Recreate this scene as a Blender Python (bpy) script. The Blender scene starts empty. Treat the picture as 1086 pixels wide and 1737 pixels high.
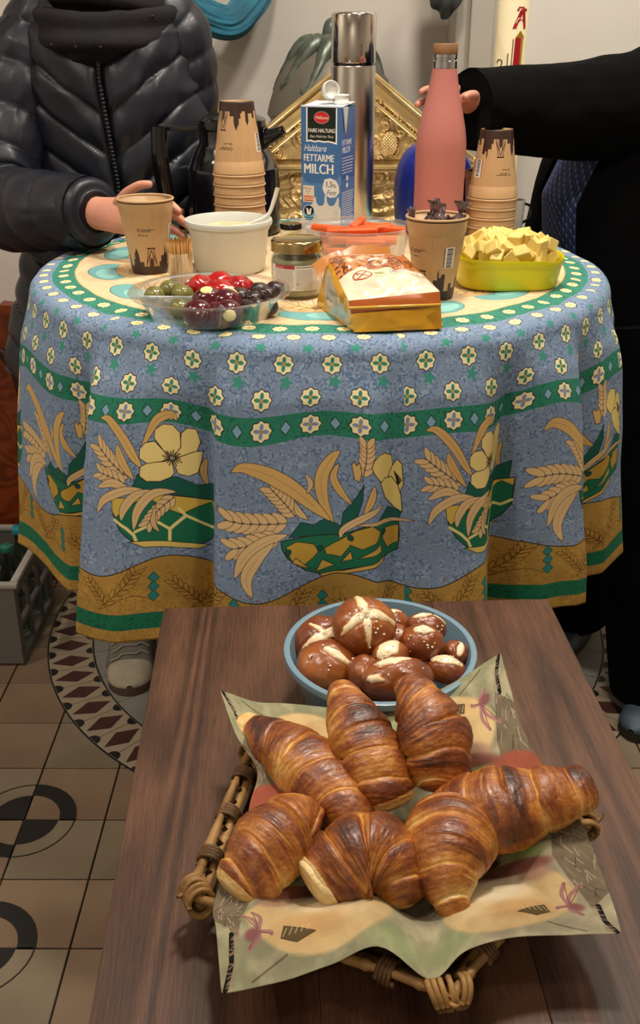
import bpy, bmesh, math, random
import numpy as np
from mathutils import Vector, Matrix, Euler

SC = bpy.context.scene
COL = SC.collection
random.seed(7)
RNG = np.random.default_rng(7)
PI = math.pi

# ---------------------------------------------------------------- camera, world, lights
CAM_H, FOC, PITCH, CX, CY = 1.38, 1700.0, math.radians(25.6), 543.0, 868.5
cam_data = bpy.data.cameras.new('camera')
cam = bpy.data.objects.new('camera', cam_data)
COL.objects.link(cam)
cam.location = (0, 0, CAM_H)
cam.rotation_euler = (PI / 2 - PITCH, 0, 0)
cam_data.sensor_fit = 'VERTICAL'
cam_data.sensor_height = 24.0
cam_data.lens = 24.0 * FOC / 1737.0
cam_data.clip_start = 0.02
SC.camera = cam

SC.view_settings.view_transform = 'Standard'
SC.view_settings.look = 'None'
SC.view_settings.gamma = 1.0
SC.view_settings.exposure = 0.0
SC.view_settings.use_curve_mapping = False

world = bpy.data.worlds.new('world')
world.use_nodes = True
world.node_tree.nodes['Background'].inputs[0].default_value = (1.0, 0.92, 0.82, 1)
world.node_tree.nodes['Background'].inputs[1].default_value = 0.10
SC.world = world


def lamp(name, loc, target, power, size, color=(1, 0.915, 0.80), kind='AREA', angle=None):
    d = bpy.data.lights.new(name, kind)
    d.energy = power
    d.color = color
    if kind == 'AREA':
        d.shape = 'DISK'
        d.size = size
    else:
        d.shadow_soft_size = size
        if angle:
            d.spot_size = math.radians(angle)
            d.spot_blend = 0.8
    o = bpy.data.objects.new(name, d)
    COL.objects.link(o)
    o.location = loc
    o.rotation_euler = (Vector(target) - Vector(loc)).to_track_quat('-Z', 'Y').to_euler()
    return o


lamp('ceiling_lamp', (0.15, 1.45, 3.1), (0.05, 1.35, 0.9), 34, 0.30)
lamp('ceiling_lamp', (-0.9, 0.35, 2.9), (0.02, 1.5, 1.0), 62, 0.10, kind='SPOT', angle=56)
lamp('ceiling_lamp', (0.95, 0.45, 2.9), (0.05, 1.45, 1.0), 58, 0.10, kind='SPOT', angle=58)
lamp('ceiling_lamp', (0.9, 1.9, 3.2), (0.6, 3.0, 1.5), 30, 0.3)
lamp('altar_spot', (0.05, 2.16, 0.95), (0.03, 2.75, 1.25), 15.0, 0.012, kind='SPOT', angle=115)
lamp('reflection_fill', (-1.7, 1.2, 2.9), (-2.7, 1.0, 1.3), 26, 0.25)  # unseen fill, added so the left wall reflects bright in the steel flask
lamp('reflection_fill', (-0.6, -1.4, 2.9), (-0.4, -2.5, 1.3), 26, 0.25)  # second added fill, brightens the front wall for the flask's reflections

# ---------------------------------------------------------------- helpers


def depth(Y, z):
    return Y * math.cos(PITCH) + (CAM_H - z) * math.sin(PITCH)


def X_at(px, Y, z=1.08):
    return (px - CX) / FOC * depth(Y, z)


def ray(x, y):
    u = (x - CX) / FOC
    v = -(y - CY) / FOC
    return np.array([u, math.cos(PITCH) + v * math.sin(PITCH), -math.sin(PITCH) + v * math.cos(PITCH)])


def onz(x, y, z):
    d = ray(x, y)
    return np.array([0, 0, CAM_H]) + d * ((z - CAM_H) / d[2])


def ony(x, y, Y):
    d = ray(x, y)
    return np.array([0, 0, CAM_H]) + d * (Y / d[1])


def C(h, k=1.0):
    h = h.lstrip('#')
    out = []
    for i in (0, 2, 4):
        c = int(h[i:i + 2], 16) / 255
        out.append((c / 12.92 if c <= 0.04045 else ((c + 0.055) / 1.055) ** 2.4) * k)
    return tuple(out)


def tag(o, label=None, cat=None, group=None, kind=None):
    if label:
        o['label'] = label
    if cat:
        o['category'] = cat
    if group:
        o['group'] = group
    if kind:
        o['kind'] = kind
    return o


def thing(name, loc, label, cat, group=None, rot=(0, 0, 0)):
    o = bpy.data.objects.new(name, None)
    o.empty_display_size = 0.02
    COL.objects.link(o)
    o.location = loc
    o.rotation_euler = rot
    return tag(o, label, cat, group)


class MB:
    """collects vertices, faces, per-vertex uv and a per-vertex float"""

    def __init__(self):
        self.v, self.f, self.uv, self.a, self.n = [], [], [], [], 0
        self.mi = []

    def add(self, v, f, uv=None, a=None, mi=0):
        v = np.asarray(v, float).reshape(-1, 3)
        self.v.append(v)
        self.uv.append(np.zeros((len(v), 2)) if uv is None else np.asarray(uv, float).reshape(-1, 2))
        self.a.append(np.zeros(len(v)) if a is None else np.asarray(a, float).reshape(-1))
        for q in f:
            self.f.append([int(i) + self.n for i in q])
        self.mi += [mi] * len(f)
        self.n += len(v)
        return self

    def mesh(self, name, mats, smooth=True, off=None):
        me = bpy.data.meshes.new(name)
        v = np.concatenate(self.v)
        if off is not None:
            v = v - np.asarray(off)
        me.from_pydata(v.tolist(), [], self.f)
        if not isinstance(mats, (list, tuple)):
            mats = [mats]
        for m in mats:
            me.materials.append(m)
        if any(self.mi):
            me.polygons.foreach_set('material_index', self.mi)
        li = np.zeros(len(me.loops), dtype=np.int32)
        me.loops.foreach_get('vertex_index', li)
        uv = np.concatenate(self.uv)
        if uv.any():
            l = me.uv_layers.new(name='UVMap')
            l.data.foreach_set('uv', uv[li].ravel())
        a = np.concatenate(self.a)
        if a.any():
            t = me.attributes.new('amount', 'FLOAT', 'POINT')
            t.data.foreach_set('value', a)
        me.polygons.foreach_set('use_smooth', [bool(smooth)] * len(me.polygons))
        me.update()
        return me


def sharp(me, deg=35):
    try:
        me.set_sharp_from_angle(angle=math.radians(deg))
    except Exception:
        pass
    return me


def obj(name, mb, mats, parent=None, smooth=True, local=False, edge=None):
    """link one mesh object; coordinates are world ones unless local"""
    off = None
    if parent is not None and not local:
        off = tuple(base_of(parent))
    me = mb.mesh(name, mats, smooth, off)
    if edge:
        sharp(me, edge)
    o = bpy.data.objects.new(name, me)
    COL.objects.link(o)
    if parent is not None:
        o.parent = parent
    return o


def base_of(o):
    p = Vector((0, 0, 0))
    while o is not None:
        p = p + o.location
        o = o.parent
    return p


def copy_tree(o, parent=None):
    c = o.copy()
    COL.objects.link(c)
    if parent is not None:
        c.parent = parent
    for ch in list(o.children):
        copy_tree(ch, c)
    return c


def gridf(nu, nv, wu=False, wv=False, base=0):
    """quads of a grid with index i*nv+j"""
    iu = np.arange(nu if wu else nu - 1)
    jv = np.arange(nv if wv else nv - 1)
    I, J = np.meshgrid(iu, jv, indexing='ij')
    I2, J2 = (I + 1) % nu, (J + 1) % nv
    return np.stack([I * nv + J, I2 * nv + J, I2 * nv + J2, I * nv + J2], -1).reshape(-1, 4) + base


def lathe(prof, n=48, c=(0, 0, 0), sx=1.0, sy=1.0, uvz=None):
    """profile of (r, z) from bottom to top; one seam so uvs work"""
    prof = np.asarray(prof, float)
    th = np.linspace(0, 2 * PI, n + 1)
    T, R = np.meshgrid(th, prof[:, 0], indexing='ij')
    Z = np.meshgrid(th, prof[:, 1], indexing='ij')[1]
    v = np.stack([c[0] + R * np.cos(T) * sx, c[1] + R * np.sin(T) * sy, c[2] + Z], -1)
    f = gridf(n + 1, len(prof))
    z0, z1 = (prof[:, 1].min(), prof[:, 1].max()) if uvz is None else uvz
    uv = np.stack([T / (2 * PI), (Z - z0) / (z1 - z0)], -1)
    return v.reshape(-1, 3), f, uv.reshape(-1, 2)


def wlathe(prof, n=48, c=(0, 0, 0), sx=1.0, sy=1.0):
    """closed lathe without seam"""
    prof = np.asarray(prof, float)
    th = np.linspace(0, 2 * PI, n, endpoint=False)
    T, R = np.meshgrid(th, prof[:, 0], indexing='ij')
    Z = np.meshgrid(th, prof[:, 1], indexing='ij')[1]
    v = np.stack([c[0] + R * np.cos(T) * sx, c[1] + R * np.sin(T) * sy, c[2] + Z], -1)
    return v.reshape(-1, 3), gridf(n, len(prof), wu=True)


def smooth_path(pts, n):
    """Catmull-Rom through the points (any dimension)"""
    p = np.asarray(pts, float)
    if len(p) == 2:
        t = np.linspace(0, 1, n)[:, None]
        return p[0] * (1 - t) + p[1] * t
    p = np.vstack([2 * p[0] - p[1], p, 2 * p[-1] - p[-2]])
    k = len(p) - 3
    t = np.linspace(0, k, n)
    i = np.minimum(t.astype(int), k - 1)
    u = (t - i)[:, None]
    a, b, c, d = p[i], p[i + 1], p[i + 2], p[i + 3]
    return 0.5 * ((2 * b) + (-a + c) * u + (2 * a - 5 * b + 4 * c - d) * u ** 2 + (-a + 3 * b - 3 * c + d) * u ** 3)


def frames(P, up=(0, 0, 1)):
    P = np.asarray(P, float)
    T = np.gradient(P, axis=0)
    T /= np.linalg.norm(T, axis=1)[:, None] + 1e-12
    u = np.asarray(up, float)
    N = []
    n = u - T[0] * (u @ T[0])
    if np.linalg.norm(n) < 1e-3:
        n = np.array([1.0, 0, 0]) - T[0] * T[0][0]
    for t in T:
        n = n - t * (n @ t)
        n = n / (np.linalg.norm(n) + 1e-12)
        N.append(n)
    N = np.array(N)
    return T, N, np.cross(T, N)


def tube(P, r, n=12, cap=True, up=(0, 0, 1), flat=1.0):
    P = np.asarray(P, float)
    T, N, B = frames(P, up)
    r = np.broadcast_to(np.asarray(r, float), (len(P),))
    a = np.linspace(0, 2 * PI, n, endpoint=False)
    v = P[:, None, :] + r[:, None, None] * (np.cos(a)[None, :, None] * N[:, None, :] * flat + np.sin(a)[None, :, None] * B[:, None, :])
    f = gridf(len(P), n, wv=True).tolist()
    if cap:
        f.append(list(range(n))[::-1])
        f.append([(len(P) - 1) * n + i for i in range(n)])
    return v.reshape(-1, 3), f


def rbox(sx, sy, sz, bev=0.0, seg=2, c=(0, 0, 0), rot=None):
    bm = bmesh.new()
    bmesh.ops.create_cube(bm, size=1)
    bmesh.ops.scale(bm, vec=(sx, sy, sz), verts=bm.verts)
    if bev > 0:
        bmesh.ops.bevel(bm, geom=list(bm.edges), offset=bev, segments=seg, profile=0.5, affect='EDGES')
    if rot is not None:
        bmesh.ops.rotate(bm, cent=(0, 0, 0), matrix=Euler(rot).to_matrix(), verts=bm.verts)
    bmesh.ops.translate(bm, vec=c, verts=bm.verts)
    bm.verts.index_update()
    v = [tuple(x.co) for x in bm.verts]
    f = [[x.index for x in p.verts] for p in bm.faces]
    bm.free()
    return v, f


def prism(poly, z0, z1):
    """extruded 2-D polygon, counter-clockwise"""
    n = len(poly)
    v = [(x, y, z0) for x, y in poly] + [(x, y, z1) for x, y in poly]
    f = [list(range(n))[::-1], list(range(n, 2 * n))]
    for i in range(n):
        j = (i + 1) % n
        f.append([i, j, n + j, n + i])
    return v, f


def ball(rx, ry, rz, n=24, m=14, c=(0, 0, 0)):
    th = np.linspace(0, 2 * PI, n, endpoint=False)
    ph = np.linspace(-PI / 2 + 0.02, PI / 2 - 0.02, m)
    T, Ph = np.meshgrid(th, ph, indexing='ij')
    v = np.stack([c[0] + rx * np.cos(Ph) * np.cos(T), c[1] + ry * np.cos(Ph) * np.sin(T), c[2] + rz * np.sin(Ph)], -1).reshape(-1, 3)
    f = gridf(n, m, wu=True).tolist()
    f.append([i * m for i in range(n)][::-1])
    f.append([i * m + m - 1 for i in range(n)])
    return v, f


def _hash(i, j, k, s):
    h = (i * 374761393 + j * 668265263 + k * 2147483647 + s * 974711) & 0xFFFFFFFF
    h = ((h ^ (h >> 13)) * 1274126177) & 0xFFFFFFFF
    h = ((h ^ (h >> 16)) * 2246822519) & 0xFFFFFFFF
    return ((h ^ (h >> 15)) & 0xFFFF) / 65535.0


def vnoise(p, freq=1.0, seed=0, octaves=1):
    """value noise -1..1 at points (...,3) or (...,2)"""
    p = np.asarray(p, float)
    if p.shape[-1] == 2:
        p = np.concatenate([p, np.zeros(p.shape[:-1] + (1,))], -1)
    tot = np.zeros(p.shape[:-1])
    amp, norm = 1.0, 0.0
    for o in range(octaves):
        q = p * freq * 2 ** o
        i0 = np.floor(q).astype(np.int64)
        u = q - i0
        u = u * u * (3 - 2 * u)
        acc = 0
        for dx in (0, 1):
            for dy in (0, 1):
                for dz in (0, 1):
                    w = (u[..., 0] if dx else 1 - u[..., 0]) * (u[..., 1] if dy else 1 - u[..., 1]) * (u[..., 2] if dz else 1 - u[..., 2])
                    acc = acc + w * _hash(i0[..., 0] + dx, i0[..., 1] + dy, i0[..., 2] + dz, seed + 31 * o)
        tot += amp * (acc * 2 - 1)
        norm += amp
        amp *= 0.5
    return tot / norm


# ---------------------------------------------------------------- drawing flat print into generated images


class Img:
    """a small rasteriser for printed patterns; x right, y down, units mapped by (ox, oy, sx, sy)"""

    def __init__(self, w, h, bg):
        self.w, self.h = w, h
        self.a = np.zeros((h, w, 3))
        self.a[:] = C(bg) if isinstance(bg, str) else bg
        self.tf = (0, 0, 1, 1)

    def P(self, pts):
        ox, oy, sx, sy = self.tf
        p = np.asarray(pts, float)
        return np.stack([ox + p[:, 0] * sx, oy + p[:, 1] * sy], -1)

    def _box(self, p, m):
        x0, y0 = np.floor(p.min(0) - m).astype(int)
        x1, y1 = np.ceil(p.max(0) + m).astype(int)
        x0, y0, x1, y1 = max(x0, 0), max(y0, 0), min(x1, self.w), min(y1, self.h)
        if x1 <= x0 or y1 <= y0:
            return None
        X, Y = np.meshgrid(np.arange(x0, x1) + 0.5, np.arange(y0, y1) + 0.5)
        return x0, y0, x1, y1, X, Y

    @staticmethod
    def _seg(X, Y, a, b):
        dx, dy = b - a
        L = dx * dx + dy * dy + 1e-9
        t = np.clip(((X - a[0]) * dx + (Y - a[1]) * dy) / L, 0, 1)
        return np.hypot(X - a[0] - t * dx, Y - a[1] - t * dy)

    def blend(self, b, cov, col):
        x0, y0, x1, y1 = b[:4]
        col = C(col) if isinstance(col, str) else np.asarray(col)
        s = self.a[y0:y1, x0:x1]
        s += (np.asarray(col) - s) * cov[..., None]

    def poly(self, pts, col, line=None, lw=0, alpha=1.0, raw=False):
        p = np.asarray(pts, float) if raw else self.P(pts)
        b = self._box(p, lw + 2)
        if b is None:
            return
        X, Y = b[4], b[5]
        d = np.full(X.shape, 1e9)
        ins = np.zeros(X.shape, bool)
        for i in range(len(p)):
            a, c = p[i], p[(i + 1) % len(p)]
            d = np.minimum(d, self._seg(X, Y, a, c))
            if a[1] != c[1]:
                ins ^= ((a[1] > Y) != (c[1] > Y)) & (X < (c[0] - a[0]) * (Y - a[1]) / (c[1] - a[1]) + a[0])
        sd = np.where(ins, -d, d)
        if col is not None:
            self.blend(b, np.clip(0.5 - sd, 0, 1) * alpha, col)
        if line is not None:
            self.blend(b, np.clip(lw / 2 + 0.5 - d, 0, 1) * alpha, line)

    def line(self, pts, col, lw, alpha=1.0):
        p = self.P(pts)
        b = self._box(p, lw + 2)
        if b is None:
            return
        d = np.full(b[4].shape, 1e9)
        for i in range(len(p) - 1):
            d = np.minimum(d, self._seg(b[4], b[5], p[i], p[i + 1]))
        self.blend(b, np.clip(lw / 2 + 0.5 - d, 0, 1) * alpha, col)

    def ell(self, x, y, rx, ry, col, line=None, lw=0, rot=0.0, n=28, lobes=0, la=0.0, alpha=1.0):
        t = np.linspace(0, 2 * PI, n if not lobes else lobes * 8, endpoint=False)
        k = 1 + la * np.cos(lobes * t) if lobes else 1
        ex, ey = rx * k * np.cos(t), ry * k * np.sin(t)
        self.poly(np.stack([x + ex * math.cos(rot) - ey * math.sin(rot), y + ex * math.sin(rot) + ey * math.cos(rot)], -1), col, line, lw, alpha)

    def soft(self, x, y, rx, ry, col, rot=0.0, hard=0.5, alpha=1.0):
        p = self.P([(x, y)])[0]
        sx, sy = abs(self.tf[2]), abs(self.tf[3])
        m = max(rx * sx, ry * sy) * 1.1
        b = self._box(np.array([p - m, p + m]), 1)
        if b is None:
            return
        dx, dy = (b[4] - p[0]) / sx, (b[5] - p[1]) / sy
        u = (dx * math.cos(rot) + dy * math.sin(rot)) / rx
        v = (-dx * math.sin(rot) + dy * math.cos(rot)) / ry
        r = np.hypot(u, v)
        cov = np.clip((1 - r) / max(1e-3, 1 - hard), 0, 1)
        self.blend(b, cov * cov * (3 - 2 * cov) * alpha, col)

    def rect(self, x0, y0, x1, y1, col, line=None, lw=0, alpha=1.0):
        self.poly([(x0, y0), (x1, y0), (x1, y1), (x0, y1)], col, line, lw, alpha)

    def leaf(self, spine, w, col, line='#2a1c14', lw=1.6, vein=True):
        p = smooth_path(spine, 22)
        t = np.linspace(0, 1, len(p))
        T = np.gradient(p, axis=0)
        T /= np.linalg.norm(T, axis=1)[:, None] + 1e-9
        N = np.stack([-T[:, 1], T[:, 0]], -1)
        h = (w / 2 * np.sin(PI * t) ** 0.7)[:, None]
        self.poly(np.vstack([p + N * h, (p - N * h)[::-1]]), col, line, lw)
        if vein:
            self.line(p[3:-4], line, lw * 0.6, 0.7)

    def wheat(self, spine, n, gl, gw, col, line='#2a1c14', lw=1.4, awn=0.0):
        p = smooth_path(spine, n + 3)
        for i in range(n + 1, 0, -1):
            t = p[i + 1] - p[i - 1]
            a = math.atan2(t[1], t[0])
            for s in (-1, 1):
                b = a + PI + s * 0.55
                e = p[i] + np.array([math.cos(b), math.sin(b)]) * gl * 0.55
                if awn:
                    self.line([p[i], p[i] + np.array([math.cos(b), math.sin(b)]) * gl * awn], line, lw * 0.5, 0.8)
                self.ell(e[0], e[1], gl / 2, gw / 2, col, line, lw, rot=b, n=16)
        self.line(p, line, lw)

    def text(self, s, x, y, size, col, bold=0.0, shear=0.0, sx=1.0, center=False, alpha=1.0, rot=0.0):
        if bold:
            for k in (-1, 1):
                self.text(s, x + k * bold * size * sx, y, size, col, 0.0, shear, sx, center, alpha, rot)
            bold = 0.0
        tri, w = text_tris(s, 0.0, shear)
        o = x - (w * size * sx / 2 if center else 0)
        for t in tri:
            q = np.stack([t[:, 0] * size * sx, -t[:, 1] * size], -1)
            if rot:
                q = np.stack([q[:, 0] * math.cos(rot) - q[:, 1] * math.sin(rot), q[:, 0] * math.sin(rot) + q[:, 1] * math.cos(rot)], -1)
            self.poly_fast(np.stack([q[:, 0] + o, q[:, 1] + y], -1), col, alpha)

    def poly_fast(self, pts, col, alpha=1.0):
        p = self.P(pts)
        b = self._box(p, 1)
        if b is None:
            return
        X, Y = b[4], b[5]
        cov = np.zeros(X.shape)
        for ox, oy in ((-.25, -.25), (.25, -.25), (-.25, .25), (.25, .25)):
            ins = np.zeros(X.shape, bool)
            for i in range(len(p)):
                a, c = p[i], p[(i + 1) % len(p)]
                if a[1] != c[1]:
                    ins ^= ((a[1] > Y + oy) != (c[1] > Y + oy)) & (X + ox < (c[0] - a[0]) * (Y + oy - a[1]) / (c[1] - a[1]) + a[0])
            cov += ins * 0.25
        self.blend(b, cov * alpha, col)

    def image(self, name):
        im = bpy.data.images.new(name, self.w, self.h, alpha=False, float_buffer=False)
        a = np.clip(self.a, 0, 1)
        s = np.where(a <= 0.0031308, a * 12.92, 1.055 * a ** (1 / 2.4) - 0.055)
        px = np.ones((self.h, self.w, 4), np.float32)
        px[..., :3] = s[::-1]
        im.pixels.foreach_set(px.ravel())
        im.update()
        im.pack()
        return im


_TT = {}


def text_tris(s, bold=0.0, shear=0.0):
    key = (s, bold, shear)
    if key not in _TT:
        cu = bpy.data.curves.new('lettering', 'FONT')
        cu.body = s
        cu.size = 1.0
        cu.offset = bold
        cu.shear = shear
        cu.resolution_u = 4
        o = bpy.data.objects.new('lettering', cu)
        COL.objects.link(o)
        dg = bpy.context.evaluated_depsgraph_get()
        me = bpy.data.meshes.new_from_object(o.evaluated_get(dg))
        me.calc_loop_triangles()
        v = np.array([tuple(x.co) for x in me.vertices])
        T = [v[list(t.vertices)][:, :2] for t in me.loop_triangles]
        w = v[:, 0].max() if len(v) else 0
        bpy.data.objects.remove(o)
        bpy.data.curves.remove(cu)
        bpy.data.meshes.remove(me)
        _TT[key] = (T, w)
    return _TT[key]


# ---------------------------------------------------------------- materials
MATS = {}


def mat(name, col, rough=0.5, metal=0.0, bump=0.0, bscale=60.0, var=0.0, vscale=12.0, spec=0.5, trans=0.0, sss=0.0, coat=0.0, ior=1.45, alpha=1.0, sheen=0.0, stretch=None, col2=None):
    if name in MATS:
        return MATS[name]
    m = bpy.data.materials.new(name)
    m.use_nodes = True
    nt = m.node_tree
    b = nt.nodes['Principled BSDF']
    if isinstance(col, str):
        col = C(col)
    b.inputs['Base Color'].default_value = (*col, 1)
    b.inputs['Roughness'].default_value = rough
    b.inputs['Metallic'].default_value = metal
    b.inputs['Specular IOR Level'].default_value = spec
    b.inputs['Transmission Weight'].default_value = trans
    b.inputs['IOR'].default_value = ior
    b.inputs['Coat Weight'].default_value = coat
    b.inputs['Coat Roughness'].default_value = 0.12
    b.inputs['Sheen Weight'].default_value = sheen
    b.inputs['Alpha'].default_value = alpha
    if sss:
        b.inputs['Subsurface Weight'].default_value = sss
        b.inputs['Subsurface Radius'].default_value = (0.01, 0.005, 0.003)
        b.inputs['Subsurface Scale'].default_value = 0.6
    tc = nt.nodes.new('ShaderNodeTexCoord')
    src = tc.outputs['Object']
    if stretch:
        mp = nt.nodes.new('ShaderNodeMapping')
        mp.inputs['Scale'].default_value = stretch
        nt.links.new(src, mp.inputs[0])
        src = mp.outputs[0]
    if var or col2:
        n = nt.nodes.new('ShaderNodeTexNoise')
        n.inputs['Scale'].default_value = vscale
        n.inputs['Detail'].default_value = 5
        nt.links.new(src, n.inputs['Vector'])
        r = nt.nodes.new('ShaderNodeValToRGB')
        c2 = (C(col2) if isinstance(col2, str) else col2) if col2 else tuple(x * (1 + var) for x in col)
        c1 = col if col2 else tuple(x * (1 - var) for x in col)
        r.color_ramp.elements[0].position = 0.35
        r.color_ramp.elements[1].position = 0.65
        r.color_ramp.elements[0].color = (*c1, 1)
        r.color_ramp.elements[1].color = (*c2, 1)
        nt.links.new(n.outputs['Fac'], r.inputs[0])
        nt.links.new(r.outputs[0], b.inputs['Base Color'])
    if bump:
        n = nt.nodes.new('ShaderNodeTexNoise')
        n.inputs['Scale'].default_value = bscale
        n.inputs['Detail'].default_value = 4
        nt.links.new(src, n.inputs['Vector'])
        bp = nt.nodes.new('ShaderNodeBump')
        bp.inputs['Strength'].default_value = bump
        bp.inputs['Distance'].default_value = 0.003
        nt.links.new(n.outputs['Fac'], bp.inputs['Height'])
        nt.links.new(bp.outputs[0], b.inputs['Normal'])
    MATS[name] = m
    return m


def clear_mat(name, tint=(0.93, 0.94, 0.94), gloss=0.05, base=0.04, milky=0.0):
    """thin clear plastic or glass: sees through, with a fresnel sheen"""
    m = bpy.data.materials.new(name)
    m.use_nodes = True
    nt = m.node_tree
    nt.nodes.clear()
    out = nt.nodes.new('ShaderNodeOutputMaterial')
    tr = nt.nodes.new('ShaderNodeBsdfTransparent')
    tr.inputs[0].default_value = (*tint, 1)
    gl = nt.nodes.new('ShaderNodeBsdfGlossy')
    gl.inputs['Roughness'].default_value = gloss
    gl.inputs['Color'].default_value = (1, 1, 1, 1)
    lw = nt.nodes.new('ShaderNodeLayerWeight')
    lw.inputs[0].default_value = 0.18
    ma = nt.nodes.new('ShaderNodeMath')
    ma.operation = 'MULTIPLY_ADD'
    ma.inputs[1].default_value = 0.42
    ma.inputs[2].default_value = base
    nt.links.new(lw.outputs['Fresnel'], ma.inputs[0])
    mx = nt.nodes.new('ShaderNodeMixShader')
    nt.links.new(ma.outputs[0], mx.inputs[0])
    last = tr.outputs[0]
    if milky:
        df = nt.nodes.new('ShaderNodeBsdfDiffuse')
        df.inputs[0].default_value = (0.8, 0.82, 0.82, 1)
        m2 = nt.nodes.new('ShaderNodeMixShader')
        m2.inputs[0].default_value = milky
        nt.links.new(tr.outputs[0], m2.inputs[1])
        nt.links.new(df.outputs[0], m2.inputs[2])
        last = m2.outputs[0]
    nt.links.new(last, mx.inputs[1])
    nt.links.new(gl.outputs[0], mx.inputs[2])
    nt.links.new(mx.outputs[0], out.inputs[0])
    return m


def img_mat(name, img, rough=0.6, bump=0.0, bscale=200, spec=0.4, repeat=True, coat=0.0, trans=0.0):
    m = bpy.data.materials.new(name)
    m.use_nodes = True
    nt = m.node_tree
    b = nt.nodes['Principled BSDF']
    b.inputs['Roughness'].default_value = rough
    b.inputs['Specular IOR Level'].default_value = spec
    b.inputs['Coat Weight'].default_value = coat
    t = nt.nodes.new('ShaderNodeTexImage')
    t.image = img.image(name)
    t.extension = 'REPEAT' if repeat else 'EXTEND'
    nt.links.new(t.outputs[0], b.inputs['Base Color'])
    if bump:
        tc = nt.nodes.new('ShaderNodeTexCoord')
        n = nt.nodes.new('ShaderNodeTexNoise')
        n.inputs['Scale'].default_value = bscale
        nt.links.new(tc.outputs['Object'], n.inputs['Vector'])
        bp = nt.nodes.new('ShaderNodeBump')
        bp.inputs['Strength'].default_value = bump
        bp.inputs['Distance'].default_value = 0.002
        nt.links.new(n.outputs['Fac'], bp.inputs['Height'])
        nt.links.new(bp.outputs[0], b.inputs['Normal'])
    return m


def ramp_mat(name, stops, rough=0.45, bump=0.3, bscale=300, spec=0.4, coat=0.0, nscale=70, namt=0.25, sss=0.0, stretch=None):
    """colour from the mesh's own 'amount' (how baked, how printed) plus fine noise"""
    m = bpy.data.materials.new(name)
    m.use_nodes = True
    nt = m.node_tree
    b = nt.nodes['Principled BSDF']
    b.inputs['Roughness'].default_value = rough
    b.inputs['Specular IOR Level'].default_value = spec
    b.inputs['Coat Weight'].default_value = coat
    b.inputs['Coat Roughness'].default_value = 0.25
    at = nt.nodes.new('ShaderNodeAttribute')
    at.attribute_name = 'amount'
    tc = nt.nodes.new('ShaderNodeTexCoord')
    n = nt.nodes.new('ShaderNodeTexNoise')
    n.inputs['Scale'].default_value = nscale
    n.inputs['Detail'].default_value = 6
    nt.links.new(tc.outputs['Object'], n.inputs['Vector'])
    ma = nt.nodes.new('ShaderNodeMath')
    ma.operation = 'MULTIPLY_ADD'
    ma.inputs[1].default_value = namt
    nt.links.new(n.outputs['Fac'], ma.inputs[0])
    s2 = nt.nodes.new('ShaderNodeMath')
    s2.operation = 'SUBTRACT'
    s2.inputs[1].default_value = namt * 0.5
    nt.links.new(at.outputs['Fac'], s2.inputs[0])
    nt.links.new(s2.outputs[0], ma.inputs[2])
    r = nt.nodes.new('ShaderNodeValToRGB')
    cr = r.color_ramp
    while len(cr.elements) < len(stops):
        cr.elements.new(0.5)
    for e, (p, c) in zip(cr.elements, stops):
        e.position = p
        e.color = (*(C(c) if isinstance(c, str) else c), 1)
    nt.links.new(ma.outputs[0], r.inputs[0])
    nt.links.new(r.outputs[0], b.inputs['Base Color'])
    if bump:
        n2 = nt.nodes.new('ShaderNodeTexNoise')
        n2.inputs['Scale'].default_value = bscale
        n2.inputs['Detail'].default_value = 5
        nt.links.new(tc.outputs['Object'], n2.inputs['Vector'])
        bp = nt.nodes.new('ShaderNodeBump')
        bp.inputs['Strength'].default_value = bump
        bp.inputs['Distance'].default_value = 0.002
        nt.links.new(n2.outputs['Fac'], bp.inputs['Height'])
        nt.links.new(bp.outputs[0], b.inputs['Normal'])
    return m


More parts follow.
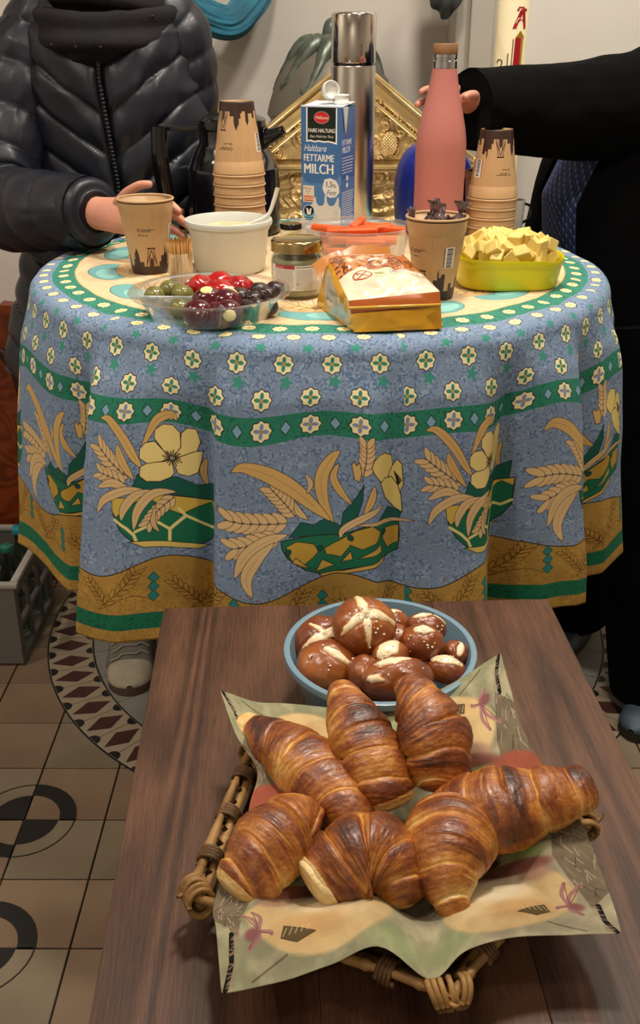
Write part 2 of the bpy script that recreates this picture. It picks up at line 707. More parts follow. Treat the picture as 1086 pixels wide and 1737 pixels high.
def wood_mat(name, dark, mid, light, scale=1.0, rough=0.45):
    m = bpy.data.materials.new(name)
    m.use_nodes = True
    nt = m.node_tree
    b = nt.nodes['Principled BSDF']
    tc = nt.nodes.new('ShaderNodeTexCoord')
    oi = nt.nodes.new('ShaderNodeObjectInfo')
    off = nt.nodes.new('ShaderNodeVectorMath')
    off.operation = 'MULTIPLY_ADD'
    off.inputs[1].default_value = (1, 1, 1)
    sc = nt.nodes.new('ShaderNodeVectorMath')
    sc.operation = 'SCALE'
    sc.inputs[0].default_value = (3.1, 7.7, 1.3)
    nt.links.new(oi.outputs['Random'], sc.inputs['Scale'])
    nt.links.new(tc.outputs['Object'], off.inputs[0])
    nt.links.new(sc.outputs[0], off.inputs[2])

    def noise(sx, sy, s, det=6, rgh=0.6, dist=0.0):
        mp = nt.nodes.new('ShaderNodeMapping')
        mp.inputs['Scale'].default_value = (sx, sy, sx)
        nt.links.new(off.outputs[0], mp.inputs[0])
        n = nt.nodes.new('ShaderNodeTexNoise')
        n.inputs['Scale'].default_value = s * scale
        n.inputs['Detail'].default_value = det
        n.inputs['Roughness'].default_value = rgh
        n.inputs['Distortion'].default_value = dist
        nt.links.new(mp.outputs[0], n.inputs['Vector'])
        return n
    big = noise(1, 0.10, 6, 2, 0.45, 0.4)
    w = nt.nodes.new('ShaderNodeMath')
    w.operation = 'MULTIPLY'
    w.inputs[1].default_value = 75
    nt.links.new(big.outputs['Fac'], w.inputs[0])
    sn = nt.nodes.new('ShaderNodeMath')
    sn.operation = 'SINE'
    nt.links.new(w.outputs[0], sn.inputs[0])
    ring = nt.nodes.new('ShaderNodeMapRange')
    ring.inputs[1].default_value = -1
    ring.inputs[2].default_value = 1
    nt.links.new(sn.outputs[0], ring.inputs[0])
    fine = noise(1, 0.05, 420, 4, 0.75)
    blot = noise(1, 0.5, 9, 3)
    a1 = nt.nodes.new('ShaderNodeMath')
    a1.operation = 'MULTIPLY_ADD'
    a1.inputs[1].default_value = 0.18
    nt.links.new(ring.outputs[0], a1.inputs[0])
    f2 = nt.nodes.new('ShaderNodeMath')
    f2.operation = 'MULTIPLY'
    f2.inputs[1].default_value = 0.50
    nt.links.new(fine.outputs['Fac'], f2.inputs[0])
    nt.links.new(f2.outputs[0], a1.inputs[2])
    a2 = nt.nodes.new('ShaderNodeMath')
    a2.operation = 'MULTIPLY_ADD'
    a2.inputs[1].default_value = 0.34
    nt.links.new(blot.outputs['Fac'], a2.inputs[0])
    nt.links.new(a1.outputs[0], a2.inputs[2])
    r = nt.nodes.new('ShaderNodeValToRGB')
    r.color_ramp.elements.new(0.5)
    for e, (p, c) in zip(r.color_ramp.elements, ((0.30, dark), (0.49, mid), (0.70, light))):
        e.position = p
        e.color = (*C(c), 1)
    nt.links.new(a2.outputs[0], r.inputs[0])
    nt.links.new(r.outputs[0], b.inputs['Base Color'])
    b.inputs['Roughness'].default_value = rough
    b.inputs['Specular IOR Level'].default_value = 0.4
    bp = nt.nodes.new('ShaderNodeBump')
    bp.inputs['Strength'].default_value = 0.35
    bp.inputs['Distance'].default_value = 0.0015
    nt.links.new(a1.outputs[0], bp.inputs['Height'])
    nt.links.new(bp.outputs[0], b.inputs['Normal'])
    return m

# ================================================================ SETTING
M_plaster = mat('plaster', '#d2cbc2', rough=0.9, bump=0.25, bscale=35, var=0.06, vscale=3)
M_plaster_lit = mat('plaster_lit', '#e2ded6', rough=0.9, bump=0.2, bscale=40, var=0.03, vscale=3)  # same plaster, with the right wall's stronger light put into the colour
M_grout = mat('grout', '#2a231c', rough=0.95, bump=0.2)
M_tile = mat('floor_tile', '#8b7c66', rough=0.55, var=0.0, col2='#756854', vscale=3.5, bump=0.12, bscale=25)
M_tile_b = mat('floor_tile_warm', '#8c765e', rough=0.55, var=0.0, col2='#7a624e', vscale=3.5, bump=0.12, bscale=25)
M_tile_g = mat('floor_stone', '#85827a', rough=0.6, var=0.08, vscale=6, bump=0.12, bscale=25)
M_tile_l = mat('ring_tile', '#9f8f78', rough=0.55, var=0.10, vscale=7, bump=0.12, bscale=25)
M_black = mat('black_inlay', '#14120f', rough=0.5, bump=0.1)
M_maroon = mat('maroon_inlay', '#43211c', rough=0.5, var=0.15, vscale=20, bump=0.1)

mb = MB()
mb.add(*rbox(5.3, 5.8, 0.05, c=(-.2, 0.3, -0.03)))
floor = tag(obj('floor', mb, M_grout, smooth=False), kind='structure')

RCX, RCY, R_OUT, R_IN = 0.07, 2.245, 0.757, 0.652


def tile_mesh(w, h, m):
    b = MB()
    b.add(*rbox(w, h, 0.008, 0.0012, 1, c=(0, 0, -0.004)))
    return b.mesh('tile', m, False)


TX, TY, X0, Y0 = 0.157, 0.1515, -0.418, 1.195
tms = [tile_mesh(TX - 0.0032, TY - 0.0032, m) for m in (M_tile, M_tile_b)]
rt = random.Random(3)
rest = MB()
for i in range(-15, 19):
    for j in range(-24, 13):
        cx, cy = X0 + (i + 0.5) * TX, Y0 + (j + 0.5) * TY
        far = max(math.hypot(abs(cx - RCX) - s * TX / 2, abs(cy - RCY) - s * TY / 2) if False else
                  math.hypot(cx + sx * TX / 2 - RCX, cy + sy * TY / 2 - RCY) for sx in (-1, 1) for sy in (-1, 1) for s in (1,))
        if far < R_OUT - 0.01 or cy > 2.93 or cx < -2.65 or cx > 2.3 or cy < -2.4:
            continue
        if cy < 0.62 or cx < -1.3 or cx > 1.22:
            rest.add(*rbox(TX - 0.0032, TY - 0.0032, 0.008, c=(cx, cy, -0.0042)))
            continue
        o = bpy.data.objects.new('tile', tms[rt.random() < 0.45])
        COL.objects.link(o)
        o.parent = floor
        o.location = (cx, cy, rt.uniform(-0.0004, 0.0))


tag(obj('tile_field', rest, M_tile, floor, smooth=False), kind='stuff')


def sector(r0, r1, a0, a1, n=10):
    t = np.linspace(a0, a1, n)
    out = [(r1 * math.cos(x), r1 * math.sin(x)) for x in t]
    inn = [(r0 * math.cos(x), r0 * math.sin(x)) for x in t[::-1]] if r0 > 0 else [(0, 0)]
    return out + inn


def piece(name, poly, z0, z1, m):
    b = MB()
    b.add(*prism(poly, z0, z1))
    return b.mesh(name, m, False)


g = 0.0012
H2 = PI / 2
q_ring = [piece('inlay', sector(0.068, 0.100, k * H2 + 0.012, (k + 1) * H2 - 0.012), -0.006, 0.0006, M_black) for k in (0, 2)]
q_disc = [piece('inlay', sector(0, 0.067, k * H2 + 0.02, (k + 1) * H2 - 0.02), -0.006, 0.0006, M_black) for k in (1, 3)]
q_line = [piece('inlay', sector(0.0975, 0.100, k * H2, (k + 1) * H2), -0.006, 0.0005, M_black) for k in (1, 3)]
for i in range(-4, 3):
    for j in range(-1, 5):
        cx, cy = X0 - TX + i * 2 * TX, Y0 + j * 2 * TY
        if math.hypot(cx - RCX, cy - RCY) < R_OUT + 0.12 or abs(cx) > 1.2:
            continue
        for me in q_ring + q_disc + q_line:
            o = bpy.data.objects.new('inlay', me)
            COL.objects.link(o)
            o.parent = floor
            o.location = (cx, cy, 0)

# ring of diamonds round the middle of the floor
NR = 64
da = 2 * PI / NR
w_tile = piece('ring_tile', sector(R_IN, R_OUT, -da / 2 + 0.0015, da / 2 - 0.0015, 3), -0.006, 0.0012, M_tile_l)
rm = (R_IN + R_OUT) / 2
diam = piece('diamond', [(R_IN + 0.008, 0), (rm, -0.024), (R_OUT - 0.006, 0), (rm, 0.024)], -0.004, 0.0017, M_maroon)


def half_disc(r, s, rad):
    t = np.linspace(-PI / 2, PI / 2, 9)
    p = [(r - s * rad * math.cos(x), rad * 0.9 * math.sin(x)) for x in t]
    return p if s < 0 else p[::-1]


d_out = piece('inlay', half_disc(R_OUT - 0.001, 1, 0.017), -0.004, 0.0017, M_black)
d_in = piece('inlay', half_disc(R_IN + 0.001, -1, 0.015), -0.004, 0.0017, M_black)
edge_o = piece('edge_strip', sector(R_OUT, R_OUT + 0.0035, -da / 2, da / 2, 3), -0.004, 0.0014, M_black)
edge_i = piece('edge_strip', sector(R_IN - 0.003, R_IN, -da / 2, da / 2, 3), -0.004, 0.0014, M_black)
for k in range(NR):
    a = k * da
    if math.sin(a) > 0.93:
        continue
    for nm, me, aa in (('ring_tile', w_tile, a), ('diamond', diam, a), ('inlay', d_out, a + da / 2), ('inlay', d_in, a + da / 2), ('edge_strip', edge_o, a), ('edge_strip', edge_i, a)):
        o = bpy.data.objects.new(nm, me)
        COL.objects.link(o)
        o.parent = floor
        o.location = (RCX, RCY, 0)
        o.rotation_euler = (0, 0, aa)
NS = 36
db = 2 * PI / NS
for (r0, r1) in ((0.50, R_IN - 0.004), (0.32, 0.497), (0.0, 0.317)):
    st = piece('stone_tile', sector(r0, r1, -db / 2 + 0.002, db / 2 - 0.002, 3), -0.006, 0.0009, M_tile_g)
    for k in range(NS):
        o = bpy.data.objects.new('stone_tile', st)
        COL.objects.link(o)
        o.parent = floor
        o.location = (RCX, RCY, 0)
        o.rotation_euler = (0, 0, (k + 0.5 * (r0 == 0.32)) * db)

# back wall, pilaster and the right wall, its brighter light put into paler plaster
YW = 3.0
mb = MB()
mb.add(*rbox(3.6, 0.12, 3.4, c=(-0.95, YW + 0.06, 1.7)))
wall_back = tag(obj('wall_back', mb, M_plaster, smooth=False), kind='structure')
xa, xb = X_at(771, YW - 0.16, 1.36), X_at(842, YW - 0.16, 1.36)
mb = MB()
mb.add(*rbox(xb - xa, 0.2, 3.4, 0.006, 2, c=((xa + xb) / 2, YW - 0.06, 1.7)))
mb.add(*rbox((xb - xa) * 0.55, 0.03, 3.4, 0.004, 2, c=((xa + xb) / 2 + 0.012, YW - 0.165, 1.7)))
tag(obj('trim_1', mb, mat('plaster_grey', '#b3aea4', rough=0.9, bump=0.2, bscale=40), smooth=False), kind='structure')
mb = MB()
mb.add(*rbox(2.2, 0.12, 3.4, c=(xb + 1.1, YW - 0.02, 1.7)))
tag(obj('wall_right', mb, M_plaster_lit, smooth=False), kind='structure')

for nm, c_, s_ in (('wall_left', (-2.75, 0.3, 1.7), (0.12, 5.6, 3.4)), ('wall_east', (2.4, 0.3, 1.7), (0.12, 5.6, 3.4)), ('wall_front', (-.2, -2.5, 1.7), (5.3, 0.12, 3.4)), ('ceiling', (-.2, 0.3, 3.46), (5.3, 5.8, 0.1))):
    mb = MB()
    mb.add(*rbox(*s_, c=c_))
    tag(obj(nm, mb, M_plaster, smooth=False), kind='structure')

# ================================================================ ROUND TABLE AND CLOTH
TC = np.array([0.0, 1.68])
TZ = 1.035
M_white_wood = mat('table_grey', '#8a857c', rough=0.5)
rtab = thing('round_table', (0, 1.68, 0), 'tall round table hidden under the blue patterned tablecloth', 'table')
mb = MB()
mb.add(*wlathe([(0.0001, 1.0), (0.438, 1.0), (0.444, 1.006), (0.444, 1.022), (0.438, 1.0285), (0.0001, 1.0285)], 64, c=(0, 1.68, 0)))
obj('tabletop', mb, M_white_wood, rtab, edge=40)
mb = MB()
mb.add(*wlathe([(0.0001, 0.02), (0.035, 0.02), (0.03, 0.06), (0.03, 0.96), (0.09, 1.0)], 32, c=(0, 1.68, 0)))
obj('column', mb, M_white_wood, rtab)
mb = MB()
mb.add(*wlathe([(0.0001, 0.002), (0.21, 0.002), (0.21, 0.012), (0.05, 0.03), (0.0001, 0.03)], 48, c=(0, 1.68, 0)))
obj('base', mb, M_white_wood, rtab, edge=40)

# ---- printed cloth: one repeat holds two bouquets
CW, CH = 1000, 1700
S0, S1 = 0.18, 0.90
RIM = 0.463                      # arc length at the table edge
TILE_M = 2 * PI / 7 * 0.47       # metres of one repeat at the drop
ci = Img(CW, CH, '#7c90ab')
KX, KY = CW / TILE_M, CH / (S1 - S0)


def dtf(x0=0.0):
    """metres: x from motif centre x0, y = drop below the table edge"""
    ci.tf = (x0 * KX, (RIM - S0) * KY, KX, KY)


BLU, GRN, CRM, GLD, TAN, TEA, INK = '#7c90ab', '#3a8470', '#efe2b0', '#a8843f', '#d6b583', '#6fa8a6', '#221a18'
yy, xx = np.meshgrid(np.arange(CH), np.arange(CW), indexing='ij')


def per(freq, seed, ax=1.0):
    """noise that wraps in x"""
    th = xx / CW * 2 * PI
    R = CW * freq / (2 * PI)
    return vnoise(np.stack([R * np.cos(th) * ax, R * np.sin(th) * ax, yy * freq], -1), 1.0, seed)


n1, n2 = per(0.2, 1), per(0.06, 2)
ci.a *= (1 + 0.10 * n2)[..., None]
k = np.clip((n1 + 0.45 * n2 - 0.28) * 6, 0, 1)[..., None]
ci.a += (np.array(C('#4f6687')) - ci.a) * k * 0.75
k = np.clip((-n1 + 0.4 * n2 - 0.5) * 6, 0, 1)[..., None]
ci.a += (np.array(C('#a0b1c2')) - ci.a) * k * 0.5
speck = np.clip((per(0.22, 5) + 0.3 * n2 - 0.3) * 6, 0, 1)
TM = TILE_M
dtf()


def full_band(d0, d1, col, spk='#0f4f40', wave=None, line=None):
    xs = np.linspace(-0.02, TM + 0.02, 60)
    w = wave(xs) if wave else 0 * xs
    top = np.stack([xs, d0 + w], -1)
    bot = np.stack([xs, d1 + 0 * xs], -1)[::-1]
    ci.poly(np.vstack([top, bot]), col, None)
    y0, y1 = int((RIM + d0 - S0) * KY) + 1, int((RIM + d1 - S0) * KY)
    s = ci.a[max(y0, 0):y1]
    if spk:
        s += (np.array(C(spk)) - s) * (speck[max(y0, 0):y1] * 0.6)[..., None]
    if line:
        ci.line(top, line, 3.2)


def rosette(x, d, r=0.0120, k=1.0, cross=GRN):
    ci.ell(x, d, r, r * k, CRM, INK, 2.6, lobes=8, la=0.09)
    for q in range(4):
        a = q * PI / 2 + 0.1
        ci.ell(x + math.cos(a) * r * .42, d + math.sin(a) * r * k * .42, r * .36, r * .2 * k, cross, None, 0, rot=a)
    ci.ell(x, d, r * .16, r * .16 * k, '#c98f35')


def diamond(x, d, r, col, line=INK):
    ci.poly([(x - r * .75, d), (x, d - r), (x + r * .75, d), (x, d + r)], col, line, 2.2)


# the top of the table, inside the rim
full_band(-0.30, -0.066, '#d9bf98', spk=None)
s0, s1 = 0, int((RIM - 0.066 - S0) * KY)
ci.a[s0:s1] *= (1 + 0.12 * n2[s0:s1] + 0.05 * n1[s0:s1])[..., None]
full_band(-0.066, -0.030, GRN)
ci.line([(-0.02, -0.066), (TM + .02, -0.066)], '#caa35e', 4)
for i in range(9):
    rosette((i + .5) * TM / 9, -0.048, 0.0115, 0.8, '#c9c38f')
for i in range(9):
    rosette((i) * TM / 9, -0.017, 0.0105, 0.8, '#e3d69b')
for c_ in (0.25, 0.75):
    x = c_ * TM
    ci.ell(x, -0.120, 0.078, 0.034, TEA, '#3a5a52', 3.0)
    ci.ell(x + .02, -0.115, 0.045, 0.018, '#8cc3bd', None)
    ci.ell(x - .005, -0.150, 0.082, 0.020, '#cfae7d', '#6d4f33', 2)
    for q in range(26):
        a = -PI * (q + .5) / 26
        ci.line([(x + .03 * math.cos(a), -0.145 + 0.012 * math.sin(a)), (x + (.07 + .02 * (q % 3)) * math.cos(a), -0.155 + (.045 + .01 * (q % 2)) * math.sin(a))], '#6d4f33', 2.0, 0.75)
    ci.wheat([(x - .09, -0.185), (x - .02, -0.155), (x + .03, -.15)], 5, .03, .012, '#dcbc85', '#5b4128', 1.6)
    ci.leaf([(x + .12, -0.205), (x + .06, -0.18), (x, -0.15)], .018, '#c79f62', '#5b4128')
# rows under the edge
for i in range(7):
    rosette((i + .5) * TM / 7, 0.024)
for i in range(7):
    rosette((i + .06) * TM / 7, 0.0655)
    ci.ell((i + .0) * TM / 7, 0.004, .0065, .005, '#3f8d7c', None, lobes=5, la=.3)
    ci.ell((i + .55) * TM / 7, 0.046, .0065, .0065, '#3f8d7c', None, lobes=5, la=.3)
full_band(0.085, 0.119, '#2c7d64')
for i in range(7):
    rosette((i + .06) * TM / 7, 0.102, 0.0125, 1.0, '#7d8fb0')
    diamond((i + .56) * TM / 7, 0.102, 0.009, '#7fa7bd')

# bouquet with an open flower over a cracked green bowl
kA = 0.00080 / 2.858
kD = 0.00087 / 2.858
for rep in (0, TM):
    ci.tf = ((TM * 0.25 + rep - 830 * kA) * KX, (RIM - S0 + 0.138 - 172 * kD) * KY, kA * KX, kD * KY)
    A = ci
    A.wheat([(545, 210), (640, 290), (750, 365)], 6, 70, 26, TAN)
    A.wheat([(560, 330), (640, 350), (740, 385)], 4, 60, 24, TAN)
    A.leaf([(548, 88), (600, 92), (680, 170), (740, 260), (778, 312)], 44, '#cfa968')
    A.leaf([(924, 98), (900, 72), (850, 88), (815, 130), (765, 240)], 46, '#cfa968')
    A.leaf([(650, 195), (675, 260), (745, 362)], 40, '#cfa968')
    A.leaf([(1045, 235), (1030, 300), (1048, 370)], 30, '#cfa968')
    A.poly([(735, 400), (760, 335), (830, 375), (930, 345), (1010, 370), (1090, 340), (1085, 430), (740, 430)], '#17594c', INK, 2)
    A.leaf([(555, 400), (640, 372), (735, 402)], 40, TAN)
    bowl = [(640, 440), (652, 520), (690, 590), (745, 640), (800, 662), (1000, 662), (1060, 620), (1095, 560), (1105, 430)]
    A.poly(bowl, '#1b6a4c', INK, 3)
    A.poly([(640, 440), (645, 500), (665, 530), (700, 500), (760, 460), (820, 455), (900, 500), (950, 515), (1010, 470), (1060, 440), (1100, 470), (1105, 430)], '#cdb04e', INK, 2)
    for ln in ([(660, 540), (720, 580), (755, 615), (770, 655)], [(855, 560), (905, 590), (905, 650)], [(905, 590), (965, 520), (1060, 560), (1095, 540)], [(965, 520), (940, 490)], [(760, 600), (855, 560)]):
        A.line(ln, '#e6d28c', 9)
    A.poly([(735, 645), (1050, 648), (1010, 672), (800, 676)], '#d9be6a', INK, 2.4)
    A.leaf([(560, 520), (600, 450), (700, 408), (800, 412)], 44, TAN)
    A.leaf([(830, 412), (750, 435), (705, 490), (695, 545)], 44, TAN)
    A.leaf([(930, 415), (830, 430), (768, 500), (752, 595)], 46, TAN)
    A.wheat([(810, 570), (860, 500), (940, 420)], 6, 52, 24, TAN)
    A.leaf([(862, 605), (835, 560), (842, 480)], 22, TAN)
    PET = '#e6cf86'
    A.poly([(905, 275), (920, 330), (905, 352), (860, 374), (800, 372), (768, 345), (770, 305), (800, 290), (870, 285)], PET, INK, 2.4)
    A.poly([(900, 268), (860, 285), (800, 292), (763, 265), (763, 225), (785, 200), (828, 195), (872, 240)], PET, INK, 2.4)
    A.poly([(915, 260), (938, 215), (942, 150), (965, 122), (1003, 118), (1020, 170), (1005, 218), (960, 250)], PET, INK, 2.4)
    A.poly([(920, 268), (1000, 218), (1030, 208), (1022, 262), (1010, 312), (975, 337), (935, 332), (912, 285)], PET, INK, 2.4)
    A.poly([(905, 258), (870, 238), (825, 182), (826, 145), (862, 120), (905, 121), (938, 150), (942, 210), (915, 262)], PET, INK, 2.4)
    A.soft(905, 262, 55, 45, '#a9853a', alpha=.5, hard=.1)
    for q in range(17):
        a = q * 2 * PI / 17
        A.line([(908 + 14 * math.cos(a), 266 + 10 * math.sin(a)), (908 + (34 + 9 * (q % 2)) * math.cos(a), 266 + (28 + 8 * (q % 2)) * math.sin(a))], INK, 3)
# bouquet with the flower seen from the side over a zigzag bowl
kA = 0.00080 / 3.194
kD = 0.00087 / 3.194
for rep in (-TM, 0, TM):
    ci.tf = ((TM * 0.75 + rep - 590 * kA) * KX, (RIM - S0 + 0.138 - 630 * kD) * KY, kA * KX, kD * KY)
    A = ci
    A.wheat([(350, 770), (420, 860), (490, 960)], 6, 70, 30, TAN, awn=1.6)
    A.wheat([(130, 935), (300, 945), (480, 968)], 6, 92, 38, TAN, awn=1.4)
    A.wheat([(160, 1075), (300, 1040), (440, 1022)], 5, 92, 36, TAN, awn=1.4)
    A.wheat([(815, 580), (812, 660), (790, 770)], 5, 62, 30, TAN)
    A.poly([(742, 690), (752, 672), (765, 690), (780, 672), (790, 720), (782, 765), (755, 760)], '#cfa968', INK, 2)
    A.poly([(500, 970), (560, 990), (620, 962), (695, 1000), (720, 1040), (560, 1045), (440, 1035)], '#17594c', INK, 2)
    A.poly([(690, 1000), (700, 930), (760, 850), (800, 775), (792, 860), (765, 950), (720, 1005)], '#17594c', INK, 2)
    A.poly([(860, 960), (920, 895), (1000, 930), (985, 965), (900, 975)], '#17594c', INK, 2)
    A.leaf([(690, 628), (640, 680), (598, 760), (605, 870), (655, 990)], 66, '#cfa968')
    A.leaf([(682, 690), (655, 760), (690, 830), (745, 885)], 40, '#cfa968')
    A.leaf([(155, 690), (220, 662), (330, 700), (450, 790), (560, 900), (645, 980)], 74, '#cfa968')
    A.leaf([(520, 735), (545, 790), (528, 835)], 26, TAN)
    A.leaf([(468, 865), (490, 920), (532, 962)], 30, TAN)
    A.leaf([(850, 775), (835, 850), (798, 925)], 34, '#cfa968')
    bowl = [(405, 1045), (690, 1042), (790, 990), (850, 962), (985, 985), (990, 1060), (980, 1135), (900, 1150), (800, 1182), (700, 1215), (600, 1242), (520, 1212), (440, 1140), (412, 1090)]
    A.poly(bowl, '#1b6a4c', INK, 3)
    A.poly([(430, 1080), (480, 1062), (560, 1085), (585, 1120), (560, 1150), (500, 1195), (455, 1150)], '#b8943c', INK, 2)
    A.poly([(610, 1110), (680, 1070), (760, 1010), (840, 975), (880, 1010), (860, 1060), (790, 1100), (735, 1085), (690, 1150), (620, 1140)], '#b8943c', INK, 2)
    A.poly([(900, 1000), (985, 1000), (985, 1090), (920, 1110), (890, 1050)], '#b8943c', INK, 2)
    for tr in ([(570, 1225), (600, 1165), (660, 1195)], [(690, 1175), (735, 1115), (745, 1155)], [(770, 1150), (880, 1075), (885, 1115)], [(460, 1165), (475, 1140), (545, 1210)]):
        A.poly(tr, '#c2a04a', INK, 2)
    for dx, dy in ((440, 1108), (590, 1108), (735, 1050), (893, 1015)):
        A.ell(dx, dy, 15, 15, '#144c3c', INK, 1.5)
    A.poly([(585, 1240), (700, 1218), (800, 1182), (905, 1145), (890, 1172), (780, 1210), (690, 1240), (600, 1252)], '#caa557', INK, 2.4)
    A.leaf([(440, 1018), (330, 1038), (230, 1110), (178, 1225)], 66, TAN)
    A.leaf([(375, 1045), (290, 1120), (238, 1220), (268, 1322)], 66, TAN)
    A.leaf([(892, 878), (820, 925), (705, 1010), (685, 1060)], 34, TAN)
    A.leaf([(1065, 985), (950, 968), (860, 965), (760, 985)], 22, TAN)
    PET = '#d8c274'
    A.poly([(850, 655), (875, 632), (905, 625), (945, 640), (952, 690), (930, 742), (882, 765), (850, 722), (836, 690)], PET, INK, 2.4)
    A.poly([(945, 700), (975, 662), (1000, 690), (1008, 790), (988, 838), (955, 790), (925, 740)], PET, INK, 2.4)
    for q in range(9):
        A.line([(975, 800 - q * 4), (1000 - q * 5, 770 - q * 6)], INK, 3)
    A.poly([(880, 770), (905, 748), (945, 748), (978, 790), (996, 850), (1002, 935), (960, 905), (905, 845)], PET, INK, 2.4)
# gold border with a waving upper edge
dtf()
full_band(0.318, 0.60, GLD, spk='#8a5f1c', wave=lambda x: 0.016 * np.sin(2 * PI * x / TM * 2 + 0.6), line=INK)
s0 = int((RIM + 0.34 - S0) * KY)
ci.a[s0:] *= (1 + 0.22 * n2[s0:])[..., None]
full_band(0.388, 0.412, '#17694c', spk='#0c3f33')
for i in range(4):
    x = (i + .5) * TM / 4
    for q in range(3):
        diamond(x - .05, 0.336 + q * 0.0135, 0.0085, '#2d7a74', '#1b4d48')
    ci.wheat([(x + .035, 0.325), (x + .02, 0.35), (x - .01, 0.38)], 6, .015, .006, None, '#5e3a10', 1.8)
    ci.wheat([(x - .03, 0.34), (x - .012, 0.36), (x + .002, 0.38)], 5, .013, .005, None, '#5e3a10', 1.8)
    ci.line(smooth_path([(x - .01, .382), (x + .03, .362), (x + .055, .37)], 12), '#5e3a10', 2)
M_cloth = img_mat('printed_cotton', ci, rough=0.8, bump=0.12, bscale=420, spec=0.25)
del ci, n1, n2, speck, xx, yy

# ---- the draped cloth
fold_tab = [(-180, 0.01), (-160, -0.02), (-140, 0.025), (-120, -0.02), (-100, 0.03), (-85, -0.015), (-72, 0.03), (-58, 0.010), (-49, 0.004), (-42.5, -0.038), (-38, 0.036), (-30, 0.026),
            (-22, -0.004), (-17.5, -0.034), (-15.5, 0.008), (-6, 0.006), (2, 0.000), (8, 0.012), (11, -0.012), (18, 0.000), (26, 0.000), (32.5, -0.05), (38, 0.006), (44, 0.026),
            (47.5, 0.028), (51.5, -0.030), (58, 0.02), (66, 0.034), (73, -0.03), (84, 0.02), (100, -0.02), (120, 0.03), (140, -0.02), (160, 0.02), (180, 0.01)]
NPH = 1080
phi = np.linspace(-PI, PI, NPH + 1)
fx = np.interp(np.degrees(phi), [a for a, b in fold_tab], [b for a, b in fold_tab])
ker = np.hanning(7)
ker /= ker.sum()
fx = np.convolve(np.r_[fx[-6:-1], fx, fx[1:6]], ker, 'same')[5:-5] * 1.2
RT, RB = 0.446, 0.024
s_flat = np.linspace(0.0, RT, 40)
s_bend = RT + np.linspace(0.1, 1, 8) * RB * PI / 2
s_end = RIM + 0.43
s_drop = np.linspace(s_bend[-1], s_end, 130)[1:]
S = np.concatenate([s_flat, s_bend, s_drop])
PH, SS = np.meshgrid(phi, S, indexing='ij')
FX = np.repeat(fx[:, None], len(S), 1)
d = np.clip((SS - s_bend[-1]) / (s_end - s_bend[-1]), 0, 1)
ang = np.clip((SS - RT) / RB, 0, PI / 2)
r = np.where(SS < RT, SS, RT + RB * np.sin(ang))
z = np.where(SS < RT, TZ, TZ - RB * (1 - np.cos(ang)))
sm = lambda t: t * t * (3 - 2 * t)
flare = 0.008 * np.clip(d / 0.12, 0, 1) + (0.018 + 0.042 * np.exp(-(PH / 0.8) ** 4)) * d
amp = 0.30 * sm(np.clip(d / 0.25, 0, 1)) + 0.95 * d
wob = vnoise(np.stack([PH * 5, SS * 12], -1), 1.0, 9) * 0.004 * np.clip(d * 6, 0, 1)
r = r + flare + amp * FX + wob
z = z - np.clip(SS - s_bend[-1], 0, None) * 0.985 + 0.0015 * vnoise(np.stack([SS * np.sin(PH), SS * np.cos(PH)], -1), 28, 4) * (SS < RT)
z = z + (0.006 * np.sin(PH * 11 + .5) + 0.005 * np.sin(PH * 17 + 2)) * np.clip((SS - s_bend[-1]) / .1, 0, 1)
z = z - 0.012 * sm(np.clip((SS - RT + 0.06) / 0.06, 0, 1)) * (0.25 + 9 * np.clip(-FX, 0, 0.03)) * (SS > RT - .06)
V = np.stack([TC[0] + r * np.sin(PH), TC[1] - r * np.cos(PH), z], -1).reshape(-1, 3)
U = PH / (2 * PI) * 7 + 0.75
Vv = np.clip(1 - (SS - S0) / (S1 - S0), 0.002, 0.998)
mb = MB()
mb.add(V, gridf(NPH + 1, len(S)), np.stack([U, Vv], -1))
cloth = tag(obj('tablecloth', mb, M_cloth), 'blue patterned tablecloth with bouquets and gold border draped over the round table', 'tablecloth')
sol = cloth.modifiers.new('thickness', 'SOLIDIFY')
sol.thickness = 0.0008
sol.offset = -1

# ================================================================ WOODEN TABLE
WZ = 0.735
WR = 0.0469
wtab = thing('wooden_table', (0.069, 0.607, 0), 'brown oak table with visible grain holding the croissant basket', 'table', rot=(0, 0, WR))
M_oak = wood_mat('oak', '#29190e', '#4a3022', '#694834', 1.0, 0.42)
WW, WL = 0.482, 0.95
x = -WW / 2
for w in (0.168, 0.166, 0.148):
    mb = MB()
    mb.add(*rbox(w - 0.0003, WL, 0.026, 0.0006, 1, c=(x + w / 2, 0, WZ - 0.013)))
    obj('plank', mb, M_oak, wtab, local=True, edge=40)
    x += w
for sx in (-1, 1):
    mb = MB()
    mb.add(*rbox(0.02, WL - 0.12, 0.07, 0.002, 1, c=(sx * (WW / 2 - 0.05), 0, WZ - 0.062)))
    obj('apron', mb, M_oak, wtab, local=True, smooth=False)
    for sy in (-1, 1):
        mb = MB()
        mb.add(*rbox(0.045, 0.045, WZ - 0.027, 0.003, 1, c=(sx * (WW / 2 - 0.05), sy * (WL / 2 - 0.05), (WZ - 0.027) / 2)))
        obj('leg', mb, M_oak, wtab, local=True, smooth=False)

# ================================================================ ON THE ROUND TABLE
TT = TZ + 0.0012


def at(px, Y, z=1.10):
    return (X_at(px, Y, z), Y, TT)


# ---- brown printed cups
CUPH, CR0, CR1 = 0.1145, 0.0275, 0.0435
cup_img = Img(1400, 640, '#c29c70')
cup_img.tf = (0, 0, 1, 1)
nn = vnoise(np.stack(np.meshgrid(np.arange(1400) * .05, np.arange(640) * .01), -1), 1, 3)
cup_img.a *= (1 + 0.025 * nn)[..., None]
DB = '#3a2620'


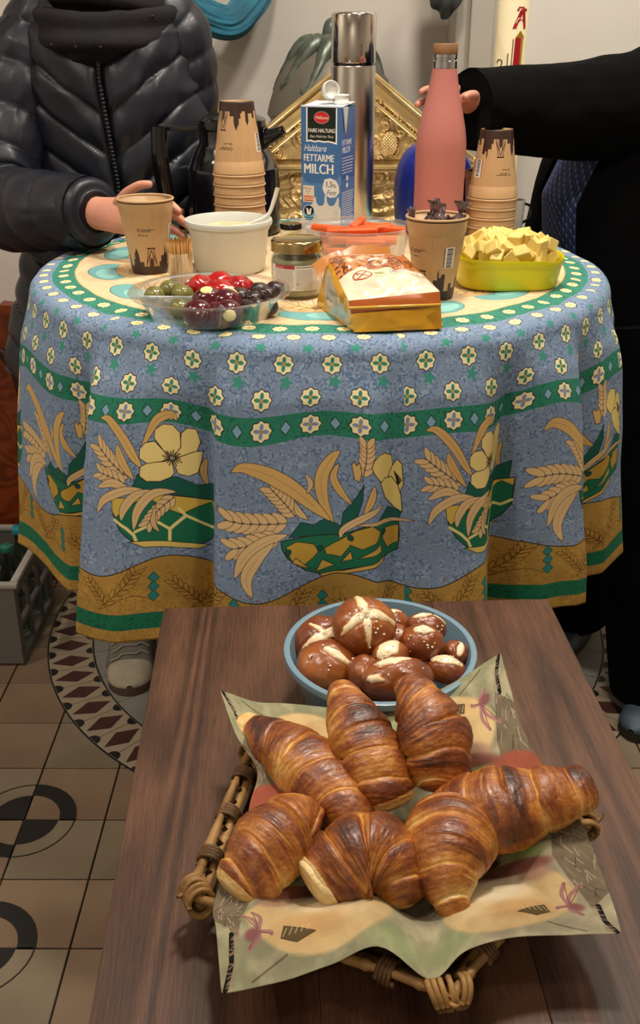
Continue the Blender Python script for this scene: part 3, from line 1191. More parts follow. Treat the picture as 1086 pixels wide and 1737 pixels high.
def skyline(x0):
    I = cup_img
    sky = [(0, 640), (0, 545), (18, 545), (18, 500), (40, 500), (40, 455), (58, 430), (72, 400), (88, 430), (100, 470), (100, 520), (150, 520), (150, 560), (330, 560), (330, 520),
           (352, 520), (352, 470), (392, 470), (392, 420), (400, 380), (408, 420), (408, 450), (430, 450), (430, 430), (450, 420), (470, 430), (470, 560), (520, 560), (520, 500), (560, 500),
           (560, 540), (620, 540), (620, 480), (640, 440), (660, 480), (660, 560), (700, 560), (700, 640)]
    I.poly([(x + x0, y) for x, y in sky], DB)
    for a, b in (((175, 560), (212, 405)), ((305, 560), (262, 405)), ((205, 560), (225, 440)), ((275, 560), (250, 440)), ((178, 548), (236, 420)), ((300, 548), (238, 420))):
        I.line([(a[0] + x0, a[1]), (b[0] + x0, b[1])], DB, 8)
    I.rect(x0 + 195, 396, x0 + 280, 408, DB)
    I.poly([(x0 + 215, 560), (x0 + 222, 500), (x0 + 238, 480), (x0 + 256, 500), (x0 + 262, 560)], DB)
    # two short lines of tiny print and a round mark, and the bar code label
    rr = random.Random(5)
    for row, n in ((238, 9), (252, 6), (286, 5)):
        x = x0 + 150
        for q in range(n):
            w = rr.randint(6, 15)
            I.rect(x, row, x + w, row + 8, '#2a1d18')
            x += w + 4
    I.ell(x0 + 128, 246, 12, 12, None, '#2a1d18', 5)
    I.ell(x0 + 132, 288, 8, 8, None, '#2a1d18', 5)
    I.rect(x0 + 455, 214, x0 + 545, 376, '#e9e4da')
    y = 224
    while y < 366:
        w = rr.choice((3, 4, 7, 9))
        I.rect(x0 + 468, y, x0 + 528, y + w, '#17171a')
        y += w + rr.choice((3, 4, 6))
    for y in range(222, 370, 15):
        I.rect(x0 + 440, y, x0 + 447, y + 11, '#2a1d18')


skyline(0)
skyline(700)
M_cup = img_mat('printed_cup', cup_img, rough=0.42, bump=0.05, bscale=300, coat=0.1)
M_cup_in = mat('cup_inside', '#b8946c', rough=0.5)


def cup_meshes():
    zs = np.concatenate([[0, 0.0012], np.linspace(0.0022, 0.060, 12), np.linspace(0.0605, 0.090, 16), [0.0905, 0.093, CUPH - 0.005]])
    n = 240
    th = np.linspace(0, 2 * PI, n + 1)
    T, Z = np.meshgrid(th, zs, indexing='ij')
    R = CR0 + (CR1 - 0.0012 - CR0) * Z / CUPH
    rib = np.clip(np.minimum((Z - 0.0605) / 0.008, (0.0905 - Z) / 0.002), 0, 1)
    R = R + 0.0007 * rib * (np.sign(np.cos(T * 60)) * np.abs(np.cos(T * 60)) ** 0.5)
    R = R + np.where(Z > 0.0908, 0.0013, 0)
    R = np.where(Z < 0.001, R - 0.0012, R)
    v = np.stack([R * np.cos(T), R * np.sin(T), Z], -1)
    uv = np.stack([T / (2 * PI), np.clip(Z / CUPH, 0.002, 0.998)], -1)
    b = MB()
    b.add(v, gridf(n + 1, len(zs)), uv)
    wall = b.mesh('wall', M_cup)
    b = MB()
    b.add(*wlathe([(0.0001, 0.0045), (CR0 - 0.002, 0.0045), (CR0 - 0.0012, 0.006), (CR1 - 0.0026, CUPH - 0.003), (CR1 - 0.0026, CUPH - 0.004)], 64))
    inside = b.mesh('inside', M_cup_in)
    b = MB()
    t = np.linspace(0, 2 * PI, 10)
    b.add(*wlathe([(CR1 - 0.0010 + 0.0019 * math.cos(x), CUPH - 0.0019 + 0.0019 * math.sin(x)) for x in t], 64))
    rim = b.mesh('rim', M_cup_in)
    b = MB()
    b.add(*wlathe([(0.0001, 0.0032), (CR0 - 0.0022, 0.0032), (CR0 - 0.0016, 0.0002), (CR0 - 0.0006, 0.0)], 64))
    foot = b.mesh('foot', mat('cup_foot', '#9c7a55', rough=0.5))
    return (('wall', wall), ('inside', inside), ('rim', rim), ('foot', foot))


CUPM = cup_meshes()


def cup(loc, label, rz=0.0, flip=False, group=None):
    o = thing('cup', loc, label, 'cup', group)
    o.rotation_euler = (PI if flip else 0, 0, rz)
    for nm, me in CUPM:
        p = bpy.data.objects.new(nm, me)
        COL.objects.link(p)
        p.parent = o
    return o


cup(at(250, 1.60), 'single upright brown paper cup held by the hand in the dark puffer sleeve', rz=-2.35)
cup(at(739, 1.434), 'upright brown cup filled with dark wrapped sweets beside the pretzel bag', rz=-3.32)
NL = 9
px0 = at(408, 1.75)
for i in range(NL):
    lab = 'topmost upturned cup of the tall stack in front of the black coffee pot' if i == NL - 1 else 'upturned cup, %s from the top of the tall stack behind the white bowl' % ('second','third','fourth','fifth','sixth','seventh','eighth','ninth')[NL - 2 - i]
    cup((px0[0], px0[1], TT + CUPH + i * 0.0161), lab, rz=1.9 + (0.0 if i == NL - 1 else 0.4 * i), flip=True, group='tall stack of upturned cups')
px1 = at(834, 1.82)
for i in range(6):
    lab = 'topmost upturned cup of the short stack behind the yellow cheese dish' if i == 5 else 'upturned cup, %s from the top of the short stack behind the cheese' % ('second','third','fourth','fifth','sixth','seventh','eighth','ninth')[4 - i]
    cup((px1[0], px1[1], TT + CUPH + i * 0.0161), lab, rz=2.75 + (0.0 if i == 5 else 0.5 * i), flip=True, group='short stack of upturned cups')

# wrapped sweets standing in the right cup
M_wrap = mat('sweet_wrapper', '#3a1f22', rough=0.22, var=0.0, col2='#8a7478', vscale=90, coat=0.6, bump=0.6, bscale=220)
cx, cy = X_at(739, 1.434, 1.15), 1.434
rs = random.Random(4)
for i, (dx, dy, dz, tilt) in enumerate(((-0.006, -0.004, 0.114, 0.2), (0.004, -0.008, 0.117, -0.3), (0.013, -0.003, 0.108, 0.5), (-0.016, -0.005, 0.103, -0.6), (-0.001, 0.010, 0.106, 0.9), (0.0335, 0.008, 0.112, 0.15), (-0.03, 0.004, 0.104, -0.2), (0.009, 0.014, 0.106, -1.2))):
    lab = 'dark wrapped sweet leaning on the right inner rim of its cup' if i == 5 else 'dark purple wrapped sweet in the cup, ' + ('topmost of the middle heap', 'front right of the middle heap', 'tilted right of the middle heap', 'left of the middle heap', 'behind the middle heap', '', 'at the left inner rim', 'low at the back')[i]
    o = thing('wrapped_sweet', (cx + dx, cy + dy, TT + dz - 0.008), lab, 'sweet', 'wrapped sweets in the cup', rot=(tilt * .6, tilt, i * 1.3))
    b = MB()
    n, m = 20, 22
    t = np.linspace(0, 1, m)
    prof = np.where(t < .62, 0.0085 * np.sin(np.clip(t / .62, 0.02, 1) * PI * .93) ** .6, 0.0022 + 0.006 * np.clip((t - .66) / .34, 0, 1))
    prof[0] = 0.0005
    a = np.linspace(0, 2 * PI, n, endpoint=False)
    T, A = np.meshgrid(t, a, indexing='ij')
    P = np.stack([np.cos(A), np.sin(A), T * 3], -1)
    R = prof[:, None] * (1 + 0.28 * vnoise(P, 2.2, 10 + i, 2)) * (1 + 0.35 * np.clip((T - .62) * 3, 0, 1) * np.sin(A * 5))
    b.add(np.stack([R * np.cos(A), R * np.sin(A) * (1 - .5 * np.clip((T - .6) * 3, 0, 1)), T * 0.036 - 0.014], -1) * 1.25, gridf(m, n, wv=True))
    obj('wrapper', b, M_wrap, o, local=True)

# ---- black coffee pot
M_gloss_black = mat('glossy_black', '#0c0c0e', rough=0.12, coat=0.5)
pot = thing('coffee_pot', at(398, 1.96), 'glossy black coffee pot with long handle behind the tall cup stack', 'coffee pot')
pr = 0.086
b = MB()
b.add(*wlathe([(0.0001, 0), (pr - .004, 0), (pr, .004), (pr, 0.112), (pr - .001, 0.117), (pr - .003, 0.118), (pr - .012, .138), (0.066, 0.152), (0.061, 0.160), (0.0605, 0.182), (0.064, 0.186), (0.064, 0.19), (0.0001, 0.19)], 64))
obj('body', b, M_gloss_black, pot, local=True, edge=40)
b = MB()
b.add(*wlathe([(0.062, 0.1895), (0.0615, 0.199), (0.05, 0.207), (0.028, 0.210), (0.0001, 0.211)], 48))
obj('lid', b, M_gloss_black, pot, local=True, edge=40)
b = MB()
b.add(*rbox(0.05, 0.022, 0.006, 0.002, 2, c=(-0.03, 0, 0.190)))
b.add(*rbox(0.07, 0.020, 0.008, 0.003, 2, c=(-0.09, -0.02, 0.186)))
b.add(*tube(smooth_path([(-0.128, -0.035, 0.190), (-0.130, -0.035, 0.13), (-0.122, -0.03, 0.06), (-0.114, -0.02, 0.022)], 20), 0.0135, 12, up=(1, 0, 0), flat=1.15))
b.add(*rbox(0.04, 0.018, 0.012, 0.003, 2, c=(-0.098, -0.02, 0.02)))
obj('handle', b, M_gloss_black, pot, local=True, edge=40)
b = MB()
t = np.linspace(0, 1, 8)
P = np.stack([0.05 + 0.046 * t, -0.006 * t, 0.166 + 0.017 * t ** 1.4], -1)
b.add(*tube(P, 0.02 * (1 - t * 0.62), 14, up=(0, 0, 1)))
obj('spout', b, M_gloss_black, pot, local=True)

# ---- white bowl of dip with a spoon
M_cream = mat('cream_plastic', '#cdd0ca', rough=0.35, coat=0.1)
bowl = thing('dip_bowl', at(388, 1.62), 'round white plastic bowl of pale dip beside the toothpicks', 'bowl')
b = MB()
b.add(*wlathe([(0.0001, 0.0), (0.052, 0.0), (0.056, 0.003), (0.0625, 0.062), (0.0655, 0.066), (0.0655, 0.070), (0.0685, 0.071), (0.0695, 0.075), (0.0685, 0.079), (0.066, 0.0795), (0.0645, 0.077), (0.060, 0.06), (0.055, 0.006), (0.0001, 0.006)], 80))
obj('shell', b, M_cream, bowl, local=True, edge=50)
dip = MB()
rr_, tt_ = np.meshgrid(np.linspace(0.0005, 0.0612, 24), np.linspace(0, 2 * PI, 64, endpoint=False), indexing='ij')
P = np.stack([rr_ * np.cos(tt_), rr_ * np.sin(tt_), 0 * rr_], -1)
P[..., 2] = 0.066 + 0.004 * vnoise(P, 45, 8, 3) - 0.002
dip.add(P, gridf(24, 64, wv=True))
tag(obj('dip', dip, mat('dip', '#c8b78d', rough=0.4, var=.1, vscale=60)), 'pale creamy dip filling the white plastic bowl', 'dip').location = at(388, 1.62)
sp = thing('spoon', (X_at(455, 1.63, 1.1), 1.63, TT), 'white plastic spoon leaning on the right rim of the dip bowl', 'spoon')
b = MB()
b.add(*tube(smooth_path([(-0.036, -0.01, 0.068), (-0.02, -0.008, 0.074), (0.0, -0.002, 0.083), (0.010, 0.0, 0.105), (0.016, 0.0, 0.124)], 24), np.linspace(0.0022, 0.0036, 24), 10, up=(0, 1, 0), flat=.55))
obj('handle', b, mat('white_plastic', '#e2e0d8', rough=0.3), sp, local=True)
b = MB()
b.add(*ball(0.016, 0.010, 0.003, c=(-0.045, -0.013, 0.0665)))
obj('spoon_bowl', b, mat('white_plastic', '#e2e0d8'), sp, local=True)

# ---- toothpicks in a clear holder
tp = at(304, 1.515)
M_clear = clear_mat('clear_plastic', (0.94, 0.95, 0.94), 0.06, 0.05, 0.04)
M_glass = clear_mat('clear_glass', (0.90, 0.93, 0.90), 0.03, 0.05)
hold = thing('toothpick_holder', tp, 'clear plastic tube packed with wooden toothpicks', 'holder')
b = MB()
b.add(*wlathe([(0.0001, 0), (0.0172, 0), (0.018, 0.001), (0.0195, 0.048), (0.0188, 0.048), (0.0172, 0.002), (0.0001, 0.0015)], 48))
obj('tube', b, clear_mat('thin_plastic', (.96, .96, .95), .05, .015), hold, local=True)
M_pick = mat('toothpick_wood', '#d6a868', rough=0.6, var=.1, vscale=40)
b = MB()
b.add(*tube([(0, 0, 0), (0, 0, 0.004), (0, 0, 0.058), (0, 0, 0.0645)], [0.0003, 0.00105, 0.00105, 0.0003], 6))
pm = b.mesh('toothpick', M_pick)
rp = random.Random(2)
for i in range(95):
    q = math.sqrt((i + .5) / 95) * 0.0158
    a = i * 2.39996
    o = bpy.data.objects.new('toothpick', pm)
    COL.objects.link(o)
    o.location = (tp[0] + q * math.cos(a), tp[1] + q * math.sin(a), TT + 0.002 + rp.uniform(0, 0.002))
    o.rotation_euler = (rp.uniform(-.02, .02) - q * math.sin(a) * 3.0, rp.uniform(-.02, .02) + q * math.cos(a) * 3.0, 0)
    tag(o, 'wooden toothpick standing upright in the clear holder', 'toothpick', 'toothpicks in the holder')

# ---- antipasti tray with four compartments
tx, ty = X_at(356, 1.33, 1.06), 1.332
tray = thing('antipasti_tray', (tx, ty, TT), 'round clear plastic tray with four compartments of olives and peppers', 'tray')
b = MB()
b.add(*wlathe([(0.0001, 0.0012), (0.074, 0.0012), (0.079, 0.003), (0.0955, 0.033), (0.101, 0.0345), (0.1075, 0.0350), (0.1085, 0.0335), (0.1080, 0.0315), (0.107, 0.0335), (0.101, 0.0332), (0.0965, 0.032), (0.080, 0.0015), (0.074, 0.0), (0.0001, 0.0)], 96))
obj('shell', b, M_clear, tray, local=True, edge=45)
for k in range(4):
    a = k * PI / 2 + 0.30
    b = MB()
    L = 0.094
    ca, sa = math.cos(a), math.sin(a)
    for s in (-1, 1):
        n = 12
        t = np.linspace(0.004, 1, n)
        hgt = 0.031 * np.clip(0.74 + 0.26 * t, 0, 1)
        top = np.stack([ca * L * t - sa * 0.0016 * s, sa * L * t + ca * 0.0016 * s, hgt], -1)
        rb = np.minimum(L * t, 0.078 + 0 * t)
        bot = np.stack([ca * rb - sa * 0.004 * s, sa * rb + ca * 0.004 * s, 0.002 + 0 * t], -1)
        v = np.concatenate([top, bot])
        b.add(v, [[i, i + 1, n + i + 1, n + i] for i in range(n - 1)])
    b.add(*tube(np.stack([ca * L * np.linspace(0, 1, 8), sa * L * np.linspace(0, 1, 8), 0.0235 + 0.0075 * np.linspace(0, 1, 8)], -1), 0.0018, 8))
    obj('divider', b, clear_mat('ridge_plastic', (0.95, 0.96, 0.95), 0.08, 0.12, 0.25) if k == 0 else bpy.data.materials['ridge_plastic'], tray, local=True)

M_olive = mat('green_olive', '#6f6a36', rough=0.22, var=.25, vscale=70, coat=0.3)
M_black_olive = mat('dark_olive', '#2c1a18', rough=0.25, var=.6, vscale=80, coat=0.3, bump=.5, bscale=150)
M_red = mat('red_pepper', '#a3100f', rough=0.2, var=.3, vscale=60, coat=0.4, bump=.3, bscale=90)
M_cherry = mat('cherry_pepper', '#4d0b18', rough=0.2, var=.4, vscale=50, coat=0.4, bump=.2, bscale=90)
M_cheesefill = mat('cream_cheese', '#e5d489', rough=0.6, bump=.3)
M_stem = mat('stem', '#55502c', rough=0.6)


def blob(name, loc, rad, m, label, cat, group, seed, lump=0.08, squash=0.9, parts=()):
    o = thing(name, loc, label, cat, group, rot=(0, 0, seed * 1.7))
    b = MB()
    v, f = ball(rad * 1.08, rad, rad * squash, 24, 16)
    v = np.asarray(v) * (1 + lump * vnoise(np.asarray(v) / rad, 1.6, seed, 2))[:, None]
    b.add(v, f)
    obj('flesh', b, m, o, local=True)
    for nm, c, rr, mm in parts:
        b = MB()
        b.add(*ball(*rr, 16, 10, c=(0, 0, 0)))
        p = obj(nm, b, mm, o, local=True)
        p.location = c
        d_ = Vector(c).normalized()
        p.rotation_euler = d_.to_track_quat('Z', 'Y').to_euler()
    return o


def trayp(x, y, z):
    return (tx + x, ty + y, TT + z)


for i, (x, y, z) in enumerate(((-0.058, 0.030, 0.027), (-0.038, 0.012, 0.025), (-0.075, 0.006, 0.024), (-0.060, -0.004, 0.013), (-0.049, 0.050, 0.016), (-0.022, 0.003, 0.013), (-0.04, -0.012, 0.012), (-0.078, 0.028, 0.014))):
    lab = ('shiny green olive topmost beside the tray divider' if i == 1 else 'green olive with stem in the left tray compartment' if i == 0 else 'dull green olive, ' + ('', '', 'at the far left of the top layer', 'low at the front of the left compartment', 'at the back of the left compartment', 'beside the tray centre', 'low beside the front divider', 'lowest at the left wall')[i])
    blob('green_olive', trayp(x, y, z), 0.0142, M_olive, lab, 'olive', 'green olives in the tray', i + 1, .05, .92,
         (('stem', (0.003, -0.004, 0.0115), (0.0022, 0.0022, 0.0015), M_stem),))
for i, (x, y, z) in enumerate(((-0.016, 0.048, 0.028), (0.008, 0.060, 0.030), (0.010, 0.034, 0.026), (0.038, 0.046, 0.027), (-0.002, 0.032, 0.014), (0.028, 0.062, 0.014), (-0.028, 0.066, 0.016))):
    blob('red_pepper', trayp(x, y, z), 0.0195, M_red, ('bright red pepper at the left of the rear compartment', 'bright red pepper at the back of the rear compartment', 'orange red pepper nearest the tray centre', 'bright red pepper at the right of the rear compartment', 'red pepper underneath the one nearest the tray centre', 'red pepper at the back right under the others', 'red pepper at the back left under the others')[i], 'pepper', 'bright red peppers in the tray', i + 20, .16, .75)
for i, (x, y, z) in enumerate(((0.040, 0.004, 0.024), (0.058, 0.002, 0.021), (0.075, 0.012, 0.024), (0.086, 0.030, 0.027), (0.066, 0.020, 0.027), (0.050, 0.020, 0.014), (0.062, -0.014, 0.014), (0.078, -0.006, 0.013), (0.055, -0.028, 0.013), (0.048, -0.012, 0.013))):
    blob('dark_olive', trayp(x, y, z), 0.0136, M_black_olive, 'wrinkled dark olive, ' + ('nearest the tray centre', 'second from the tray centre on the top layer', 'at the front right of the top layer', 'at the far right against the tray rim', 'at the back of the top layer', 'under the back of the top layer', 'low beside the front divider', 'low at the right wall of the tray', 'lowest at the front wall', 'low beside the stuffed peppers')[i], 'olive', 'dark olives in the tray', i + 40, .18, .85)
for i, (x, y, z, p) in enumerate(((0.000, -0.030, 0.027, (0, -0.006, 0.0145)), (0.028, -0.056, 0.017, (0.004, -0.0175, 0.001)), (-0.010, -0.056, 0.017, (-0.015, 0.006, 0.004)), (0.024, -0.032, 0.025, (0.01, 0.01, 0.01)), (0.010, -0.050, 0.013, (0, .01, .01)))):
    lab = ('dark red stuffed pepper showing its cheese toward the front of the tray', 'dark red stuffed pepper lowest at the front left', 'dark red stuffed pepper in the front tray compartment')
    o = blob('stuffed_pepper', trayp(x, y, z), 0.0192, M_cherry, 'dark red stuffed pepper topmost with cheese facing up' if i == 0 else 'dark red stuffed pepper with its cheese facing the front' if i == 1 else 'dark red stuffed pepper, ' + ('', '', 'lowest at the front left', 'behind the one facing the front', 'wedged underneath the others')[i], 'pepper', 'stuffed cherry peppers in the tray', 0, .05, .92,
             (('cheese_filling', p, (0.0085, 0.0078, 0.003), M_cheesefill),))
b = MB()
v, f = ball(0.008, 0.006, 0.003, 12, 8)
b.add(np.asarray(v) * (1 + .3 * vnoise(np.asarray(v) * 300, 1, 3))[:, None], f)
o = tag(obj('garlic_piece', b, mat('garlic', '#e3dac4', rough=.5)), 'white garlic piece lying before the red peppers in the tray', 'garlic')
o.location = trayp(0.022, 0.022, 0.031)

# ---- jar with golden lid
jx = X_at(504, 1.447, 1.08)
jar = thing('jar', (jx, 1.447, TT), 'glass jar of pale spread with golden lid and white label', 'jar')
b = MB()
b.add(*wlathe([(0.0001, 0), (0.032, 0), (0.0365, 0.004), (0.0375, 0.010), (0.0375, 0.050), (0.0365, 0.057), (0.0335, 0.062), (0.0335, 0.068), (0.0325, 0.068), (0.0325, 0.062), (0.0355, 0.056), (0.0365, 0.05), (0.0365, 0.01), (0.0355, 0.005), (0.0001, 0.003)], 64))
obj('glass', b, M_glass, jar, local=True)
b = MB()
b.add(*wlathe([(0.0001, 0.0035), (0.0345, 0.0055), (0.0360, 0.012), (0.0360, 0.050), (0.034, 0.0545), (0.0001, 0.0555)], 48))
obj('contents', b, mat('jar_spread', '#b3a67f', rough=.6, var=.25, vscale=60), jar, local=True)
li = Img(700, 360, '#e6e1d6')
li.rect(70, 0, 330, 50, '#b23a35')
li.rect(345, 20, 560, 30, '#6b5a5a')
li.text('Zutaten', 90, 38, 34, '#f2ece2')
rl = random.Random(8)
for y in range(66, 340, 15):
    for x0, x1 in ((75, 320), (350, 560)):
        x = x0
        while x < x1 - 20:
            w = rl.randint(8, 26)
            li.rect(x, y, min(x + w, x1), y + 6, '#7a7068', alpha=.85)
            x += w + 5
li.ell(28, 215, 22, 24, '#e4cf34', '#6b5a1a', 3)
li.rect(350, 250, 372, 280, None, '#2a2624', 4)
li.text('Gemüse', 6, 90, 22, '#5a3d35')
b = MB()
th = np.linspace(-PI * 0.86, -PI * 0.14, 40)
T, Z = np.meshgrid(th, np.linspace(0.014, 0.049, 4), indexing='ij')
b.add(np.stack([0.0379 * np.cos(T), 0.0379 * np.sin(T), Z], -1), gridf(40, 4), np.stack([(T - th[0]) / (th[-1] - th[0]), (Z - .014) / .035], -1))
obj('label', b, img_mat('jar_label', li, rough=.45), jar, local=True)
b = MB()
t = np.linspace(0, 2 * PI, 121)[:-1]
prof = [(0.0355, 0.064), (0.0372, 0.0645), (0.0368, 0.068), (0.0372, 0.076), (0.0366, 0.0785), (0.0345, 0.080), (0.033, 0.0792), (0.0315, 0.0785), (0.0001, 0.0785)]
b.add(*wlathe(prof, 96))
obj('lid', b, mat('gold_lid', '#c9b27a', rough=0.16, metal=1.0), jar, local=True, edge=50)

# small jar with a black lid
sj = thing('small_jar', at(494, 1.79, 1.08), 'small glass jar with flat black lid between dip bowl and carrots', 'jar')
b = MB()
b.add(*wlathe([(0.0001, 0), (0.017, 0), (0.0185, 0.003), (0.0185, 0.032), (0.016, 0.036), (0.0001, 0.036)], 40))
obj('glass', b, M_glass, sj, local=True)
b = MB()
b.add(*wlathe([(0.0185, 0.034), (0.0192, 0.0345), (0.0192, 0.042), (0.0182, 0.0435), (0.0001, 0.0437)], 40))
obj('lid', b, M_gloss_black, sj, local=True, edge=50)

# ---- carrot sticks in a translucent tub
cxx, cyy = X_at(607, 1.672, 1.09), 1.672
tub = thing('carrot_tub', (cxx, cyy, TT), 'translucent oval plastic tub of carrot sticks in front of the milk carton', 'tub')
b = MB()
b.add(*wlathe([(0.0001, 0.0), (0.070, 0.0), (0.075, 0.003), (0.084, 0.050), (0.088, 0.051), (0.0905, 0.054), (0.0905, 0.060), (0.0885, 0.061), (0.0875, 0.055), (0.083, 0.053), (0.0735, 0.004), (0.0001, 0.002)], 80, sy=0.93))
obj('shell', b, clear_mat('milky_plastic', (0.92, 0.93, 0.92), 0.15, 0.05, 0.12), tub, local=True, edge=50)
M_carrot = mat('carrot', '#d9591c', rough=0.5, var=.15, vscale=30, bump=.15)
rc = random.Random(11)
for i in range(26):
    lay = i // 7
    L = rc.uniform(0.085, 0.115) if lay < 3 and i % 7 not in (0, 6) else rc.uniform(0.055, 0.085)
    b = MB()
    w, h = rc.uniform(.013, .018), rc.uniform(.012, .016)
    v, f = rbox(L, w, h, 0.0015, 1)
    v = np.asarray(v)
    v[:, 2] += 0.10 * (v[:, 0] ** 2) * 8 * rc.uniform(-1, 1)
    v[:, 1:] *= (1 - 0.25 * np.abs(v[:, :1]) / (L / 2) * (v[:, :1] > 0))
    b.add(v, f)
    lab = 'orange carrot stick on top of the tub, ' + ('at the far left', 'short and pointing upward', 'longest and lying across the middle', 'at the right end', 'at the front')[i - 21] if i >= 21 else 'orange carrot stick inside the translucent tub'
    o = tag(obj('carrot_stick', b, M_carrot, edge=50), lab, 'carrot', 'carrot sticks in the tub')
    if i >= 21:
        q = ((-.035, .0, .052, 2.95), (.0, .022, .057, 1.2), (.02, -.006, .054, .25), (.045, .0, .053, -.1), (-.01, -.02, .052, .1))[i - 21]
        o.location = (cxx + q[0], cyy + q[1], TT + q[2])
        o.rotation_euler = (rc.uniform(-.4, .4), rc.uniform(-.12, .12), q[3])
    else:
        yy_ = -0.05 + 0.1 * ((i % 7) / 6)
        o.location = (cxx + rc.uniform(-.012, .012), cyy + yy_, TT + 0.0095 + lay * 0.0150)
        o.rotation_euler = (rc.uniform(-.3, .3), 0, rc.uniform(-.25, .25))

# ---- milk carton
MWD, MDP, MHT = 0.0755, 0.066, 0.228
cart = thing('milk_carton', at(557, 1.875, 1.15), 'blue and white one litre milk carton with an open white cap', 'carton', rot=(0, 0, -0.40))
fi = Img(760, 2280, '#3d6da4')
fi.tf = (0, 0, 10, 10)
fi.rect(0, 125, 76, 228, '#4f7db2')
fi.poly([(0, 112), (8, 124), (20, 128), (40, 129), (62, 122), (76, 110), (76, 126), (0, 134)], '#5c87b8')
fi.poly([(0, 0), (11, 0), (11, 57), (0, 57)], '#3f6ea6')
fi.poly([(10, 1), (68, 1), (68, 60), (60, 58), (52, 56.5), (44, 57.5), (34, 56), (26, 57.5), (18, 55.5), (10, 57)], '#f2f1ea')
fi.poly([(12.4, 1), (65.6, 1), (65.6, 56.5), (58, 55), (52, 54), (44, 55), (34, 53.5), (26, 55), (18, 53), (12.4, 54.5)], '#10211c')
fi.ell(39, 17, 14, 9.6, '#b3242a', '#e9c9c0', 5)
fi.ell(39, 18, 13, 7.5, '#c22a30', None)
fi.text('Milbona', 39, 19.6, 7.4, '#f4e7dc', 0.0, 0.25, center=True)
fi.text('FAIRE HALTUNG', 39, 41, 9.2, '#f2f1ea', 0.015, 0, 0.74, center=True)
fi.text('Dem Wohl der Tiere', 39, 49.5, 6.0, '#f2f1ea', 0.0, 0.3, 0.85, center=True)
fi.text('Haltbare', 4.5, 72, 15.5, '#d8dfe6', 0.005, 0.35, 0.80)
fi.text('FETTARME', 4.5, 88.5, 16.6, '#eceae2', 0.026, 0, 0.75)
fi.text('MILCH', 4.5, 109, 23.5, '#eceae2', 0.030, 0, 0.84)
# splash of milk
sp_ = [(0, 228), (0, 178), (8, 176), (18, 164), (24, 158), (26, 149), (28, 150), (29, 158), (34, 164), (42, 163), (45, 158), (46, 146), (48.6, 145), (49.5, 156), (54, 163), (62, 163), (67, 156), (70, 148), (72, 149), (72, 162), (76, 168), (76, 228)]
fi.poly(sp_, '#d4d4cc', '#e6e6df', 5)
fi.poly([(20, 168), (30, 180), (40, 205), (46, 228), (28, 228)], '#bfc0b9', None, alpha=.6)
fi.poly([(62, 170), (70, 166), (74, 190), (72, 228), (58, 228)], '#bfc0b9', None, alpha=.5)
fi.poly([(45, 118), (56, 115.5), (66, 119), (72, 128), (73, 139), (67, 147), (56, 149), (46, 144), (41, 133)], '#dedfda')
fi.text('1,5', 46.5, 130.5, 13, '#2a3a52', 0.02, 0, 0.9)
fi.text('%', 61, 131.5, 8.5, '#2a3a52', 0.02)
fi.text('Fett', 48.5, 144, 11.5, '#3a4a60', 0.005, 0.35, 0.95)
fi.rect(3, 130, 25, 158, '#ded6c6')
fi.text('Haltungs', 4.2, 136, 4.6, '#8c3c2c', 0.01)
fi.text('form', 9, 141, 4.6, '#8c3c2c', 0.01)
fi.text('3', 11.5, 146.5, 6, '#d8622c', 0.02)
for q in range(3):
    fi.rect(4.5, 147.5 + q * 3.4, 23.5, 149.7 + q * 3.4, ('#d8622c', '#e0834a', '#c9552a')[q])
fi.ell(14.5, 177, 12, 13.5, '#7ab0cc', '#e6eef2', 6)
fi.ell(14.5, 173, 9.5, 9, '#15181c', None)
fi.poly([(9, 168), (13, 170), (14.5, 176), (16, 170), (20, 168), (18, 180), (11, 180)], '#e8e8e4', None)
fi.rect(5, 184, 24, 186, '#2c5a7c')
fi.rect(7, 188, 22, 189.5, '#2c5a7c')
si = Img(660, 2280, '#46669f')
si.tf = (0, 0, 10, 10)
si.rect(0, 118, 66, 228, '#5a7bb0')
si.text('FETTARME', 4, 62, 13, '#dfe2ea', 0.03, 0, .75)
si.text('MILCH', 6, 75, 15, '#dfe2ea', 0.03, 0, .85)
rl = random.Random(9)
for y in list(range(82, 112, 5)) + list(range(140, 216, 4)):
    x = 6
    while x < 56:
        w = rl.uniform(2, 7)
        si.rect(x, y, min(x + w, 60), y + 2, '#dfe2ea', alpha=.85)
        x += w + 1.5
for y in (116, 128):
    si.ell(32, y + 2, 5, 4.5, '#dfe2ea')
M_front, M_side = img_mat('carton_front', fi, rough=.32, coat=.15, repeat=False), img_mat('carton_side', si, rough=.32, coat=.15, repeat=False)
M_blue_card = mat('carton_blue', '#3d6da4', rough=.32)
b = MB()
hw, hd = MWD / 2, MDP / 2
quad = [(0, 0), (1, 0), (1, 1), (0, 1)]


def panel(p00, p10, p11, p01, n, m, uvflip=False, bulge=0.0):
    U_, V_ = np.meshgrid(np.linspace(0, 1, n), np.linspace(0, 1, m), indexing='ij')
    p00, p10, p11, p01 = map(np.array, (p00, p10, p11, p01))
    P_ = (p00 * ((1 - U_) * (1 - V_))[..., None] + p10 * (U_ * (1 - V_))[..., None] + p11 * (U_ * V_)[..., None] + p01 * ((1 - U_) * V_)[..., None])
    nrm = np.cross(p10 - p00, p01 - p00)
    nrm = nrm / np.linalg.norm(nrm)
    P_ = P_ + nrm * (bulge * np.sin(PI * U_) * np.sin(PI * V_))[..., None]
    return P_, gridf(n, m), np.stack([U_, V_], -1)


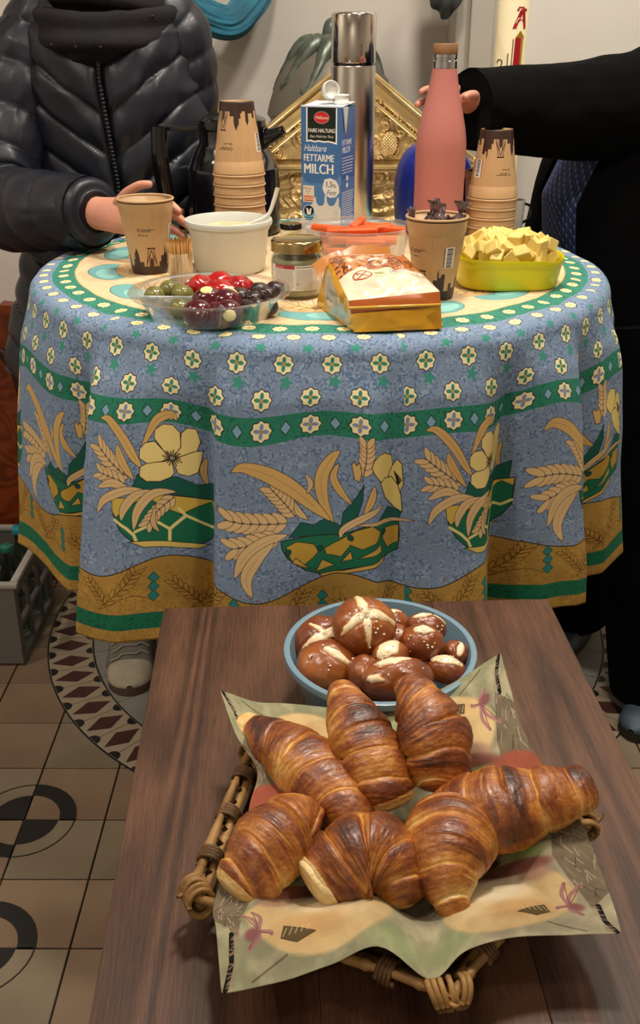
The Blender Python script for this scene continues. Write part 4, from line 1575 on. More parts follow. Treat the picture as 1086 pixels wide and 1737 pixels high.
v = panel((-hw, -hd, 0), (hw, -hd, 0), (hw, -hd, MHT), (-hw, -hd, MHT), 8, 14, bulge=.0015)
b.add(*v)
obj('front_panel', b, M_front, cart, local=True)
b = MB()
b.add(*panel((hw, -hd, 0), (hw, hd, 0), (hw, hd, MHT), (hw, -hd, MHT), 8, 14, bulge=-.001))
obj('side_panel', b, M_side, cart, local=True)
b = MB()
b.add(*panel((-hw, hd, 0), (-hw, -hd, 0), (-hw, -hd, MHT), (-hw, hd, MHT), 4, 6))
b.add(*panel((hw, hd, 0), (-hw, hd, 0), (-hw, hd, MHT), (hw, hd, MHT), 4, 6))
obj('back_panel', b, M_blue_card, cart, local=True)
b = MB()
b.add(*panel((-hw, -hd, MHT), (hw, -hd, MHT), (hw, hd, MHT + .006), (-hw, hd, MHT + .006), 6, 6))
b.add(*rbox(MWD + .001, 0.0025, 0.0035, .0008, 1, c=(0, -hd + .001, MHT + .0005)))
v, f = prism([(0, 0), (0.022, 0.0), (0.011, 0.042)], 0, 0.0018)
v = np.asarray(v)
v = np.stack([hw + .0008 + v[:, 2] + 0 * v[:, 0], -hd + 0.004 + v[:, 0], MHT - v[:, 1]], -1)
b.add(v, f)
obj('top_fold', b, mat('carton_white', '#c9d2dc', rough=.4), cart, local=True, smooth=False)
M_wcap = mat('white_plastic', '#e2e0d8', rough=.3)
b = MB()
b.add(*wlathe([(0.0145, 0), (0.0145, .003), (0.0125, .004), (0.0125, .011), (0.0135, .012), (0.0135, .0145), (.011, .0145), (.0108, .001)], 32, c=(0.022, 0.006, MHT + .004)))
obj('spout', b, M_wcap, cart, local=True)
b = MB()
b.add(*wlathe([(0.0001, 0), (0.0135, 0), (0.0155, .001), (0.0155, .010), (0.0145, .0115), (0.0135, .0108), (.0135, .003), (.0001, .0025)], 32))
p = obj('screw_cap', b, M_wcap, cart, local=True)
p.location = (0.000, 0.004, MHT + .024)
p.rotation_euler = (1.35, 0.15, 0.75)
b = MB()
b.add(*tube([(0.010, 0.005, MHT + .008), (0.004, 0.004, MHT + .011)], .0025, 8))
obj('cap_hinge', b, M_wcap, cart, local=True)

# ---- steel vacuum flask
M_steel = mat('brushed_steel', '#c9c2b8', rough=0.24, metal=1.0, bump=.06, bscale=900, stretch=(1, 1, .02))
M_steel2 = mat('polished_steel', '#cfc8be', rough=0.14, metal=1.0)
fl = thing('vacuum_flask', at(598, 2.0, 1.2), 'tall brushed steel vacuum flask behind the milk carton', 'flask')
R_ = 0.0408
b = MB()
b.add(*wlathe([(0.0001, 0), (R_ - .002, 0), (R_, .003), (R_, 0.286), (R_ - .001, 0.2885), (R_ - .003, .2885)], 64))
obj('body', b, M_steel, fl, local=True, edge=45)
b = MB()
b.add(*wlathe([(R_ - .003, .2885), (R_ - .003, .2925), (0.0001, .2925)], 48))
obj('seal', b, M_gloss_black, fl, local=True, edge=45)
b = MB()
b.add(*wlathe([(R_ - .003, .2925), (R_ - .0005, .2930), (R_, .2945), (R_ - .0006, .371), (R_ - .003, .375), (R_ - .006, .376), (0.0001, .376)], 64))
obj('cup_lid', b, M_steel2, fl, local=True, edge=45)

# ---- pink bottle with wooden cap
M_pink = mat('pink_coating', '#b9736a', rough=0.38, bump=.03, bscale=600)
pb = thing('pink_bottle', at(747, 1.80, 1.18), 'matte pink drinking bottle with wooden cap and steel neck', 'bottle')
b = MB()
pp = smooth_path([(0.0385, 0.0), (0.0425, 0.004), (0.0425, 0.06), (0.0425, 0.11), (0.0428, 0.165), (0.0405, 0.19), (0.0355, 0.215), (0.0295, 0.24), (0.0248, 0.262), (0.0215, 0.281), (0.0203, 0.2895)], 50)
b.add(*wlathe(np.vstack([[(0.0001, 0)], pp, [(0.019, .2897)]]), 72))
obj('body', b, M_pink, pb, local=True, edge=60)
b = MB()
b.add(*wlathe([(0.0185, .2895), (0.0202, .290), (0.0202, .301), (.0192, .302), (.0192, .3045), (.0202, .3055), (0.0202, .311), (.018, .3112)], 48))
obj('neck_ring', b, mat('chrome', '#c9c9c9', rough=.06, metal=1), pb, local=True, edge=40)
b = MB()
b.add(*wlathe([(0.018, .3112), (0.0198, .3115), (0.0202, .313), (0.0202, .325), (.019, .3268), (.0001, .327)], 48))
obj('cap', b, mat('cap_wood', '#8d6541', rough=.6, var=.2, vscale=30), pb, local=True, edge=40)

# ---- royal blue jug, terracotta pot, white mug behind
bj = thing('blue_jug', at(736, 2.055, 1.12), 'round royal blue jug half hidden behind the pink bottle', 'jug')
b = MB()
b.add(*wlathe(np.vstack([[(0.0001, 0)], smooth_path([(0.068, 0), (0.0745, 0.01), (0.077, 0.05), (0.076, 0.085), (0.068, 0.118), (0.050, 0.142), (0.024, 0.154), (0.0005, 0.157)], 40)]), 64))
obj('body', b, mat('royal_blue', '#15267f', rough=.3, coat=.1), bj, local=True)
b = MB()
b.add(*tube(smooth_path([(0.0, 0.07, 0.13), (0.0, 0.105, 0.11), (0, 0.11, 0.06), (0, 0.075, 0.03)], 20), 0.008, 10, up=(1, 0, 0)))
obj('handle', b, mat('royal_blue', '#15267f'), bj, local=True)
tpz = thing('terracotta_pot', at(815, 1.975, 1.1), 'small brown terracotta pot behind the short cup stack', 'pot')
b = MB()
b.add(*wlathe([(0.0001, 0), (0.024, 0), (0.030, 0.095), (0.033, 0.097), (0.033, 0.108), (0.031, 0.1095), (0.029, 0.108), (0.026, 0.02), (0.0001, 0.01)], 48))
obj('shell', b, mat('terracotta', '#a3684f', rough=.7, var=.1), tpz, local=True, edge=45)
b = MB()
b.add(*wlathe([(0.0001, 0.09), (0.0275, 0.09)], 24))
obj('soil', b, mat('soil', '#2a1c14', rough=.95, bump=.8), tpz, local=True)
mg = thing('white_mug', at(873, 2.0, 1.06), 'small white mug with thin black handle behind the short cup stack', 'mug')
b = MB()
b.add(*wlathe([(0.0001, 0), (0.016, 0), (0.0165, .002), (0.0185, 0.052), (0.0180, 0.053), (0.017, .052), (0.015, .004), (0.0001, .003)], 32))
obj('body', b, mat('white_glaze', '#e6e4dc', rough=.2), mg, local=True)
b = MB()
b.add(*tube(smooth_path([(0.016, -0.005, 0.046), (0.026, -0.012, 0.042), (0.028, -0.012, 0.022), (0.016, -0.005, 0.01)], 18), 0.0026, 8, up=(0, 1, 0)))
obj('handle', b, M_gloss_black, mg, local=True)

# ---- yellow dish heaped with cheese cubes
yx, yy2 = X_at(861, 1.518, 1.07), 1.518
dish = thing('yellow_dish', (yx, yy2, TT), 'oval yellow plastic dish heaped with cheese cubes', 'dish')
b = MB()
n = 96
th = np.linspace(0, 2 * PI, n, endpoint=False)
A_, B_ = 0.082, 0.060


def sup(a, bb, e=2.8):
    c_, s_ = np.cos(th), np.sin(th)
    return np.stack([a * np.sign(c_) * np.abs(c_) ** (2 / e), bb * np.sign(s_) * np.abs(s_) ** (2 / e)], -1)


lev = [(0.001, 0), (0.84, 0), (0.88, 0.0012), (0.905, 0.004), (0.96, 0.030), (0.965, 0.0335), (0.985, 0.035), (1.0, 0.044), (0.995, 0.0455), (0.982, 0.0445), (0.95, 0.034), (0.90, 0.006), (0.85, 0.003), (0.001, 0.003)]
rings = []
for k, zz in lev:
    p2 = sup(A_ * k, B_ * k)
    wave_ = 0.003 * np.exp(-((th - 5.5) / 0.35) ** 2) * (zz > .03)
    rings.append(np.concatenate([p2, (zz - wave_)[:, None] + 0 * p2[:, :1]], 1))
V_ = np.stack(rings, 1)
b.add(V_, gridf(n, len(lev), wu=True))
obj('shell', b, mat('yellow_plastic', '#e0d418', rough=.33, coat=.15, sss=0), dish, local=True, edge=60)
M_cheese = mat('cheese', '#e4c972', rough=0.55, var=.05, vscale=25, bump=.1, bscale=80)
rc = random.Random(21)
cms = []
for i in range(7):
    s = (rc.uniform(.017, .024), rc.uniform(.016, .022), rc.uniform(.014, .020))
    v, f = rbox(*s, 0.0012, 1)
    v = np.asarray(v)
    sh = np.array([[1, rc.uniform(-.3, .3), rc.uniform(-.25, .25)], [0, 1, rc.uniform(-.3, .3)], [0, 0, 1]])
    v = v @ sh.T
    if i % 3 == 0:
        v[:, 0] *= 1 - 0.55 * np.clip(v[:, 2] / s[2] + .5, 0, 1)
    b = MB()
    b.add(v, f)
    cms.append(b.mesh('cheese_cube', M_cheese, False))
placed = []
for layer, (kk, z0_, cnt) in enumerate(((0.62, 0.015, 16), (0.68, 0.029, 20), (0.80, 0.046, 34), (0.72, 0.056, 28), (0.52, 0.066, 16))):
    got = tries = 0
    while got < cnt and tries < 4000:
        tries += 1
        a, q = rc.uniform(0, 2 * PI), math.sqrt(rc.random()) * kk
        x, y = A_ * q * math.cos(a), B_ * q * math.sin(a)
        z_ = z0_ + rc.uniform(-.003, .003)
        if all((x - p[0]) ** 2 + (y - p[1]) ** 2 + (z_ - p[2]) ** 2 > 0.0118 ** 2 for p in placed):
            placed.append((x, y, z_))
            got += 1
            o = bpy.data.objects.new('cheese_cube', cms[rc.randrange(7)])
            COL.objects.link(o)
            o.location = (yx + x, yy2 + y, TT + z_)
            o.rotation_euler = (rc.uniform(0, 6), rc.uniform(0, 6), rc.uniform(0, 6))
            tag(o, 'pale cheese cube heaped in the yellow dish', 'cheese', 'cheese cubes in the yellow dish')

# ---- bag of pretzels
bag = thing('pretzel_bag', (0.09, 1.33, TT), 'opened bag of little pretzels with orange and yellow front end', 'snack bag')
ti = Img(1000, 1100, '#d8c7a8')
ti.tf = (0, 0, 1, 1)
# see-through half showing pretzels (upper part), then printed cream strip (lower)
ti.rect(0, 0, 1000, 620, '#b56b35')
rb_ = random.Random(12)
for q in range(60):
    x, y = rb_.uniform(0, 1000), rb_.uniform(0, 600)
    ti.ell(x, y, 62, 46, None, ('#6d3212', '#8a4419', '#c98a4e')[q % 3], 26, rot=rb_.uniform(0, 3))
for q in range(9):  # soft pale highlights of the film, painted over the pretzels
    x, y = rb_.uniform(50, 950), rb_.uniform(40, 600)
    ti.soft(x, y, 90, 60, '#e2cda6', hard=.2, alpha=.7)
ti.poly([(0, 640), (120, 560), (300, 520), (420, 610), (640, 600), (800, 560), (1000, 640), (1000, 1100), (0, 1100)], '#dccdb2')
ti.ell(255, 700, 105, 88, None, '#a4502f', 22)
for a in (-1, 1):
    ti.line(smooth_path([(255 + a * 80, 760), (255 + a * 10, 720), (255 - a * 60, 640)], 10), '#a4502f', 18)
ti.text('B', 195, 690, 60, '#7d3a22', 0.02)
ti.soft(450, 700, 75, 45, '#86954a', hard=.6)
ti.poly([(590, 650), (740, 640), (765, 700), (740, 760), (610, 770), (580, 715)], '#e6e2d4', '#3b5a4a', 8)
ti.text('BIO', 600, 705, 62, '#20302a', 0.02)
ti.line([(610, 725), (735, 722)], '#3b5a4a', 6)
ti.text('125 g', 790, 745, 84, '#a85c40', 0.0)
ti.text('℮', 955, 745, 60, '#a85c40')
M_bagtop = img_mat('bag_top', ti, rough=.22, coat=.7, repeat=False)
fi2 = Img(800, 500, '#d39a22')
fi2.tf = (0, 0, 1, 1)
fi2.rect(0, 0, 800, 190, '#b4602a')
fi2.rect(0, 185, 800, 205, '#7a3b1c')
fi2.rect(640, 165, 800, 200, '#3a2a20')
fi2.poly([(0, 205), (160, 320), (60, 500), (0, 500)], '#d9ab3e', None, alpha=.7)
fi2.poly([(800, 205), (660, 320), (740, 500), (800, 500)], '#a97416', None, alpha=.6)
M_bagfront = img_mat('bag_front', fi2, rough=.25, coat=.6, repeat=False)
si2 = Img(900, 500, '#d8a026')
si2.tf = (0, 0, 1, 1)
si2.poly([(180, 60), (640, 150), (800, 300), (800, 470), (300, 450), (160, 300)], '#b9b6ae')
for y in range(110, 450, 20):
    x = 200 + rb_.randint(0, 30)
    while x < 760:
        w = rb_.randint(15, 50)
        si2.line([(x, y), (x + w, y + 8)], '#4a443c', 6, .8)
        x += w + 14
M_bagside = img_mat('bag_side', si2, rough=.25, coat=.6, repeat=False)
# corner points in the world, read off the photograph's layout
FBL, FBR = np.array([0.044, 1.245, TT]), np.array([0.157, 1.262, TT])
FTL, FTR = np.array([0.036, 1.255, TT + .038]), np.array([0.153, 1.275, TT + .045])
BBL, BBR = np.array([-0.005, 1.385, TT]), np.array([0.145, 1.40, TT])
BTL, BTR = np.array([0.010, 1.395, TT + .066]), np.array([0.115, 1.405, TT + .066])


def bagpatch(c, n, m, arch, seed, crump=0.003, hold_=True):
    U_, V_ = np.meshgrid(np.linspace(0, 1, n), np.linspace(0, 1, m), indexing='ij')
    P_ = c[0] * ((1 - U_) * (1 - V_))[..., None] + c[1] * (U_ * (1 - V_))[..., None] + c[2] * (U_ * V_)[..., None] + c[3] * ((1 - U_) * V_)[..., None]
    w_ = np.sin(PI * U_) * np.sin(PI * V_)
    nrm = np.cross(c[1] - c[0], c[3] - c[0])
    nrm /= np.linalg.norm(nrm)
    nz = vnoise(P_, 30, seed, 1) * .6 + (np.abs(vnoise(P_, 55, seed + 3)) - .3)
    P_ = P_ + nrm * (arch * w_ ** .7 + crump * nz * np.minimum(1, w_ * 3))[..., None]
    return P_, gridf(n, m), np.stack([U_, V_], -1)


b = MB()
b.add(*bagpatch((FTL, FTR, BTR, BTL), 60, 60, .012, 5, .0065))
obj('top_panel', b, M_bagtop, bag)
b = MB()
b.add(*bagpatch((FBL, FBR, FTR, FTL), 40, 20, .002, 7, .002))
b.add(*rbox(0.120, 0.003, 0.004, .001, 1, c=(0.095, 1.257, TT + .030), rot=(0, 0, .15)))
obj('front_panel', b, M_bagfront, bag)
b = MB()
b.add(*bagpatch((BBL, FBL, FTL, BTL), 40, 20, .004, 9, .003))
obj('side_panel', b, M_bagside, bag)
b = MB()
b.add(*bagpatch((FBR, BBR, BTR, FTR), 30, 20, .004, 11, .003))
b.add(*bagpatch((BBR, BBL, BTL, BTR), 30, 20, .006, 13, .004))
b.add(*panel(tuple(BBL), tuple(BBR), tuple(FBR), tuple(FBL), 3, 3))
obj('back_panel', b, mat('bag_yellow', '#c18a2a', rough=.25, coat=.5), bag)
b = MB()
P0 = np.array([[-0.012, 1.372, TT + .058], [0.008, 1.39, TT + .068], [0.03, 1.402, TT + .073], [0.06, 1.41, TT + .078], [0.095, 1.41, TT + .077]])
base_ = smooth_path([(-0.002, 1.36, TT + .040), (0.012, 1.38, TT + .058), (0.035, 1.39, TT + .062), (0.06, 1.395, TT + .062), (0.1, 1.397, TT + .06)], 30)
top_ = smooth_path(P0, 30)
VV_ = np.stack([base_ + (top_ - base_) * t for t in np.linspace(0, 1, 8)], 1)
VV_ += 0.0025 * vnoise(VV_, 90, 4)[..., None]
b.add(VV_, gridf(30, 8))
obj('torn_edge', b, mat('bag_orange', '#b3712c', rough=.25, coat=.5), bag)

# ================================================================ ON THE WOODEN TABLE
# ---- basket of split rods
RIMZ = WZ + 0.040
M_rod = mat('basket_rod', '#a9814a', rough=0.5, var=.0, col2='#6b4a24', vscale=25, bump=.3, bscale=120)
M_rod_d = mat('basket_binding', '#5c4021', rough=0.6, var=.3, vscale=60, bump=.5, bscale=200)
M_weave = mat('basket_weave', '#4a3319', rough=0.7, var=.4, vscale=80, bump=.4)
bc = [onz(331, 1514, RIMZ), onz(762, 1683, RIMZ), onz(992, 1392, RIMZ), onz(775, 1204, RIMZ), onz(432, 1268, RIMZ)]
bcen = sum(bc) / 5
basket = thing('basket', (bcen[0], bcen[1], WZ), 'low rod basket lined with a printed napkin under the croissants', 'basket')
bb = [np.array([bcen[0] + (p[0] - bcen[0]) * 0.80, bcen[1] + (p[1] - bcen[1]) * 0.80, WZ + 0.006]) for p in bc]
rr_ = random.Random(4)
for i in range(5):
    p, q = bc[i], bc[(i + 1) % 5]
    nrm = np.cross(q - p, [0, 0, 1])
    nrm /= np.linalg.norm(nrm)
    for k, (dz, do) in enumerate(((0.0, 0.004), (-0.007, -0.004))):
        b = MB()
        n = 60
        t = np.linspace(-0.03, 1.03, n)[:, None]
        P = p + (q - p) * t + np.array([0, 0, dz]) + nrm * do
        P[:, 2] += 0.002 * np.sin(t[:, 0] * 9 + i)
        R = 0.0038 + 0.0008 * vnoise(np.stack([t[:, 0] * 9, 0 * t[:, 0] + i, 0 * t[:, 0] + k], -1), 1, 3)
        node = np.abs(((t[:, 0] * 5 + .3 * k) % 1) - .5) < .035
        b.add(*tube(P, R + .0011 * node, 12))
        obj('rim_rod', b, M_rod, basket)
    for f in (0.22, 0.5, 0.78):
        b = MB()
        c = p + (q - p) * f + np.array([0, 0, -.003])
        dr = (q - p) / np.linalg.norm(q - p)
        hel = np.linspace(0, 2 * PI * 4, 60)
        P = c + dr * ((hel / hel[-1] - .5) * .013)[:, None] + nrm * (0.0090 * np.cos(hel))[:, None] + np.array([0, 0, 1]) * (0.0078 * np.sin(hel))[:, None]
        b.add(*tube(P, 0.0019, 6))
        obj('binding', b, M_rod_d, basket)
    # corner wrapping: crossed straps
    b = MB()
    out = p - bcen
    out[2] = 0
    out /= np.linalg.norm(out)
    side = np.cross(out, [0, 0, 1])
    for s in range(7):
        a0 = rr_.uniform(-.5, .5)
        hel = np.linspace(0, 2 * PI, 22)
        ax = side * math.cos(a0) + np.array([0, 0, 1]) * math.sin(a0)
        u_ = out
        w_ = np.cross(ax, u_)
        c = p + side * (s - 3) * .0036 - out * .001 + np.array([0, 0, -.002])
        P = c + u_ * (0.0098 * np.cos(hel))[:, None] + w_ * (0.0115 * np.sin(hel))[:, None]
        b.add(*tube(P, 0.0023, 6))
    b.add(*tube(smooth_path([p + out * .006 + side * .004, p + out * .013 + np.array([0, 0, .002]), p + out * .016 + np.array([0, 0, .006]) - side * .002], 8), [.0022, .002, .0018, .0017, .0016, .0014, .001, .0006], 6))
    obj('corner_knot', b, M_rod, basket)
    p0, q0 = bb[i], bb[(i + 1) % 5]
    for k in range(11):
        f = (k + .5) / 11
        a_, z_ = p0 + (q0 - p0) * f, p + (q - p) * f
        b = MB()
        b.add(*tube(smooth_path([a_, (a_ + z_) / 2 + nrm * .002, z_], 6), 0.0026, 6))
        obj('stake', b, M_weave, basket)
    for k in range(4):
        f = (k + .5) / 4.4
        b = MB()
        b.add(*tube([p0 + (p - p0) * f + nrm * .003 * (-1) ** k, q0 + (q - q0) * f + nrm * .003 * (-1) ** k], 0.0028, 6))
        obj('side_strand', b, M_weave, basket)
b = MB()
b.add(*prism([(p[0], p[1]) for p in bb], WZ + 0.0005, WZ + 0.006))
obj('bottom', b, M_weave, basket, smooth=False)

# ---- printed napkin
NI = 1100
ni = Img(NI, NI, '#9c937a')
gy, gx = np.meshgrid(np.linspace(0, 1, NI), np.linspace(0, 1, NI), indexing='ij')
nz = vnoise(np.stack([gx, gy], -1), 4, 2, 3)
nz2 = vnoise(np.stack([gx, gy], -1), 26, 5, 3)
mixk = np.clip(.5 + 1.1 * nz, 0, 1)[..., None]
ni.a += (np.array(C('#74795a')) - ni.a) * mixk * .7
ni.a += (np.array(C('#cbbf9a')) - ni.a) * np.clip(nz2 * .8 + .1, 0, 1)[..., None] * .45


class Turn:
    """draw in a corner's own axes: p along one edge, q along the other, corner at 0,0"""

    def __init__(self, k):
        self.k = k

    def m(self, p, q):
        k = self.k
        return ((1 - p, 1 - q), (p, 1 - q), (p, q), (1 - p, q))[k]

    def rot(self, a):
        v0, v1 = np.array(self.m(0, 0)), np.array(self.m(math.cos(a), math.sin(a)))
        d_ = v1 - v0
        return math.atan2(d_[1], d_[0])

    def soft(self, p, q, rp, rq, col, rot=0.0, hard=.5, alpha=1.0):
        x, y = self.m(p, q)
        v0, v1 = np.array(self.m(0, 0)), np.array(self.m(math.cos(rot), math.sin(rot)))
        ni.soft(x, y, rp, rq, col, math.atan2(*(v1 - v0)[::-1]), hard, alpha)

    def poly(self, pts, col, line=None, lw=0, alpha=1.0):
        ni.poly([self.m(*p) for p in pts], col, line, lw, alpha)

    def line(self, pts, col, lw, alpha=1.0):
        ni.line([self.m(*p) for p in pts], col, lw, alpha)


ni.tf = (0, 0, NI, NI)
rb_ = random.Random(6)
for k in range(4):
    t = Turn(k)
    # bark and dark twig along the side
    t.poly([(0, 0.16), (.05, .10), (.10, .30), (.06, .48), (0, .5)], '#5d4b3c', None, 0, .75)
    for j in range(60):
        p, q = rb_.uniform(0, .08), rb_.uniform(.12, .5)
        t.line([(p, q), (p + rb_.uniform(-.01, .02), q + rb_.uniform(.01, .04))], rb_.choice(('#2f241c', '#8d7c66', '#b7a78c')), 3, .6)
    t.soft(.16, .34, .07, .12, '#6f8f45', .3, .2, .8)
    t.soft(.36, .40, .12, .08, '#93a35c', .2, .1, .7)
    t.soft(.42, .05, .12, .07, '#8e9a6c', 0, .1, .7)
    # apple between two corners
    if k >= 2:
        t.soft(.085, .385, .115, .105, '#94503c', 0, .86)
        t.soft(.115, .36, .06, .05, '#c9835c', .4, .1, .6)
        t.soft(.05, .43, .05, .04, '#7c1f18', 0, .1, .6)
        t.poly([(.17, .42), (.22, .43), (.21, .50), (.18, .52)], '#3f7a2c', None, 0, .85)
    # bird: body, breast, head, wing, tail
    t.soft(.25, .16, .235, .185, '#5f5a42', -.12, .2, .75)
    t.soft(.25, .16, .185, .135, '#c3a878', -.12, .90)
    t.soft(.27, .195, .135, .09, '#dccdab', -.12, .3)
    t.soft(.22, .10, .13, .055, '#b58d5e', -.05, .2, .8)
    t.soft(.34, .12, .06, .06, '#cdb68a', 0, .2, .6)
    t.soft(.20, .265, .13, .030, '#74443a', -.25, .6, .95)
    t.soft(.155, .24, .08, .035, '#8f6a60', -.5, .3, .7)
    t.soft(.285, .285, .065, .026, '#4a3226', -.1, .6, .95)
    t.soft(.385, .235, .055, .05, '#a8825a', 0, .6)
    t.soft(.37, .268, .045, .02, '#65492f', 0, .4, .9)
    t.soft(.402, .243, .0105, .012, '#14110f', 0, .8)
    t.soft(.405, .246, .004, .004, '#f0ece0', 0, .5)
    t.poly([(.432, .236), (.46, .222), (.43, .220)], '#3c2f26')
    t.poly([(.15, .085), (.185, .07), (.23, .085), (.20, .098), (.16, .112)], '#5b4a30', '#3a2d1e', 2)
    for j in range(5):
        t.line([(.155 + j * .014, .088 + j * .001), (.165 + j * .013, .105)], '#cdb98b', 2, .7)
    # claws and blossom
    for q0, q1 in (((.10, .11), (.06, .19)), ((.10, .11), (.095, .20)), ((.10, .11), (.075, .075)), ((.10, .11), (.13, .10))):
        t.line(smooth_path([q0, ((q0[0] + q1[0]) / 2 + .012, (q0[1] + q1[1]) / 2), q1], 8), '#9a706a', 11)
        t.line([q0, q1], '#6d4644', 4, .7)
    t.soft(.085, .105, .028, .022, '#7d5050', .5, .4)
    # black border line at the corner
    t.line([(.010, .004), (.03, .05), (.036, .11)], '#171310', 13)
    for j in range(22):
        a_ = rb_.uniform(0, 1)
        t.line([(.012 + .03 * a_, .004 + .12 * a_ + rb_.uniform(-.01, .01)), (.03 + .03 * a_, .01 + .12 * a_)], '#8a7460', 3, .6)
    t.line([(.075, .012), (.16, .05)], '#4b3b2a', 5, .7)
ni.a *= (1 + .16 * nz2 + .18 * nz)[..., None]
M_nap = img_mat('printed_napkin', ni, rough=.85, bump=.25, bscale=700, spec=.15, repeat=False)
del gx, gy, nz, nz2

top = [(373, 1171, .825), (432, 1190, .812), (500, 1193, .803), (560, 1199, .80), (622, 1206, .80), (676, 1202, .80), (730, 1178, .806), (788, 1146, .815), (850, 1106, .83)]
bot = [(375, 1686, .785), (466, 1668, .784), (558, 1638, .787), (644, 1607, .795), (730, 1662, .784), (790, 1615, .794), (873, 1590, .792), (960, 1587, .788), (1056, 1583, .79)]
lef = [(375, 1686, .785), (366, 1576, .792), (361, 1539, .792), (385, 1465, .797), (414, 1416, .80), (424, 1362, .80), (436, 1306, .80), (401, 1248, .81), (373, 1171, .825)]
rig = [(1056, 1583, .79), (1040, 1528, .79), (1018, 1466, .797), (990, 1400, .803), (955, 1352, .80), (925, 1305, .80), (888, 1238, .806), (868, 1172, .815), (850, 1106, .83)]
NN = 81
ct, cb, cl, cr_ = (smooth_path(x, NN) for x in (top, bot, lef, rig))
uu, vv = np.meshgrid(np.linspace(0, 1, NN), np.linspace(0, 1, NN), indexing='ij')   # u left-right, v bottom-top


def coons(c):
    A_ = cb[:, c][:, None] * (1 - vv) + ct[:, c][:, None] * vv
    B__ = cl[:, c][None, :] * (1 - uu) + cr_[:, c][None, :] * uu
    D_ = cb[0, c] * (1 - uu) * (1 - vv) + cb[-1, c] * uu * (1 - vv) + ct[0, c] * (1 - uu) * vv + ct[-1, c] * uu * vv
    return A_ + B__ - D_


px_, py_, pz_ = coons(0), coons(1), coons(2)
edge = np.maximum(np.abs(2 * uu - 1), np.abs(2 * vv - 1))
lo = np.clip((edge - .30) / .45, 0, 1)
lo = lo * lo * (3 - 2 * lo)
floorz = WZ + 0.0115
hump = np.clip(1 - np.abs(edge - .80) / .18, 0, 1)
pz_ = floorz + (pz_ - floorz) * lo + .007 * hump * (vv < .35) * lo
P = np.zeros((NN, NN, 3))
for i in range(NN):
    for j in range(NN):
        P[i, j] = onz(px_[i, j], py_[i, j], pz_[i, j])
P[..., 2] += .0022 * vnoise(P[..., :2], 26, 3, 2) * np.clip(edge, .2, 1)
P[..., 2] = np.maximum(P[..., 2], WZ + .008)
b = MB()
b.add(P, gridf(NN, NN), np.stack([uu, vv], -1))
nap = tag(obj('napkin', b, M_nap), 'paper napkin printed with birds and apples lining the croissant basket', 'napkin')
s_ = nap.modifiers.new('thickness', 'SOLIDIFY')
s_.thickness = .0006
sb = nap.modifiers.new('smooth', 'SUBSURF')
sb.levels = sb.render_levels = 1

# ---- croissants
CRO = [(0.0, '#e9cf95'), (0.22, '#d6a557'), (0.45, '#b06c28'), (0.66, '#7c3d12'), (0.85, '#4a2009'), (1.0, '#210c05')]
M_cro = ramp_mat('croissant_crust', CRO, rough=.42, bump=.55, bscale=260, spec=.5, coat=.3, nscale=140, namt=.34)


